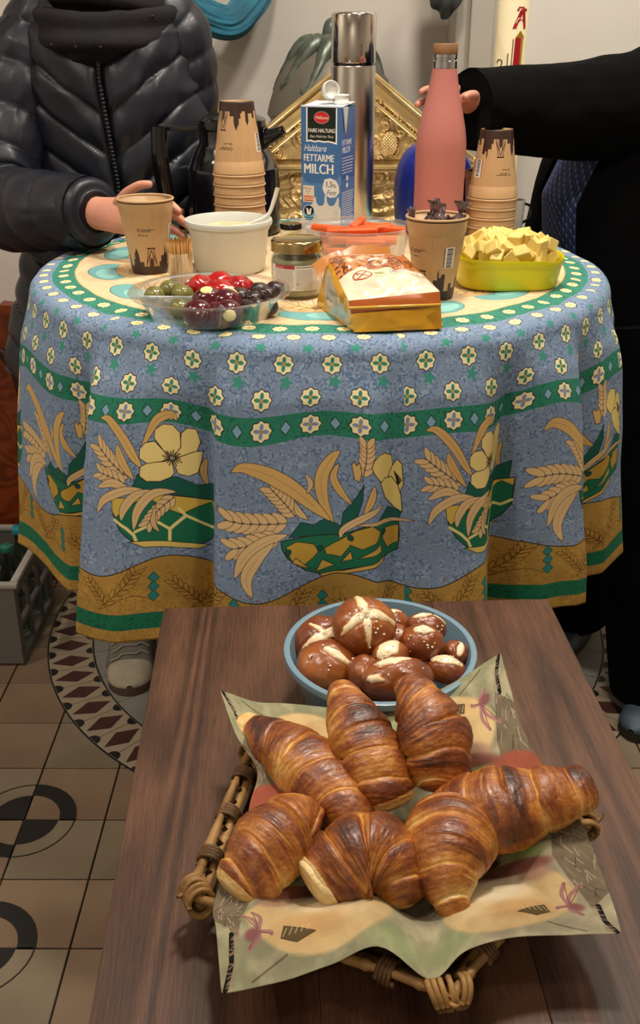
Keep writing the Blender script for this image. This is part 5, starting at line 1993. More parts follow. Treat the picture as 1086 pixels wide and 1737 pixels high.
def croissant(label, pts, rad, prof, seed, nroll=5, bake=0.0, tips=(0, 0), obl=0.55, skew=0.0, flat=0.9):
    """pts: (pixel x, pixel y, height) along the middle line; prof: relative thickness along it"""
    W = np.array([onz(*p) for p in pts])
    n, m = 260, 96
    S_ = smooth_path(W, n)
    seg = np.r_[0, np.cumsum(np.linalg.norm(np.diff(S_, axis=0), axis=1))]
    t = seg / seg[-1]
    T_, N_, B_2 = frames(S_)
    R = np.interp(t, np.linspace(0, 1, len(prof)), prof)
    R = np.convolve(np.r_[[R[0]] * 8, R, [R[-1]] * 8], np.ones(17) / 17, 'valid')
    R *= rad * .97
    cap = np.sqrt(np.clip(1 - np.clip((0.045 - np.minimum(t, 1 - t)) / .045, 0, 1) ** 2, 0.0008, 1))
    a = np.linspace(0, 2 * PI, m, endpoint=False)
    Tg, Ag = np.meshgrid(t, a, indexing='ij')
    half = np.abs(Tg - .5) * 2                       # 0 middle, 1 tips
    side = np.where(Tg < .5, -1.0, 1.0)
    wig = vnoise(np.stack([np.cos(Ag) * 1.2, np.sin(Ag) * 1.2, Tg * 3 + seed], -1), 1.0, seed, 2)
    ph = half * nroll * .5 + obl * .5 * np.cos(Ag - 0.6 * side - skew) * side + .14 * wig + .12
    fr = ph - np.floor(ph)
    # each layer swells just outside its edge and falls to the next edge
    swell = np.sin(PI * np.clip(fr, 0, 1) ** 0.62)
    stepd = np.exp(-(fr / .06) ** 2) + np.exp(-((1 - fr) / .03) ** 2)
    layers = np.floor(ph)
    irr = .7 + .6 * vnoise(np.stack([Tg * 4, np.cos(Ag) * .8, np.sin(Ag) * .8], -1), 1.0, seed + 20)
    rel = 1 + .125 * irr * (swell - .6) - .085 * np.clip(stepd, 0, 1) * irr * (1 - .5 * half) + .05 * vnoise(np.stack([Tg * 5, np.cos(Ag), np.sin(Ag)], -1), 1.1, seed + 30)
    fine = vnoise(np.stack([ph * 13, np.cos(Ag) * 1.4, np.sin(Ag) * 1.4], -1), 1.0, seed + 50, 3) * 1.3
    nv = np.stack([np.cos(Ag), np.sin(Ag), Tg * 9], -1)
    rel += .012 * fine + .035 * vnoise(nv, 1.3, seed + 2, 2) + .012 * vnoise(nv, 9, seed + 7, 2)
    RR = R[:, None] * cap[:, None] * rel
    v = S_[:, None, :] + RR[..., None] * (np.cos(Ag)[..., None] * N_[:, None, :] * flat + np.sin(Ag)[..., None] * B_2[:, None, :])
    up = np.cos(Ag)
    am = .40 + bake + .15 * up + .17 * (swell - .55) + .50 * vnoise(nv, .62, seed + 11, 3) + .16 * fine
    am = am - .24 * irr * np.clip(stepd, 0, 1) - .10 * (up < -.1) - .12 * np.clip(half - .8, 0, 1)
    for e, tp in enumerate(tips):
        if tp:
            tt_ = Tg if e == 0 else 1 - Tg
            am = np.where(tt_ < .10, am * (1 - tp) + .02 * tp, am)
    am = np.clip(am, 0.02, .97)
    b = MB()
    f = gridf(n, m, wv=True).tolist()
    f.append(list(range(m))[::-1])
    f.append([(n - 1) * m + i for i in range(m)])
    b.add(v, f, None, am)
    o = obj('croissant', b, M_cro)
    return tag(o, label, 'croissant', 'croissants in the basket')


croissant('long dark glazed croissant in the left rear of the basket under the napkin corner',
          [(405, 1222, .806), (470, 1262, .803), (535, 1312, .80), (585, 1372, .793), (592, 1410, .785)], .0305,
          [.34, .52, .74, .96, 1.06, 1.08, 1.02, .9, .7], 3, 5, .03, (.8, 0), skew=.4)
croissant('upright croissant with pale twisted layers and pointed top near the blue bowl',
          [(576, 1160, .842), (592, 1205, .836), (618, 1265, .822), (645, 1325, .805), (662, 1374, .785)], .0285,
          [.36, .56, .76, .96, 1.06, 1.08, 1.04, .98, .78], 8, 6, .02, (0, .7), skew=.8)
croissant('darkest croissant leaning upright over the front rim of the blue bowl',
          [(688, 1150, .860), (712, 1192, .850), (736, 1250, .832), (742, 1300, .812), (738, 1345, .795)], .0300,
          [.40, .58, .80, .96, 1.08, 1.12, 1.06, .94, .62], 14, 4, .15, (0, 0), skew=-.4)
croissant('smooth glossy croissant lying sideways and jutting out at the right',
          [(712, 1392, .795), (775, 1378, .804), (855, 1372, .812), (940, 1352, .820), (1006, 1330, .826)], .0320,
          [.40, .68, .98, 1.12, 1.10, .96, .84, .74, .56], 21, 5, .08, (0, 0), obl=.25, skew=.2)
croissant('curved croissant with dark patches at the front left corner of the basket',
          [(540, 1415, .800), (505, 1402, .806), (462, 1432, .804), (425, 1480, .797), (392, 1520, .787)], .0300,
          [.55, .84, 1.02, 1.10, 1.10, 1.02, .92, .8, .58], 30, 5, .03, (0, .75), skew=.3)
croissant('fat croissant with a pale broken end at the front middle of the basket',
          [(524, 1508, .790), (566, 1478, .797), (622, 1455, .802), (672, 1478, .797), (702, 1535, .785)], .0325,
          [.62, .82, 1.02, 1.14, 1.16, 1.10, .94, .72, .42], 37, 5, .05, (.97, 0), skew=.5)
croissant('croissant with fine flaky rings tapering to a point at the front right',
          [(772, 1392, .797), (762, 1430, .806), (757, 1474, .804), (766, 1525, .795), (786, 1578, .782)], .0325,
          [.80, 1.08, 1.16, 1.10, .98, .82, .60, .36, .04], 45, 6, .02, (0, .3), obl=.2)

# ---- blue bowl of lye rolls
BW = np.array([0.0615, 0.866, WZ])
M_bowl = mat('blue_plastic', '#6f8b9b', rough=.28, coat=.2, alpha=1.0)
bwl = thing('plastic_bowl', tuple(BW), 'wide grey blue plastic bowl full of lye rolls behind the basket', 'bowl')
b = MB()
b.add(*wlathe([(0.0001, 0.001), (0.066, 0.001), (0.070, 0.0), (0.073, 0.002), (0.091, 0.068), (0.0945, 0.0695), (0.0985, 0.0695), (0.0992, 0.0715), (0.0985, 0.0765), (0.0955, 0.0775), (0.0925, 0.0765), (0.089, 0.066), (0.0715, 0.005), (0.0001, 0.004)], 96))
obj('shell', b, M_bowl, bwl, local=True, edge=50)

LYE = [(0.0, '#ecdcb8'), (0.25, '#dcb97f'), (0.42, '#a55f24'), (0.65, '#7a3a14'), (1.0, '#3a1608')]
M_lye = ramp_mat('lye_crust', LYE, rough=.3, bump=.2, bscale=160, spec=.5, coat=.45, nscale=70, namt=.22)
M_salt = mat('coarse_salt', '#efebe0', rough=.5)


def roll(name, px, py, z, rx, ry, rz, label, seed, cuts=(), rot=0.0, bake=.0, salt=10, lump=.05, tilt=(0, 0), wide=.2):
    c = onz(px, py, z)
    o = thing(name, tuple(c), label, 'bread roll', 'lye rolls in the blue bowl', rot=(tilt[0], tilt[1], rot))
    v, f = ball(1, 1, 1, 72, 44)
    v = np.asarray(v)
    am = .56 + bake + .16 * vnoise(v, 1.3, seed, 2) - .14 * (v[:, 2] < -.3)
    sc = 1 + lump * vnoise(v, 1.5, seed + 3, 2) + .012 * vnoise(v, 7, seed)
    for (ax, ay, bx, by, w) in cuts:
        A_, B_3 = np.array([ax, ay]), np.array([bx, by])
        q = v[:, :2]
        ab = B_3 - A_
        tt_ = np.clip(((q - A_) @ ab) / (ab @ ab), 0, 1)
        dd = np.linalg.norm(q - A_ - tt_[:, None] * ab, axis=1)
        ww = w * (1.15 - 1.0 * np.abs(tt_ - 0.35)) + .02 * vnoise(v, 9, seed + 5)
        k = np.clip((ww - dd) / .05, 0, 1) * (v[:, 2] > 0.05)
        am = am * (1 - k) + k * (.06 + .06 * vnoise(v, 6, seed + 1))
        sc = sc * (1 + .03 * k) - .05 * np.exp(-((dd - ww) / .05) ** 2) * (v[:, 2] > .05)
    b = MB()
    b.add(v * sc[:, None] * np.array([rx, ry, rz]), f, None, np.clip(am, .01, .98))
    obj('crust', b, M_lye, o, local=True)
    if salt:
        b = MB()
        rs_ = random.Random(seed)
        cl_ = [(rs_.uniform(-.6, .6), rs_.uniform(-.7, .5)) for _ in range(3)]
        for j in range(salt):
            q = cl_[j % 3]
            x, y = q[0] + rs_.gauss(0, .22), q[1] + rs_.gauss(0, .2)
            if x * x + y * y > .93:
                continue
            h = math.sqrt(1 - x * x - y * y)
            s = rs_.uniform(.0012, .0021)
            b.add(*rbox(s, s * .8, s * .9, .0003, 1, c=(x * rx * 1.03, y * ry * 1.03, h * rz * 1.03), rot=(rs_.uniform(0, 3), rs_.uniform(0, 3), 0)))
        if b.n:
            tag(obj('salt', b, M_salt, o, local=True), kind='stuff')
    return o


star = ((0, 0, .05, .95, .17), (0, 0, -.80, -.30, .17), (0, 0, .85, -.35, .17), (0, 0, -.15, -.9, .15))
roll('lye_roll', 617, 1062, .832, .0335, .0325, .0265, 'largest round lye roll topmost with a pale star cut', 3, star, rot=.3, salt=34, tilt=(.45, -.1))
roll('lye_roll', 545, 1090, .800, .0285, .030, .024, 'reddish lye roll with long pale cut against the left bowl wall', 5, ((-.5, -.7, .6, .5, .22), (.1, 0, -.6, .3, .12)), rot=-.2, bake=.08, salt=14, tilt=(.5, .2))
roll('lye_roll', 556, 1132, .802, .0325, .0285, .0245, 'golden brown lye roll with a slanted cut at the front left of the bowl', 9, ((-.1, .35, .75, -.15, .17),), salt=12, tilt=(.55, .1))
roll('lye_knot', 716, 1092, .818, .0225, .0205, .021, 'lower half of the dark knotted roll at the bowl right', 12, ((-.3, .3, .35, .3, .30),), bake=.10, salt=20, lump=.12, tilt=(.5, .1))
roll('lye_knot', 722, 1066, .822, .022, .016, .018, 'upper half of the dark knotted roll with cracked white top', 15, ((-.6, .1, .1, .5, .22), (.3, .5, .8, .1, .16)), bake=.10, salt=8, lump=.12, tilt=(.3, .2))
roll('lye_piece', 663, 1112, .817, .0195, .0165, .014, 'small roll end with a broad white cut face in the bowl middle', 18, ((-.5, -.1, .3, .4, .55),), rot=.4, salt=4, tilt=(.35, 0))
roll('lye_piece', 618, 1142, .812, .0170, .0175, .018, 'small shiny brown knob low in the middle of the bowl', 22, (), bake=.06, salt=8, lump=.14, tilt=(.4, 0))
roll('lye_roll', 672, 1152, .812, .036, .022, .022, 'long dark pretzel piece behind the darkest croissant', 26, ((-.4, .25, .35, .5, .24), (-.75, -.3, -.45, -.55, .16)), rot=.1, bake=.1, salt=16, lump=.08, tilt=(.3, 0))
roll('lye_piece', 772, 1108, .803, .0135, .0145, .014, 'tiny roll end against the right bowl wall', 31, ((.1, -.5, .3, .4, .3),), bake=.02, salt=2, lump=.12, tilt=(.4, .2))
roll('lye_piece', 757, 1136, .803, .0205, .0150, .014, 'roll end with flat white top near the right napkin corner', 35, ((-.6, .2, .6, .3, .42),), rot=-.35, bake=.06, salt=8, tilt=(.35, .1))
roll('lye_roll', 672, 1090, .806, .0225, .020, .019, 'plain brown roll tucked between the largest roll and the knot', 41, (), bake=.08, salt=8, tilt=(.3, 0))
roll('lye_roll', 665, 1058, .812, .019, .017, .016, 'roll half hidden behind the largest round roll', 44, ((-.2, 0, .5, .2, .2),), bake=.04, salt=2)
for i, (dx, dy, r_) in enumerate(((-.035, .02, .030), (.03, .03, .030), (.03, -.032, .029), (-.028, -.036, .029))):
    P_ = BW + np.array([dx, dy, .033])
    o = roll('lye_roll', 600, 1100, .80, r_, r_, .024, ('brown roll at the bowl bottom, rear left', 'brown roll at the bowl bottom, rear right', 'brown roll at the bowl bottom, front right', 'brown roll at the bowl bottom, front left')[i], 50 + i, (), salt=0)
    o.location = tuple(P_)

# ================================================================ BEHIND THE TABLE
# ---- stone block carrying the gold shrine
M_stone = mat('altar_stone', '#8d867b', rough=.8, bump=.2, var=.1)
SHX, SHY = X_at(597, 2.42, 1.15), 2.42
alt = thing('altar_block', (SHX, 2.62, 0), 'pale stone block carrying the gold shrine and the bell', 'altar')
b = MB()
b.add(*rbox(.56, .66, .84, .006, 2, c=(SHX, 2.62, .423)))
obj('block', b, M_stone, alt, edge=40)
b = MB()
b.add(*rbox(.58, .68, .03, .006, 2, c=(SHX, 2.62, .858)))
obj('slab', b, M_stone, alt, edge=40)
AZ = .8735

M_gold = mat('carved_gold', '#b99a66', rough=.36, metal=.55, var=.25, vscale=40, bump=.15, bscale=160)
M_gold2 = mat('gold_moulding', '#c9ab72', rough=.28, metal=.6, var=.12, vscale=30)
shr = thing('gold_shrine', (SHX, SHY, AZ), 'carved gold shrine with gabled roof behind the flask and milk carton', 'shrine')
EZ, AP, HWD = 1.104, 1.322, .285


def relief(X, Y, seed, n=150, x0=-.3, x1=.3, y0=0, y1=.25, rmin=.009, rmax=.026):
    """carved scrolls: spirals packed over the panel"""
    r_ = np.random.default_rng(seed)
    Z = .0025 * vnoise(np.stack([X, Y], -1), 30, seed, 2)
    for _ in range(n):
        cx, cy, R = r_.uniform(x0, x1), r_.uniform(y0, y1), r_.uniform(rmin, rmax)
        s = r_.choice((-1, 1))
        dx, dy = X - cx, Y - cy
        rr = np.hypot(dx, dy)
        w = np.clip(1 - rr / R, 0, 1)
        th = np.arctan2(dy, dx)
        Z = np.maximum(Z, w ** .5 * (.0040 + .0040 * np.cos(rr / R * 11 - s * th + r_.uniform(0, 6))))
    return Z


gx_, gz_ = np.meshgrid(np.linspace(-1, 1, 330), np.linspace(0, 1, 170), indexing='ij')
inner = .80
Xp = gx_ * (HWD * inner) * (1 - gz_)
Zp = .012 + gz_ * (AP - EZ) * inner
Yp = -relief(Xp, Zp, 3, 230)
oval = np.hypot((Xp - .085) / .020, (Zp - .045) / .026)
Yp = np.where(oval < 1, -.010 - .004 * np.sqrt(np.clip(1 - oval ** 2, 0, 1)) + .0015 * np.sin(Xp * 900) * np.sin(Zp * 900), Yp)
b = MB()
b.add(np.stack([SHX + Xp, SHY + .008 + Yp, EZ + Zp], -1), gridf(330, 170))
obj('gable_relief', b, M_gold, shr)
b = MB()
b.add(*[np.asarray(q) if i == 0 else q for i, q in enumerate(prism([(-HWD, 0), (HWD, 0), (0, AP - EZ)], 0, .13))])
b.v[0] = np.stack([SHX + b.v[0][:, 0], SHY + .012 + b.v[0][:, 2], EZ + b.v[0][:, 1]], -1)
obj('roof', b, M_gold, shr, smooth=False)
for s in (-1, 1):
    e0, e1 = np.array([SHX + s * HWD, SHY + .004, EZ + .004]), np.array([SHX, SHY + .004, AP + .004])
    for nm, off, r_, dy in (('outer_moulding', 0.004, .0055, -.004), ('band', -.020, .016, .004), ('inner_moulding', -.041, .0045, -.004)):
        nrm = np.array([s * (AP - EZ), 0, HWD])
        nrm /= np.linalg.norm(nrm)
        sh = 0.0 if off > 0 else abs(off) * 1.5
        dr = (e1 - e0) / np.linalg.norm(e1 - e0)
        b = MB()
        b.add(*tube(smooth_path([e0 + nrm * off + dr * sh * .9 + [0, dy, 0], e1 + nrm * off - dr * (sh * .75) + [0, dy, 0]], 24), r_, 10, up=(0, 1, 0), flat=.35 if nm == 'band' else 1))
        obj(nm, b, M_gold2, shr)
b = MB()
b.add(*rbox(HWD * 2 + .01, .03, .010, .003, 2, c=(SHX, SHY + .004, EZ - .004)))
b.add(*rbox(HWD * 2 - .02, .025, .006, .002, 2, c=(SHX, SHY + .006, EZ - .013)))
obj('eaves_moulding', b, M_gold2, shr, edge=40)
gx_, gz_ = np.meshgrid(np.linspace(-1, 1, 260), np.linspace(0, 1, 150), indexing='ij')
Xp, Zp = gx_ * (HWD - .02), gz_ * (EZ - .018 - AZ)
wv_ = np.sin(Zp * 210 + 2.2 * np.sin(Xp * 26 + 1) + 3 * vnoise(np.stack([Xp, Zp], -1), 9, 2))
Yp = -.0035 - .0035 * wv_ - .7 * relief(Xp, Zp, 8, 90, y1=.22)
rope = np.exp(-((Zp - .145) / .009) ** 2)
Yp = Yp * (1 - rope) + rope * (-.008 - .003 * np.sin(Xp * 330 + Zp * 300))
b = MB()
b.add(np.stack([SHX + Xp, SHY + .02 + Yp, AZ + Zp], -1), gridf(260, 150))
obj('front_relief', b, M_gold, shr)
b = MB()
b.add(*rbox(HWD * 2 - .04, .12, EZ - .018 - AZ, .003, 1, c=(SHX, SHY + .022 + .06, AZ + (EZ - .018 - AZ) / 2)))
obj('chest', b, M_gold, shr, smooth=False)

# ---- bronze bell with carved crown
BX, BY = X_at(563, 2.80, 1.25), 2.80
bell = thing('bell', (BX, BY, AZ), 'grey bronze bell with carved crown behind the gold shrine', 'bell')
M_bronze = mat('grey_bronze', '#6f6b5f', rough=.5, metal=.35, var=.12, vscale=8, bump=.1, bscale=60)
M_bronze2 = mat('green_bronze', '#5f675e', rough=.38, metal=.6, var=.3, vscale=40)
kb = depth(2.80, 1.2) / 1700
b = MB()
pr_ = [(0.0001, .09), (.215, .0), (.22, .02), (.205, .10), (.187, .20), (.182, .235), (.186, .245), (.180, .262), (.166, .268), (.164, .292), (.158, .30), (.163, .308), (.168, .315), (.160, .345), (.142, .395), (.116, .437), (.084, .466), (.05, .482), (.02, .488), (.0001, .489)]
b.add(*wlathe(np.array(pr_) * [1, 1], 72, c=(BX, BY, AZ)))
obj('body', b, M_bronze, bell, edge=50)
for k in range(11):
    b = MB()
    a = k * 2 * PI / 11
    h = [(0.094, .425), (0.112, .392), (.136, .368), (.130, .398), (.100, .444), (.064, .476), (.03, .470)]
    pts = [(BX + r_ * math.cos(a + .12 * i), BY + r_ * math.sin(a + .12 * i), AZ + z_) for i, (r_, z_) in enumerate(h)]
    P_ = smooth_path(pts, 26)
    v, f = tube(P_, .019 + .007 * np.sin(np.linspace(0, PI * 3, 26)), 14)
    v = v + .006 * vnoise(v, 45, k, 2)[:, None]
    b.add(v, f)
    obj('crown_leaf', b, M_bronze2, bell)
b = MB()
v, f = ball(.028, .028, .045, 24, 14, c=(BX, BY, AZ + .495))
b.add(v + .004 * vnoise(v, 50, 3)[:, None], f)
obj('finial', b, M_bronze2, bell)

# ---- teal scarf hanging in a loop on the wall
M_teal = mat('teal_cloth', '#0f637c', rough=.7, var=.25, vscale=18, bump=.35, bscale=90, sheen=.3)
sc_ = thing('teal_scarf', tuple(ony(385, 0, 2.93)), 'teal blue cloth hanging in a loop on the pale wall', 'scarf')
pth = [ony(x, y, yy_) for x, y, yy_ in ((288, -60, 2.95), (306, -10, 2.92), (338, 22, 2.90), (388, 38, 2.88), (418, 14, 2.90), (440, -20, 2.93), (455, -70, 2.95))]
for s, (o_, w_, sd) in enumerate(((0.0, 1.0, 1), (.018, .75, 2))):
    P_ = smooth_path(np.array(pth) + np.array([o_ * .6, o_ * -1.0, -o_ * .3]), 120)
    n_ = 60
    T_, N_, B_2 = frames(P_, (0, 1, 0))
    t_ = np.linspace(0, 1, 120)
    wid = (.026 + .011 * np.sin(PI * t_)) * w_
    a_ = np.linspace(0, 2 * PI, n_, endpoint=False)
    A2, T2 = np.meshgrid(a_, t_)
    rr = wid[:, None] * (1 + .16 * np.sin(A2 * 7 + 4 * T2 + sd) + .10 * np.sin(A2 * 13 - 6 * T2) + .12 * vnoise(np.stack([np.cos(A2) * 2, np.sin(A2) * 2, T2 * 5], -1), 1, sd, 2))
    v = P_[:, None] + rr[..., None] * (np.cos(A2)[..., None] * N_[:, None] * .55 + np.sin(A2)[..., None] * B_2[:, None])
    b = MB()
    b.add(v, gridf(120, n_, wv=True))
    obj('strand', b, M_teal, sc_)
for x_, y_ in ((288, -62), (455, -72)):
    b = MB()
    p_ = ony(x_, y_, 2.95)
    b.add(*tube([p_ + [0, .055, .01], p_ + [0, 0, .01], p_ + [0, -.03, .02]], .006, 8))
    obj('peg', b, M_gloss_black, sc_)
# ---- dark grey cloth tip hanging at the top
gc = thing('grey_cloth', tuple(ony(752, 0, 2.80)), 'dark grey cloth tip hanging above the pink bottle', 'cloth')
b = MB()
P_ = smooth_path([ony(758, 34, 2.80), ony(757, 18, 2.79), ony(757, -5, 2.78), ony(752, -60, 2.78), ony(750, -120, 2.80)], 50)
v, f = tube(P_, np.interp(np.linspace(0, 1, 50), [0, .1, .35, .6, 1], [.0015, .011, .032, .050, .055]), 40, up=(0, 1, 0), flat=.6)
v = v + .003 * np.sin(v[:, :1] * 220)
b.add(v, f)
obj('cloth', b, mat('slate_cloth', '#4d5559', rough=.8, bump=.2), gc)

b = MB()
p_ = ony(750, -122, 2.80)
b.add(*tube([p_ + [0, .06, .02], p_ + [0, 0, .02], p_ + [0, 0, -.02]], .006, 8))
obj('hook', b, M_gloss_black, gc)
# ---- paschal candle
kx, ky = X_at(867, 2.62, 1.36), 2.62
can = thing('paschal_candle', (kx, ky, 0), 'tall ivory church candle with red letter and red and gold cross', 'candle')
CR = .0375
b = MB()
b.add(*wlathe([(0.0001, .80), (CR, .80), (CR, 1.62), (CR - .003, 1.625), (.01, 1.615), (.0001, 1.612)], 64, c=(kx, ky, 0)))
obj('wax', b, mat('ivory_wax', '#efe3bd', rough=.45, sss=.15), can, edge=50)
b = MB()
b.add(*tube([(kx, ky, 1.60), (kx, ky, 1.63), (kx + .003, ky, 1.645)], .0018, 8))
obj('wick', b, M_gloss_black, can)
b = MB()
b.add(*wlathe([(.0001, 0), (.085, 0), (.085, .02), (.05, .05), (.022, .09), (.02, .70), (.045, .76), (.055, .795), (.055, .80), (.0001, .80)], 48, c=(kx, ky, 0)))
obj('stand', b, mat('dark_iron', '#2c2825', rough=.5, metal=.6), can, edge=40)


def on_candle(p2, thick=.0016):
    """wrap flat polygons (u metres to the right, z) round the wax, facing the camera"""
    a0 = math.atan2(-ky, -kx)
    v, f = prism(p2, 0, thick)
    v = np.asarray(v)
    ang = a0 + v[:, 0] / CR
    R = CR + v[:, 2] - .0002
    return np.stack([kx + R * np.cos(ang), ky + R * np.sin(ang), v[:, 1]], -1), f


kz = depth(2.62, 1.36) / 1700


def cpx(x, y):
    return ((x - 867) * kz, ony(867, y, 2.62)[2])


M_redwax = mat('red_wax', '#a81c22', rough=.4)
M_goldwax = mat('gold_wax', '#c79a35', rough=.3, metal=.5)
b = MB()
for poly in ([(868, 48), (874, 48), (884, 22), (880, 16)], [(888, 48), (892, 48), (888, 14), (882, 16)], [(875, 37), (890, 37), (890, 33), (877, 33)], [(874, 19), (892, 19), (892, 15), (874, 15)], [(876, 14), (886, 14), (886, 12), (876, 12)]):
    b.add(*on_candle([cpx(*p) for p in poly]))
obj('letter_alpha', b, M_redwax, can, smooth=False)
b = MB()
for poly in ([(870, 240), (882, 240), (884, 64), (874, 64)],):
    n_ = 14
    b.add(*on_candle([cpx(*p) for p in poly]))
obj('red_cross', b, M_redwax, can, smooth=False)
b = MB()
for poly in ([(874, 64), (890, 63), (882, 52)], [(882, 240), (885, 240), (888, 64), (885, 64)]):
    b.add(*on_candle([cpx(*p) for p in poly], .0022))
obj('gold_edge', b, M_goldwax, can, smooth=False)
b = MB()
for poly in ([(868, 240), (869.4, 240), (871.4, 66), (870, 66)], [(861, 240), (862.4, 240), (864.4, 90), (863, 90)]):
    b.add(*on_candle([cpx(*p) for p in poly]))
two = smooth_path([cpx(844, 106), cpx(847, 101), cpx(853, 102), (cpx(854, 108)), cpx(849, 116), cpx(843, 122), cpx(856, 122)], 30)
T2_ = np.gradient(two, axis=0)
T2_ /= np.linalg.norm(T2_, axis=1)[:, None]
N2_ = np.stack([-T2_[:, 1], T2_[:, 0]], -1) * .0011
for i in range(29):
    b.add(*on_candle([tuple(two[i] - N2_[i]), tuple(two[i + 1] - N2_[i + 1]), tuple(two[i + 1] + N2_[i + 1]), tuple(two[i] + N2_[i])]))
obj('numeral_two', b, mat('dark_gold', '#5a4a20', rough=.5), can, smooth=False)

# ---- wooden pew end and bottle crate on the left
M_pew = wood_mat('pew_wood', '#4a1c0b', '#7a3413', '#94471f', 1.0, .4)
pew = thing('pew', (-1.0, 2.46, 0), 'reddish brown wooden pew end beside the bottle crate', 'pew')
sil = [(-.70, .0), (-.715, .30), (-.735, .60), (-.748, .735), (-.762, .772), (-.79, .775), (-.83, .74), (-.90, .70), (-1.05, .66), (-1.3, .66), (-1.3, 0)]
b = MB()
v, f = prism([(x, z_) for x, z_ in sil[::-1]], 0, .045)
v = np.asarray(v)
b.add(np.stack([v[:, 0], 2.44 + v[:, 2], v[:, 1]], -1), [q[::-1] for q in f])
obj('end_panel', b, M_pew, pew, smooth=False)
b = MB()
P_ = smooth_path([(-1.0, 2.435, .64), (-.84, 2.432, .67), (-.775, 2.432, .62), (-.75, 2.432, .45), (-.735, 2.432, .28), (-.73, 2.432, .02)], 40)
b.add(*tube(P_, .012, 10, up=(0, 1, 0)))
obj('moulding', b, mat('pew_dark', '#2b0f07', rough=.5), pew)
b = MB()
b.add(*rbox(.56, .40, .03, .004, 1, c=(-1.02, 2.69, .42)))
obj('seat', b, M_pew, pew, smooth=False)

cxr = -.712
crate = thing('bottle_crate', (cxr - .2, 2.175, 0), 'grey plastic crate with open lattice side holding glass bottles', 'crate')
M_crate = mat('crate_plastic', '#6f6a66', rough=.5, var=.05, bump=.1)
CL, CWD, CHT = .30, .40, .225
y0_, y1_ = 2.025, 2.025 + CL
for nm, x, w in (('side_frame', cxr, None), ('side_frame', cxr - CWD, None)):
    b = MB()
    for k in range(4):
        yk = y0_ + .012 + k * (CL - .024) / 3
        b.add(*rbox(.010, .020 if k in (0, 3) else .011, CHT - .01, .002, 1, c=(x - .005, yk, CHT / 2)))
    for z_, h in ((.012, .024), (.105, .014), (CHT - .030, .020)):
        b.add(*rbox(.012, CL, h, .002, 1, c=(x - .005, (y0_ + y1_) / 2, z_)))
    obj(nm, b, M_crate, crate, edge=40)
for y in (y0_, y1_):
    b = MB()
    b.add(*rbox(CWD, .010, CHT - .012, .002, 1, c=(cxr - CWD / 2, y, CHT / 2)))
    obj('end_wall', b, M_crate, crate, edge=40)
b = MB()
b.add(*rbox(CWD, CL, .008, .001, 1, c=(cxr - CWD / 2, (y0_ + y1_) / 2, .006)))
obj('bottom', b, M_crate, crate, smooth=False)
b = MB()
for s_, c_ in (((CWD + .02, .018, .014), (cxr - CWD / 2, y0_, CHT - .004)), ((CWD + .02, .018, .014), (cxr - CWD / 2, y1_, CHT - .004)), ((.018, CL, .014), (cxr - .002, (y0_ + y1_) / 2, CHT - .004)), ((.018, CL, .014), (cxr - CWD + .002, (y0_ + y1_) / 2, CHT - .004))):
    b.add(*rbox(*s_, .004, 2, c=c_))
obj('rim', b, mat('crate_rim', '#b2ada6', rough=.45), crate, edge=40)
M_bot = clear_mat('bottle_glass', (.72, .80, .74), .04, .08)
capc = [('#2b97a8', 'teal'), ('#2f7d68', 'green'), None]
k = 0
for iy, y in enumerate((2.075, 2.175, 2.275)):
    for ix in range(4):
        x = cxr - .055 - ix * .092
        c_ = (1 if (iy, ix) == (1, 0) else 0 if (iy, ix) in ((2, 0), (2, 1)) else None)
        nm_ = ('front', 'middle', 'rear')[iy]
        cn = ('nearest the lattice side', 'second from the lattice side', 'third from the lattice side', 'farthest from the lattice side')[ix]
        lab = f'{"uncapped" if c_ is None else capc[c_][1] + " capped"} clear bottle in the {nm_} crate row, {cn}'
        o = thing('bottle', (x, y, .0105), lab, 'bottle', 'bottles in the crate')
        b = MB()
        b.add(*wlathe([(.0001, 0), (.028, 0), (.031, .004), (.031, .125), (.027, .150), (.0145, .185), (.0125, .20), (.0125, .225), (.0140, .226), (.0140, .232), (.0105, .232), (.0105, .2), (.029, .12), (.029, .006), (.0001, .004)], 28))
        obj('glass', b, M_bot, o, local=True)
        if c_ is not None:
            b = MB()
            b.add(*wlathe([(.0150, .222), (.0155, .223), (.0155, .236), (.0145, .238), (.0001, .238)], 24))
            obj('cap', b, mat('cap_' + capc[c_][1], capc[c_][0], rough=.4), o, local=True)
        else:
            b = MB()
            b.add(*wlathe([(.0313, .05), (.0313, .105)], 24))
            obj('label', b, mat('bottle_label', '#5d6a55', rough=.6, var=.3), o, local=True)

# ================================================================ PEOPLE
M_skin = mat('skin', '#c98d76', rough=.5, var=.08, vscale=25, sss=.2, bump=.08, bscale=180)
M_navy = mat('puffer_nylon', '#10131f', rough=.42, coat=.03, spec=.5, bump=.18, bscale=55, var=.15, vscale=30)
M_blackc = mat('black_knit', '#030304', rough=.95, spec=.12, bump=.3, bscale=300)
M_trous = mat('black_trousers', '#030304', rough=.95, spec=.1)


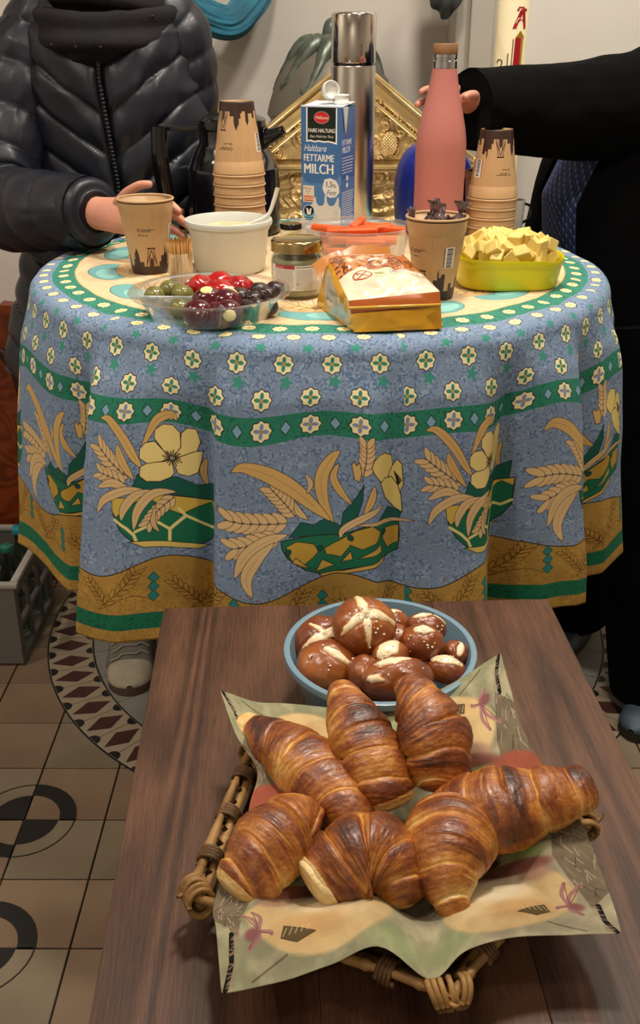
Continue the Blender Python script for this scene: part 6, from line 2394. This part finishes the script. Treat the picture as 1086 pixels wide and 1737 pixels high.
def skin_chain(nodes, edges, lev=2):
    me = bpy.data.meshes.new('figure')
    me.from_pydata([n[:3] for n in nodes], edges, [])
    o = bpy.data.objects.new('figure', me)
    COL.objects.link(o)
    m = o.modifiers.new('skin', 'SKIN')
    m.use_smooth_shade = True
    for i, n in enumerate(nodes):
        r_ = n[3] if isinstance(n[3], (tuple, list)) else (n[3], n[3])
        me.skin_vertices[0].data[i].radius = r_
        me.skin_vertices[0].data[i].use_root = i == 0
    s = o.modifiers.new('sub', 'SUBSURF')
    s.levels = s.render_levels = lev
    dg = bpy.context.evaluated_depsgraph_get()
    ev = bpy.data.meshes.new_from_object(o.evaluated_get(dg))
    v = np.array([tuple(x.co) for x in ev.vertices])
    f = [list(p.vertices) for p in ev.polygons]
    bpy.data.objects.remove(o)
    bpy.data.meshes.remove(me)
    bpy.data.meshes.remove(ev)
    return v, f


def fingers(b, chains, r0=.0085):
    for c in chains:
        n = [tuple(p) + (r0 * (1 - .12 * i),) for i, p in enumerate(c)]
        b.add(*skin_chain(n, [(i, i + 1) for i in range(len(n) - 1)]))
        # nail on the last joint
        a_, e_ = np.array(c[-2]), np.array(c[-1])


def head(b, c, fwd):
    """skull, nose, ears as one smooth lump; facing fwd (unit, horizontal)"""
    fw = np.array([fwd[0], fwd[1], 0.0])
    sd = np.array([-fw[1], fw[0], 0.0])
    v, f = ball(1, 1, 1, 48, 32)
    d = v.copy()
    face = np.clip(d[:, 0], 0, 1)
    rx = .098 - .012 * np.clip(-d[:, 2], 0, 1) * (d[:, 0] > 0)
    X_, Y_, Z_ = d[:, 0] * rx, d[:, 1] * (.076 - .018 * np.clip(-d[:, 2], 0, 1)), d[:, 2] * .118
    nose = np.exp(-(d[:, 1] / .13) ** 2) * np.exp(-((d[:, 2] + .16) / .16) ** 2) * (d[:, 0] > 0)
    eyes = (np.exp(-((np.abs(d[:, 1]) - .38) / .14) ** 2) * np.exp(-((d[:, 2] - .02) / .10) ** 2)) * (d[:, 0] > 0)
    mouth = np.exp(-(d[:, 1] / .3) ** 2) * (np.exp(-((d[:, 2] + .47) / .05) ** 2) - .7 * np.exp(-((d[:, 2] + .54) / .03) ** 2)) * (d[:, 0] > 0)
    ear = np.exp(-((np.abs(d[:, 1]) - 1) / .1) ** 2) * np.exp(-((d[:, 0] + .05) / .18) ** 2) * np.exp(-((d[:, 2] - 0) / .22) ** 2)
    X_ = X_ + .022 * nose - .008 * eyes + .005 * mouth
    Y_ = Y_ * (1 + .22 * ear)
    P_ = np.array(c) + X_[:, None] * fw + Y_[:, None] * sd + Z_[:, None] * np.array([0, 0, 1])
    b.add(P_, f)
    return fw, sd


def head_bits(o, c, fw, sd, haircol):
    M_eye = mat('eye_white', '#e6e1da', rough=.2)
    M_iris = mat('iris', '#33251a', rough=.2)
    for s in (-1, 1):
        p = np.array(c) + fw * .0735 + sd * s * .0290 + np.array([0, 0, .003])
        b = MB()
        b.add(*ball(.0112, .0125, .0066, 20, 12, c=p))
        e = obj('eye', b, M_eye, o)
        b = MB()
        b.add(*ball(.0048, .0048, .0048, 14, 8, c=p + fw * .0078))
        obj('iris', b, M_iris, e, local=False)
    for s in (-1, 1):
        b = MB()
        t = np.linspace(-1, 1, 10)
        q = np.array(c) + fw * (.083 - .004 * t ** 2)[:, None] + sd * (s * .031 + .016 * t)[:, None] + np.array([0, 0, 1]) * (.022 - .004 * t ** 2)[:, None]
        b.add(*tube(q, .0026, 8))
        obj('eyebrow', b, mat('hair_' + haircol.strip('#'), haircol, rough=.6, bump=.5, bscale=120, stretch=(1, 1, .1)), o)
    b = MB()
    t = np.linspace(-1, 1, 14)
    for dz in (.0028, -.0030):
        q = np.array(c) + fw * (.0835 - .010 * t ** 2)[:, None] + sd * (.023 * t)[:, None] + np.array([0, 0, 1]) * (-.0555 + dz - .0 * t)[:, None]
        b.add(*tube(q, .0042 * np.sqrt(1.02 - t ** 2), 10))
    obj('lips', b, mat('lips', '#a8605a', rough=.4), o)
    b = MB()
    v, f = ball(1, 1, 1, 48, 32)
    keep = lambda d: (d[0] < .42 + .5 * max(0, d[2] - .35)) or d[2] > .62
    rr = 1 + .02 * np.sin(v[:, 1] * 40) + .03 * vnoise(v, 4, 2, 2)
    X_, Y_, Z_ = v[:, 0] * .112 * rr, v[:, 1] * .092 * rr, v[:, 2] * .128 * rr
    P_ = np.array(c) + (X_ - .008)[:, None] * fw + Y_[:, None] * sd + (Z_ + .006)[:, None] * np.array([0, 0, 1])
    b.add(P_, [q for q in f if keep(v[q].mean(0)) and v[q].mean(0)[2] > -.75])
    obj('hair', b, mat('hair_' + haircol.strip('#'), haircol, rough=.6, bump=.5, bscale=120, stretch=(1, 1, .1)), o)


def shoe(name, parent, heel, toe, z0, mu, ms, mt, width=.048):
    """sneaker from heel to toe: sole, upper, toe cap, laces"""
    heel, toe = np.array([*heel, 0.0]), np.array([*toe, 0.0])
    L = np.linalg.norm(toe - heel)
    d = (toe - heel) / L
    sd = np.array([-d[1], d[0], 0])
    root = parent
    t = np.linspace(0, 1, 40)
    wid = width * (0.72 + .30 * np.sin(PI * np.clip((t - .1) / 1.0, 0, 1)) ** 1.2) * np.sqrt(np.clip(1 - np.clip((t - .86) / .142, 0, 1) ** 2, .01, 1)) * np.sqrt(np.clip(1 - np.clip((.10 - t) / .10, 0, 1) ** 2, .03, 1))
    b = MB()
    ring = []
    for z_, k in ((0, .92), (.004, 1.0), (.024, 1.0), (.027, .94)):
        l_ = heel + d * (t * L)[:, None]
        ring.append(np.concatenate([l_ + sd * (wid * k)[:, None], (l_ - sd * (wid * k)[:, None])[::-1]]) + np.array([0, 0, z0 + z_ + 0.0]))
    V_ = np.stack(ring, 1)
    n = V_.shape[0]
    f = gridf(n, 4, wu=True).tolist()
    f += [[i * 4 for i in range(n)][::-1], [i * 4 + 3 for i in range(n)]]
    b.add(V_, f)
    sole = obj('shoe_sole', b, ms, root, edge=50)
    hgt = np.interp(t, [0, .08, .25, .42, .6, .75, .9, 1], [.075, .098, .105, .098, .073, .056, .046, .03])
    a = np.linspace(0, PI, 22)
    V_ = []
    for i in range(40):
        e = heel + d * t[i] * L
        V_.append([e + sd * wid[i] * .97 * np.sign(math.cos(x)) * abs(math.cos(x)) ** .75 + np.array([0, 0, z0 + .022 + (hgt[i] - .022) * math.sin(x) ** .85]) for x in a])
    V_ = np.array(V_)
    b = MB()
    b.add(V_, gridf(40, 22))
    obj('shoe_upper', b, mu, root)
    b = MB()
    sub = V_[30:].copy()
    sub = sub + (sub - (heel + d * L * .85 + np.array([0, 0, z0]))) * .03
    b.add(sub, gridf(10, 22))
    obj('toe_cap', b, mt, root)
    b = MB()
    for q in range(5):
        i = 15 + q * 3
        c = V_[i][5:17] + np.array([0, 0, .003])
        c2 = np.array([V_[i + (j // 4)][5 + j] for j in range(12)]) + np.array([0, 0, .003])
        b.add(*tube(smooth_path(c2, 20), .0026, 6))
    for s in (-1, 1):
        c = V_[15][11] + np.array([0, 0, .006])
        b.add(*tube(smooth_path([c, c + sd * s * .02 + [0, 0, .012], c + sd * s * .042 + d * .012 + [0, 0, -.004], c + sd * s * .03 + d * .03 + [0, 0, -.02], c + d * .008], 26), .0024, 6))
    obj('shoelace', b, mat('shoelace', '#8f8b82', rough=.8), root)


def sleeve(pts, rad, nrow, m, name, parent, puff=.0, seed=0, flat=1.0):
    P_ = smooth_path(pts, 160)
    seg = np.r_[0, np.cumsum(np.linalg.norm(np.diff(P_, axis=0), axis=1))]
    t = seg / seg[-1]
    T_, N_, B_2 = frames(P_)
    R = np.interp(t, np.linspace(0, 1, len(rad)), rad)
    a = np.linspace(0, 2 * PI, 72, endpoint=False)
    Tg, Ag = np.meshgrid(t, a, indexing='ij')
    nv = np.stack([np.cos(Ag) * 1.6, np.sin(Ag) * 1.6, Tg * 8], -1)
    ph = Tg * nrow + .3 * np.cos(Ag + 1)
    rel = puff * (np.abs(np.sin(PI * ph)) ** .55 - .6) + (.05 if puff else .05) * vnoise(nv, 1.2, seed, 2) + .02 * vnoise(nv * [2.5, 2.5, .8], 2, seed + 4, 2)
    if puff:
        rel += .035 * vnoise(np.stack([np.cos(Ag) * 6, np.sin(Ag) * 6, Tg * 6], -1), 1, seed + 8) * np.exp(-((ph - np.round(ph)) / .22) ** 2)
    RR = R[:, None] * (1 + rel)
    v = P_[:, None] + RR[..., None] * (np.cos(Ag)[..., None] * N_[:, None] * flat + np.sin(Ag)[..., None] * B_2[:, None])
    b = MB()
    f = gridf(160, 72, wv=True).tolist()
    f += [[i for i in range(72)][::-1], [159 * 72 + i for i in range(72)]]
    b.add(v, f)
    return obj(name, b, m, parent)


# ---- person on the left in the puffer jacket
lp = (-.385, 2.12)
nodes = [(-.385, 2.13, .88, .12), (-.385, 2.13, 1.05, .105), (-.40, 2.13, 1.30, .11), (-.405, 2.13, 1.44, .055), (-.405, 2.12, 1.52, .048), (-.405, 2.11, 1.58, .05),
         (-.30, 2.12, 1.38, .05), (-.285, 2.12, 1.12, .04), (-.295, 2.02, 1.075, .027), (-.297, 1.995, 1.072, .025),
         (-.53, 2.11, 1.38, .05), (-.592, 1.985, 1.09, .042), (-.385, 1.742, 1.105, .029), (-.345, 1.708, 1.107, (.030, .022)), (-.310, 1.690, 1.108, (.036, .018)), (-.285, 1.680, 1.106, (.030, .014)),
         (-.31, 2.13, .80, .085), (-.31, 2.14, .46, .055), (-.315, 2.17, .09, .035), (-.46, 2.13, .80, .085), (-.47, 2.13, .46, .055), (-.48, 2.15, .09, .035)]
edges_ = [(0, 1), (1, 2), (2, 3), (3, 4), (4, 5), (2, 6), (6, 7), (7, 8), (8, 9), (2, 10), (10, 11), (11, 12), (12, 13), (13, 14), (14, 15), (0, 16), (16, 17), (17, 18), (0, 19), (19, 20), (20, 21)]
b = MB()
b.add(*skin_chain(nodes, edges_))
hc = (-.405, 2.09, 1.63)
fw, sd = head(b, hc, (.25, -.97))
fingers(b, [[(-.300, 1.685, 1.132), (-.268, 1.674, 1.140), (-.240, 1.662, 1.132), (-.222, 1.650, 1.118)],
            [(-.298, 1.682, 1.116), (-.262, 1.670, 1.120), (-.228, 1.656, 1.112), (-.208, 1.640, 1.098)],
            [(-.300, 1.682, 1.100), (-.266, 1.670, 1.100), (-.234, 1.656, 1.092), (-.214, 1.640, 1.080)],
            [(-.304, 1.684, 1.086), (-.276, 1.672, 1.082), (-.248, 1.660, 1.074), (-.232, 1.648, 1.064)],
            [(-.336, 1.702, 1.122), (-.312, 1.684, 1.146), (-.288, 1.668, 1.160), (-.266, 1.660, 1.162)]], .0098)
fingers(b, [[(-.307 + .009 * k, 1.992, 1.070), (-.309 + .011 * k, 1.965, 1.068), (-.309 + .011 * k, 1.942, 1.058), (-.309 + .011 * k, 1.932, 1.046)] for k in range(-1, 3)] + [[(-.273, 2.015, 1.07), (-.267, 1.99, 1.068), (-.267, 1.97, 1.06)]], .0085)
lper = tag(obj('person', b, M_skin), 'person in dark puffer jacket and scarf behind the table left, holding a cup', 'person')
head_bits(lper, hc, fw, sd, '#3b2a1f')
# jacket body with chevron quilting
zz = np.linspace(.72, 1.49, 260)
ths = np.linspace(0, 2 * PI, 300, endpoint=False)
Z2, T2 = np.meshgrid(zz, ths, indexing='ij')
aa_ = np.interp(Z2, [.72, .95, 1.1, 1.28, 1.38, 1.45, 1.49], [.275, .225, .180, .168, .152, .105, .080])
bb_ = np.interp(Z2, [.72, .95, 1.1, 1.28, 1.38, 1.45, 1.49], [.155, .15, .148, .142, .125, .095, .078])
cxz = np.interp(Z2, [.72, 1.12, 1.30, 1.49], [-.40, -.380, -.400, -.405])
ex = .85
cx_ = np.sign(np.cos(T2)) * np.abs(np.cos(T2)) ** ex
sy_ = np.sign(np.sin(T2)) * np.abs(np.sin(T2)) ** ex
dx = np.abs(aa_ * cx_)
ph = (Z2 - .72 * dx) / .078 + .1
seam = np.abs(ph - np.round(ph))
al = np.sign(cx_) * dx / .05
wr = vnoise(np.stack([al * 1.6 + np.floor(ph) * 7, ph * .45], -1), 1.0, 5, 2)
puffd = .0095 * (np.abs(np.sin(PI * ph)) ** .5) + .0075 * wr * np.exp(-((seam - .1) / .2) ** 2)
zipd = np.exp(-((aa_ * cx_) / .010) ** 2) * (sy_ < 0)
puffd = puffd * (1 - zipd) - .004 * zipd
puffd = puffd + .010 * vnoise(np.stack([np.cos(T2) * 2, np.sin(T2) * 2, Z2 * 6], -1), 1, 3)
V_ = np.stack([cxz + (aa_ + puffd) * cx_, lp[1] + (bb_ + puffd) * sy_, Z2], -1)
b = MB()
b.add(V_, gridf(260, 300, wv=True))
jk = obj('jacket', b, M_navy, lper)
b = MB()
i0 = 225
P_ = np.array([[np.interp(z_, [.72, 1.12, 1.30, 1.49], [-.40, -.380, -.400, -.405]), lp[1] - np.interp(z_, [.72, .95, 1.1, 1.28, 1.38, 1.45, 1.49], [.155, .15, .148, .142, .125, .095, .078]) - .003, z_] for z_ in np.linspace(.74, 1.36, 90)])
b.add(*tube(P_, .0042, 8, up=(1, 0, 0)))
for q in range(0, 90):
    b.add(*rbox(.008, .003, .0028, 0, 1, c=P_[q] + [0, -.004, 0]))
obj('zipper', b, mat('zip_black', '#0b0b0d', rough=.35), jk)
s1 = sleeve([(-.500, 2.12, 1.425), (-.555, 2.10, 1.33), (-.605, 2.03, 1.15), (-.590, 1.955, 1.085), (-.50, 1.85, 1.09), (-.385, 1.745, 1.105)], [.060, .078, .078, .078, .076, .072, .066, .058], 9, M_navy, 'sleeve', jk, .10, 3)
b = MB()
cuffP = smooth_path([(-.415, 1.772, 1.103), (-.38, 1.740, 1.106), (-.372, 1.732, 1.107)], 10)
v, f = tube(cuffP, [.058, .059, .059, .058, .056, .052, .047, .042, .037, .033], 40)
b.add(v, f)
obj('cuff', b, M_navy, jk)
sleeve([(-.315, 2.12, 1.43), (-.272, 2.115, 1.36), (-.262, 2.115, 1.20), (-.268, 2.11, 1.12), (-.288, 2.06, 1.078), (-.295, 2.025, 1.075)], [.056, .066, .064, .062, .058, .05, .044], 8, M_navy, 'sleeve', jk, .10, 7)
# scarf
for q, (zc, R0, r_, tl) in enumerate(((1.405, .102, .038, .10), (1.46, .088, .036, -.12), (1.372, .088, .034, .22))):
    a = np.linspace(0, 2 * PI, 140, endpoint=False)
    ang = np.linspace(0, 2 * PI, 48, endpoint=False)
    A2, T2 = np.meshgrid(a, ang, indexing='ij')
    nv = np.stack([np.cos(A2) * 2.2, np.sin(A2) * 2.2, np.cos(T2) * .8 + q * 5], -1)
    rr = r_ * (1 + .16 * np.sin(5 * T2 + 3 * np.sin(A2)) + .18 * vnoise(nv, 1.3, q, 2))
    R = R0 + rr * np.cos(T2) * .85 + .012 * vnoise(nv, .9, q + 5)
    z_ = zc + rr * np.sin(T2) * 1.1 + tl * .12 * np.sin(A2 + q) - .020 * np.clip(-np.sin(A2), 0, 1)
    b = MB()
    b.add(np.stack([-.40 + R * np.cos(A2), 2.095 + R * np.sin(A2) * 1.05, z_], -1), gridf(140, 48, True, True))
    if q == 0:
        scar = obj('scarf', b, mat('dark_scarf', '#08070b', rough=.9, bump=.4, bscale=160, col2='#150f14', vscale=14), lper)
    else:
        obj('fold', b, bpy.data.materials['dark_scarf'], scar)
b = MB()
rs_ = random.Random(3)
sv = np.array([tuple(q.co) for q in scar.data.vertices]) + np.array(base_of(scar))
sn = np.array([tuple(q.normal) for q in scar.data.vertices])
pick = [i for i in range(len(sv)) if sv[i][1] < 2.03]
for q in range(16):
    i = rs_.choice(pick)
    b.add(*rbox(rs_.uniform(.003, .006), .003, rs_.uniform(.002, .004), .0006, 1, c=sv[i], rot=(rs_.random(), rs_.random(), rs_.random())))
obj('fleck', b, mat('red_fleck', '#4d1a24', rough=.7), scar)['kind'] = 'stuff'
# stand-up collar under the scarf
b = MB()
t_ = np.linspace(PI * 1.08, PI * 1.92, 60)
b.add(np.stack([np.stack([-.40 + (.085 + .012 * k) * np.cos(t_) * 1.05, 2.10 + (.105 + .012 * k) * np.sin(t_), 1.395 - .05 * k + .02 * np.abs(np.cos(t_))], -1) for k in np.linspace(-.6, 1.2, 10)], 1), gridf(60, 10))
obj('collar', b, M_navy, jk)
for nm, pts in (('trouser_leg', [(-.31, 2.13, .86), (-.31, 2.14, .46), (-.315, 2.17, .075)]), ('trouser_leg', [(-.455, 2.13, .86), (-.475, 2.13, .46), (-.482, 2.145, .075)])):
    sleeve(pts, [.10, .085, .068, .060, .058], 5, M_trous, nm, lper, 0, 5)
M_sg = mat('grey_suede', '#6d655a', rough=.85, var=.2, vscale=30, bump=.3)
M_st = mat('sneaker_toe', '#a69c86', rough=.7, var=.1, vscale=30)
M_ss = mat('brown_sole', '#57443a', rough=.7)
shoe('shoe', lper, (-.478, 2.19), (-.436, 1.895), .0015, M_sg, M_ss, M_st, .056)
shoe('shoe', lper, (-.315, 2.21), (-.265, 1.945), .0015, M_sg, M_ss, M_st)

# ---- person on the right in the black cardigan
nodes = [(.66, 2.10, .88, .12), (.66, 2.10, 1.05, .11), (.71, 2.11, 1.22, .115), (.79, 2.12, 1.36, .055), (.81, 2.12, 1.44, .05), (.81, 2.12, 1.50, .05),
         (.76, 1.99, 1.28, .055), (.52, 1.985, 1.248, .042), (.300, 1.910, 1.262, .028), (.266, 1.878, 1.270, (.026, .02)), (.240, 1.860, 1.274, (.030, .016)),
         (.72, 2.26, 1.28, .05), (.55, 2.285, 1.10, .042), (.49, 2.27, .90, .026), (.488, 2.27, .87, .025),
         (.66, 1.96, .80, .09), (.69, 1.88, .46, .06), (.745, 1.845, .09, .036), (.60, 2.14, .80, .09), (.61, 2.15, .46, .06), (.63, 2.16, .09, .036)]
edges_ = [(0, 1), (1, 2), (2, 3), (3, 4), (4, 5), (2, 6), (6, 7), (7, 8), (8, 9), (9, 10), (2, 11), (11, 12), (12, 13), (13, 14), (0, 15), (15, 16), (16, 17), (0, 18), (18, 19), (19, 20)]
b = MB()
b.add(*skin_chain(nodes, edges_))
hc = (.79, 2.11, 1.56)
fw, sd = head(b, hc, (-.92, -.39))
fingers(b, [[(.240, 1.852, 1.292), (.205, 1.846, 1.294), (.178, 1.832, 1.292), (.1680, 1.814, 1.288)],
            [(.238, 1.853, 1.277), (.203, 1.850, 1.278), (.174, 1.836, 1.274), (.1620, 1.815, 1.268)],
            [(.238, 1.855, 1.262), (.203, 1.855, 1.260), (.180, 1.850, 1.256)],
            [(.240, 1.857, 1.247), (.212, 1.859, 1.243), (.192, 1.857, 1.239)],
            [(.268, 1.858, 1.280), (.260, 1.836, 1.284), (.248, 1.818, 1.284), (.240, 1.806, 1.280)]], .0088)
fingers(b, [[(.487, 2.27 + .011 * k, .875), (.484, 2.27 + .013 * k, .835), (.486, 2.27 + .013 * k, .805), (.492, 2.27 + .013 * k, .785)] for k in range(-1, 3)] + [[(.49, 2.25, .89), (.488, 2.232, .865), (.488, 2.226, .845)]], .0085)
rper = tag(obj('person', b, M_skin), 'person in black cardigan over blue patterned dress reaching for the pink bottle', 'person')
head_bits(rper, hc, fw, sd, '#241a14')
di = Img(480, 480, '#2d3c66')
for i in range(8):
    for j in range(6):
        x = (i + .5) * 60
        y0 = j * 80 + (40 if i % 2 else 0)
        for o_ in (-480, 0, 480):
            di.line(smooth_path([(x - 16, y0 + o_), (x + 14, y0 + 28 + o_), (x - 16, y0 + 56 + o_), (x - 14, y0 + 80 + o_)], 14), '#141d3a', 13)
            di.ell(x + 12, y0 + 42 + o_, 9, 15, '#8298c8', None, alpha=.9)
            di.ell(x - 22, y0 + 14 + o_, 7, 11, '#5f76ac', None, alpha=.7)
M_dress = img_mat('patterned_dress', di, rough=.8)


def trunk(name, zs, A, B_, cx, cy, th0, th1, m, parent, seed, uvs=1.0, n=120, grow=0.0, fold=.006):
    z_ = np.linspace(zs[0], zs[-1], 120)
    th = np.linspace(th0, th1, n)
    Z3, T3 = np.meshgrid(z_, th, indexing='ij')
    a3, b3 = np.interp(Z3, zs, A) + grow, np.interp(Z3, zs, B_) + grow
    cx3 = np.interp(Z3, zs, cx)
    w3 = fold * vnoise(np.stack([np.cos(T3) * 4, np.sin(T3) * 4, Z3 * 2.2], -1), 1, seed, 2)
    b = MB()
    b.add(np.stack([cx3 + (a3 + w3) * np.cos(T3), cy + (b3 + w3) * np.sin(T3), Z3], -1), gridf(120, n), np.stack([T3 * .25 / .12 * uvs, Z3 / .12 * uvs], -1))
    return obj(name, b, m, parent)


zs = [.30, .55, .80, .95, 1.08, 1.20, 1.29, 1.35, 1.385]
A3 = [.15, .15, .158, .165, .168, .160, .130, .085, .062]
B3 = [.17, .175, .185, .185, .180, .178, .170, .115, .065]
C3 = [.68, .67, .655, .632, .622, .665, .74, .78, .79]
trunk('dress', zs, A3, B3, C3, 2.11, 0, 2 * PI, M_dress, rper, 4, fold=.004)
cd = trunk('cardigan', zs, A3, B3, C3, 2.11, PI + .78, 3 * PI - .55, M_blackc, rper, 6, grow=.014, fold=.008)
so = cd.modifiers.new('thickness', 'SOLIDIFY')
so.thickness = .006
sleeve([(.82, 2.06, 1.295), (.76, 2.00, 1.285), (.64, 1.995, 1.265), (.50, 1.982, 1.250), (.38, 1.955, 1.250), (.258, 1.880, 1.258)], [.085, .100, .100, .094, .088, .080, .074, .066], 6, M_blackc, 'sleeve', cd, 0, 12)
sleeve([(.72, 2.25, 1.31), (.62, 2.29, 1.24), (.545, 2.29, 1.12), (.51, 2.28, 1.00), (.49, 2.27, .905)], [.07, .072, .066, .06, .052, .044], 6, M_blackc, 'sleeve', cd, 0, 15)
for pts in ([(.66, 1.97, .86), (.70, 1.90, .46), (.755, 1.865, .05)], [(.60, 2.14, .86), (.61, 2.16, .46), (.628, 2.18, .05)]):
    sleeve(pts, [.13, .12, .11, .105, .10], 5, M_trous, 'trouser_leg', rper, 0, 8)
M_bl = mat('blue_grey_leather', '#333d45', rough=.5, var=.15, vscale=30, coat=.1)
shoe('shoe', rper, (.83, 1.93), (.668, 1.735), .0015, M_bl, mat('dark_sole', '#2b2522', rough=.7), mat('blue_toe', '#3a4a55', rough=.5))
shoe('shoe', rper, (.70, 2.25), (.56, 2.04), .0015, M_bl, mat('dark_sole', '#2b2522'), mat('blue_toe', '#3a4a55'))
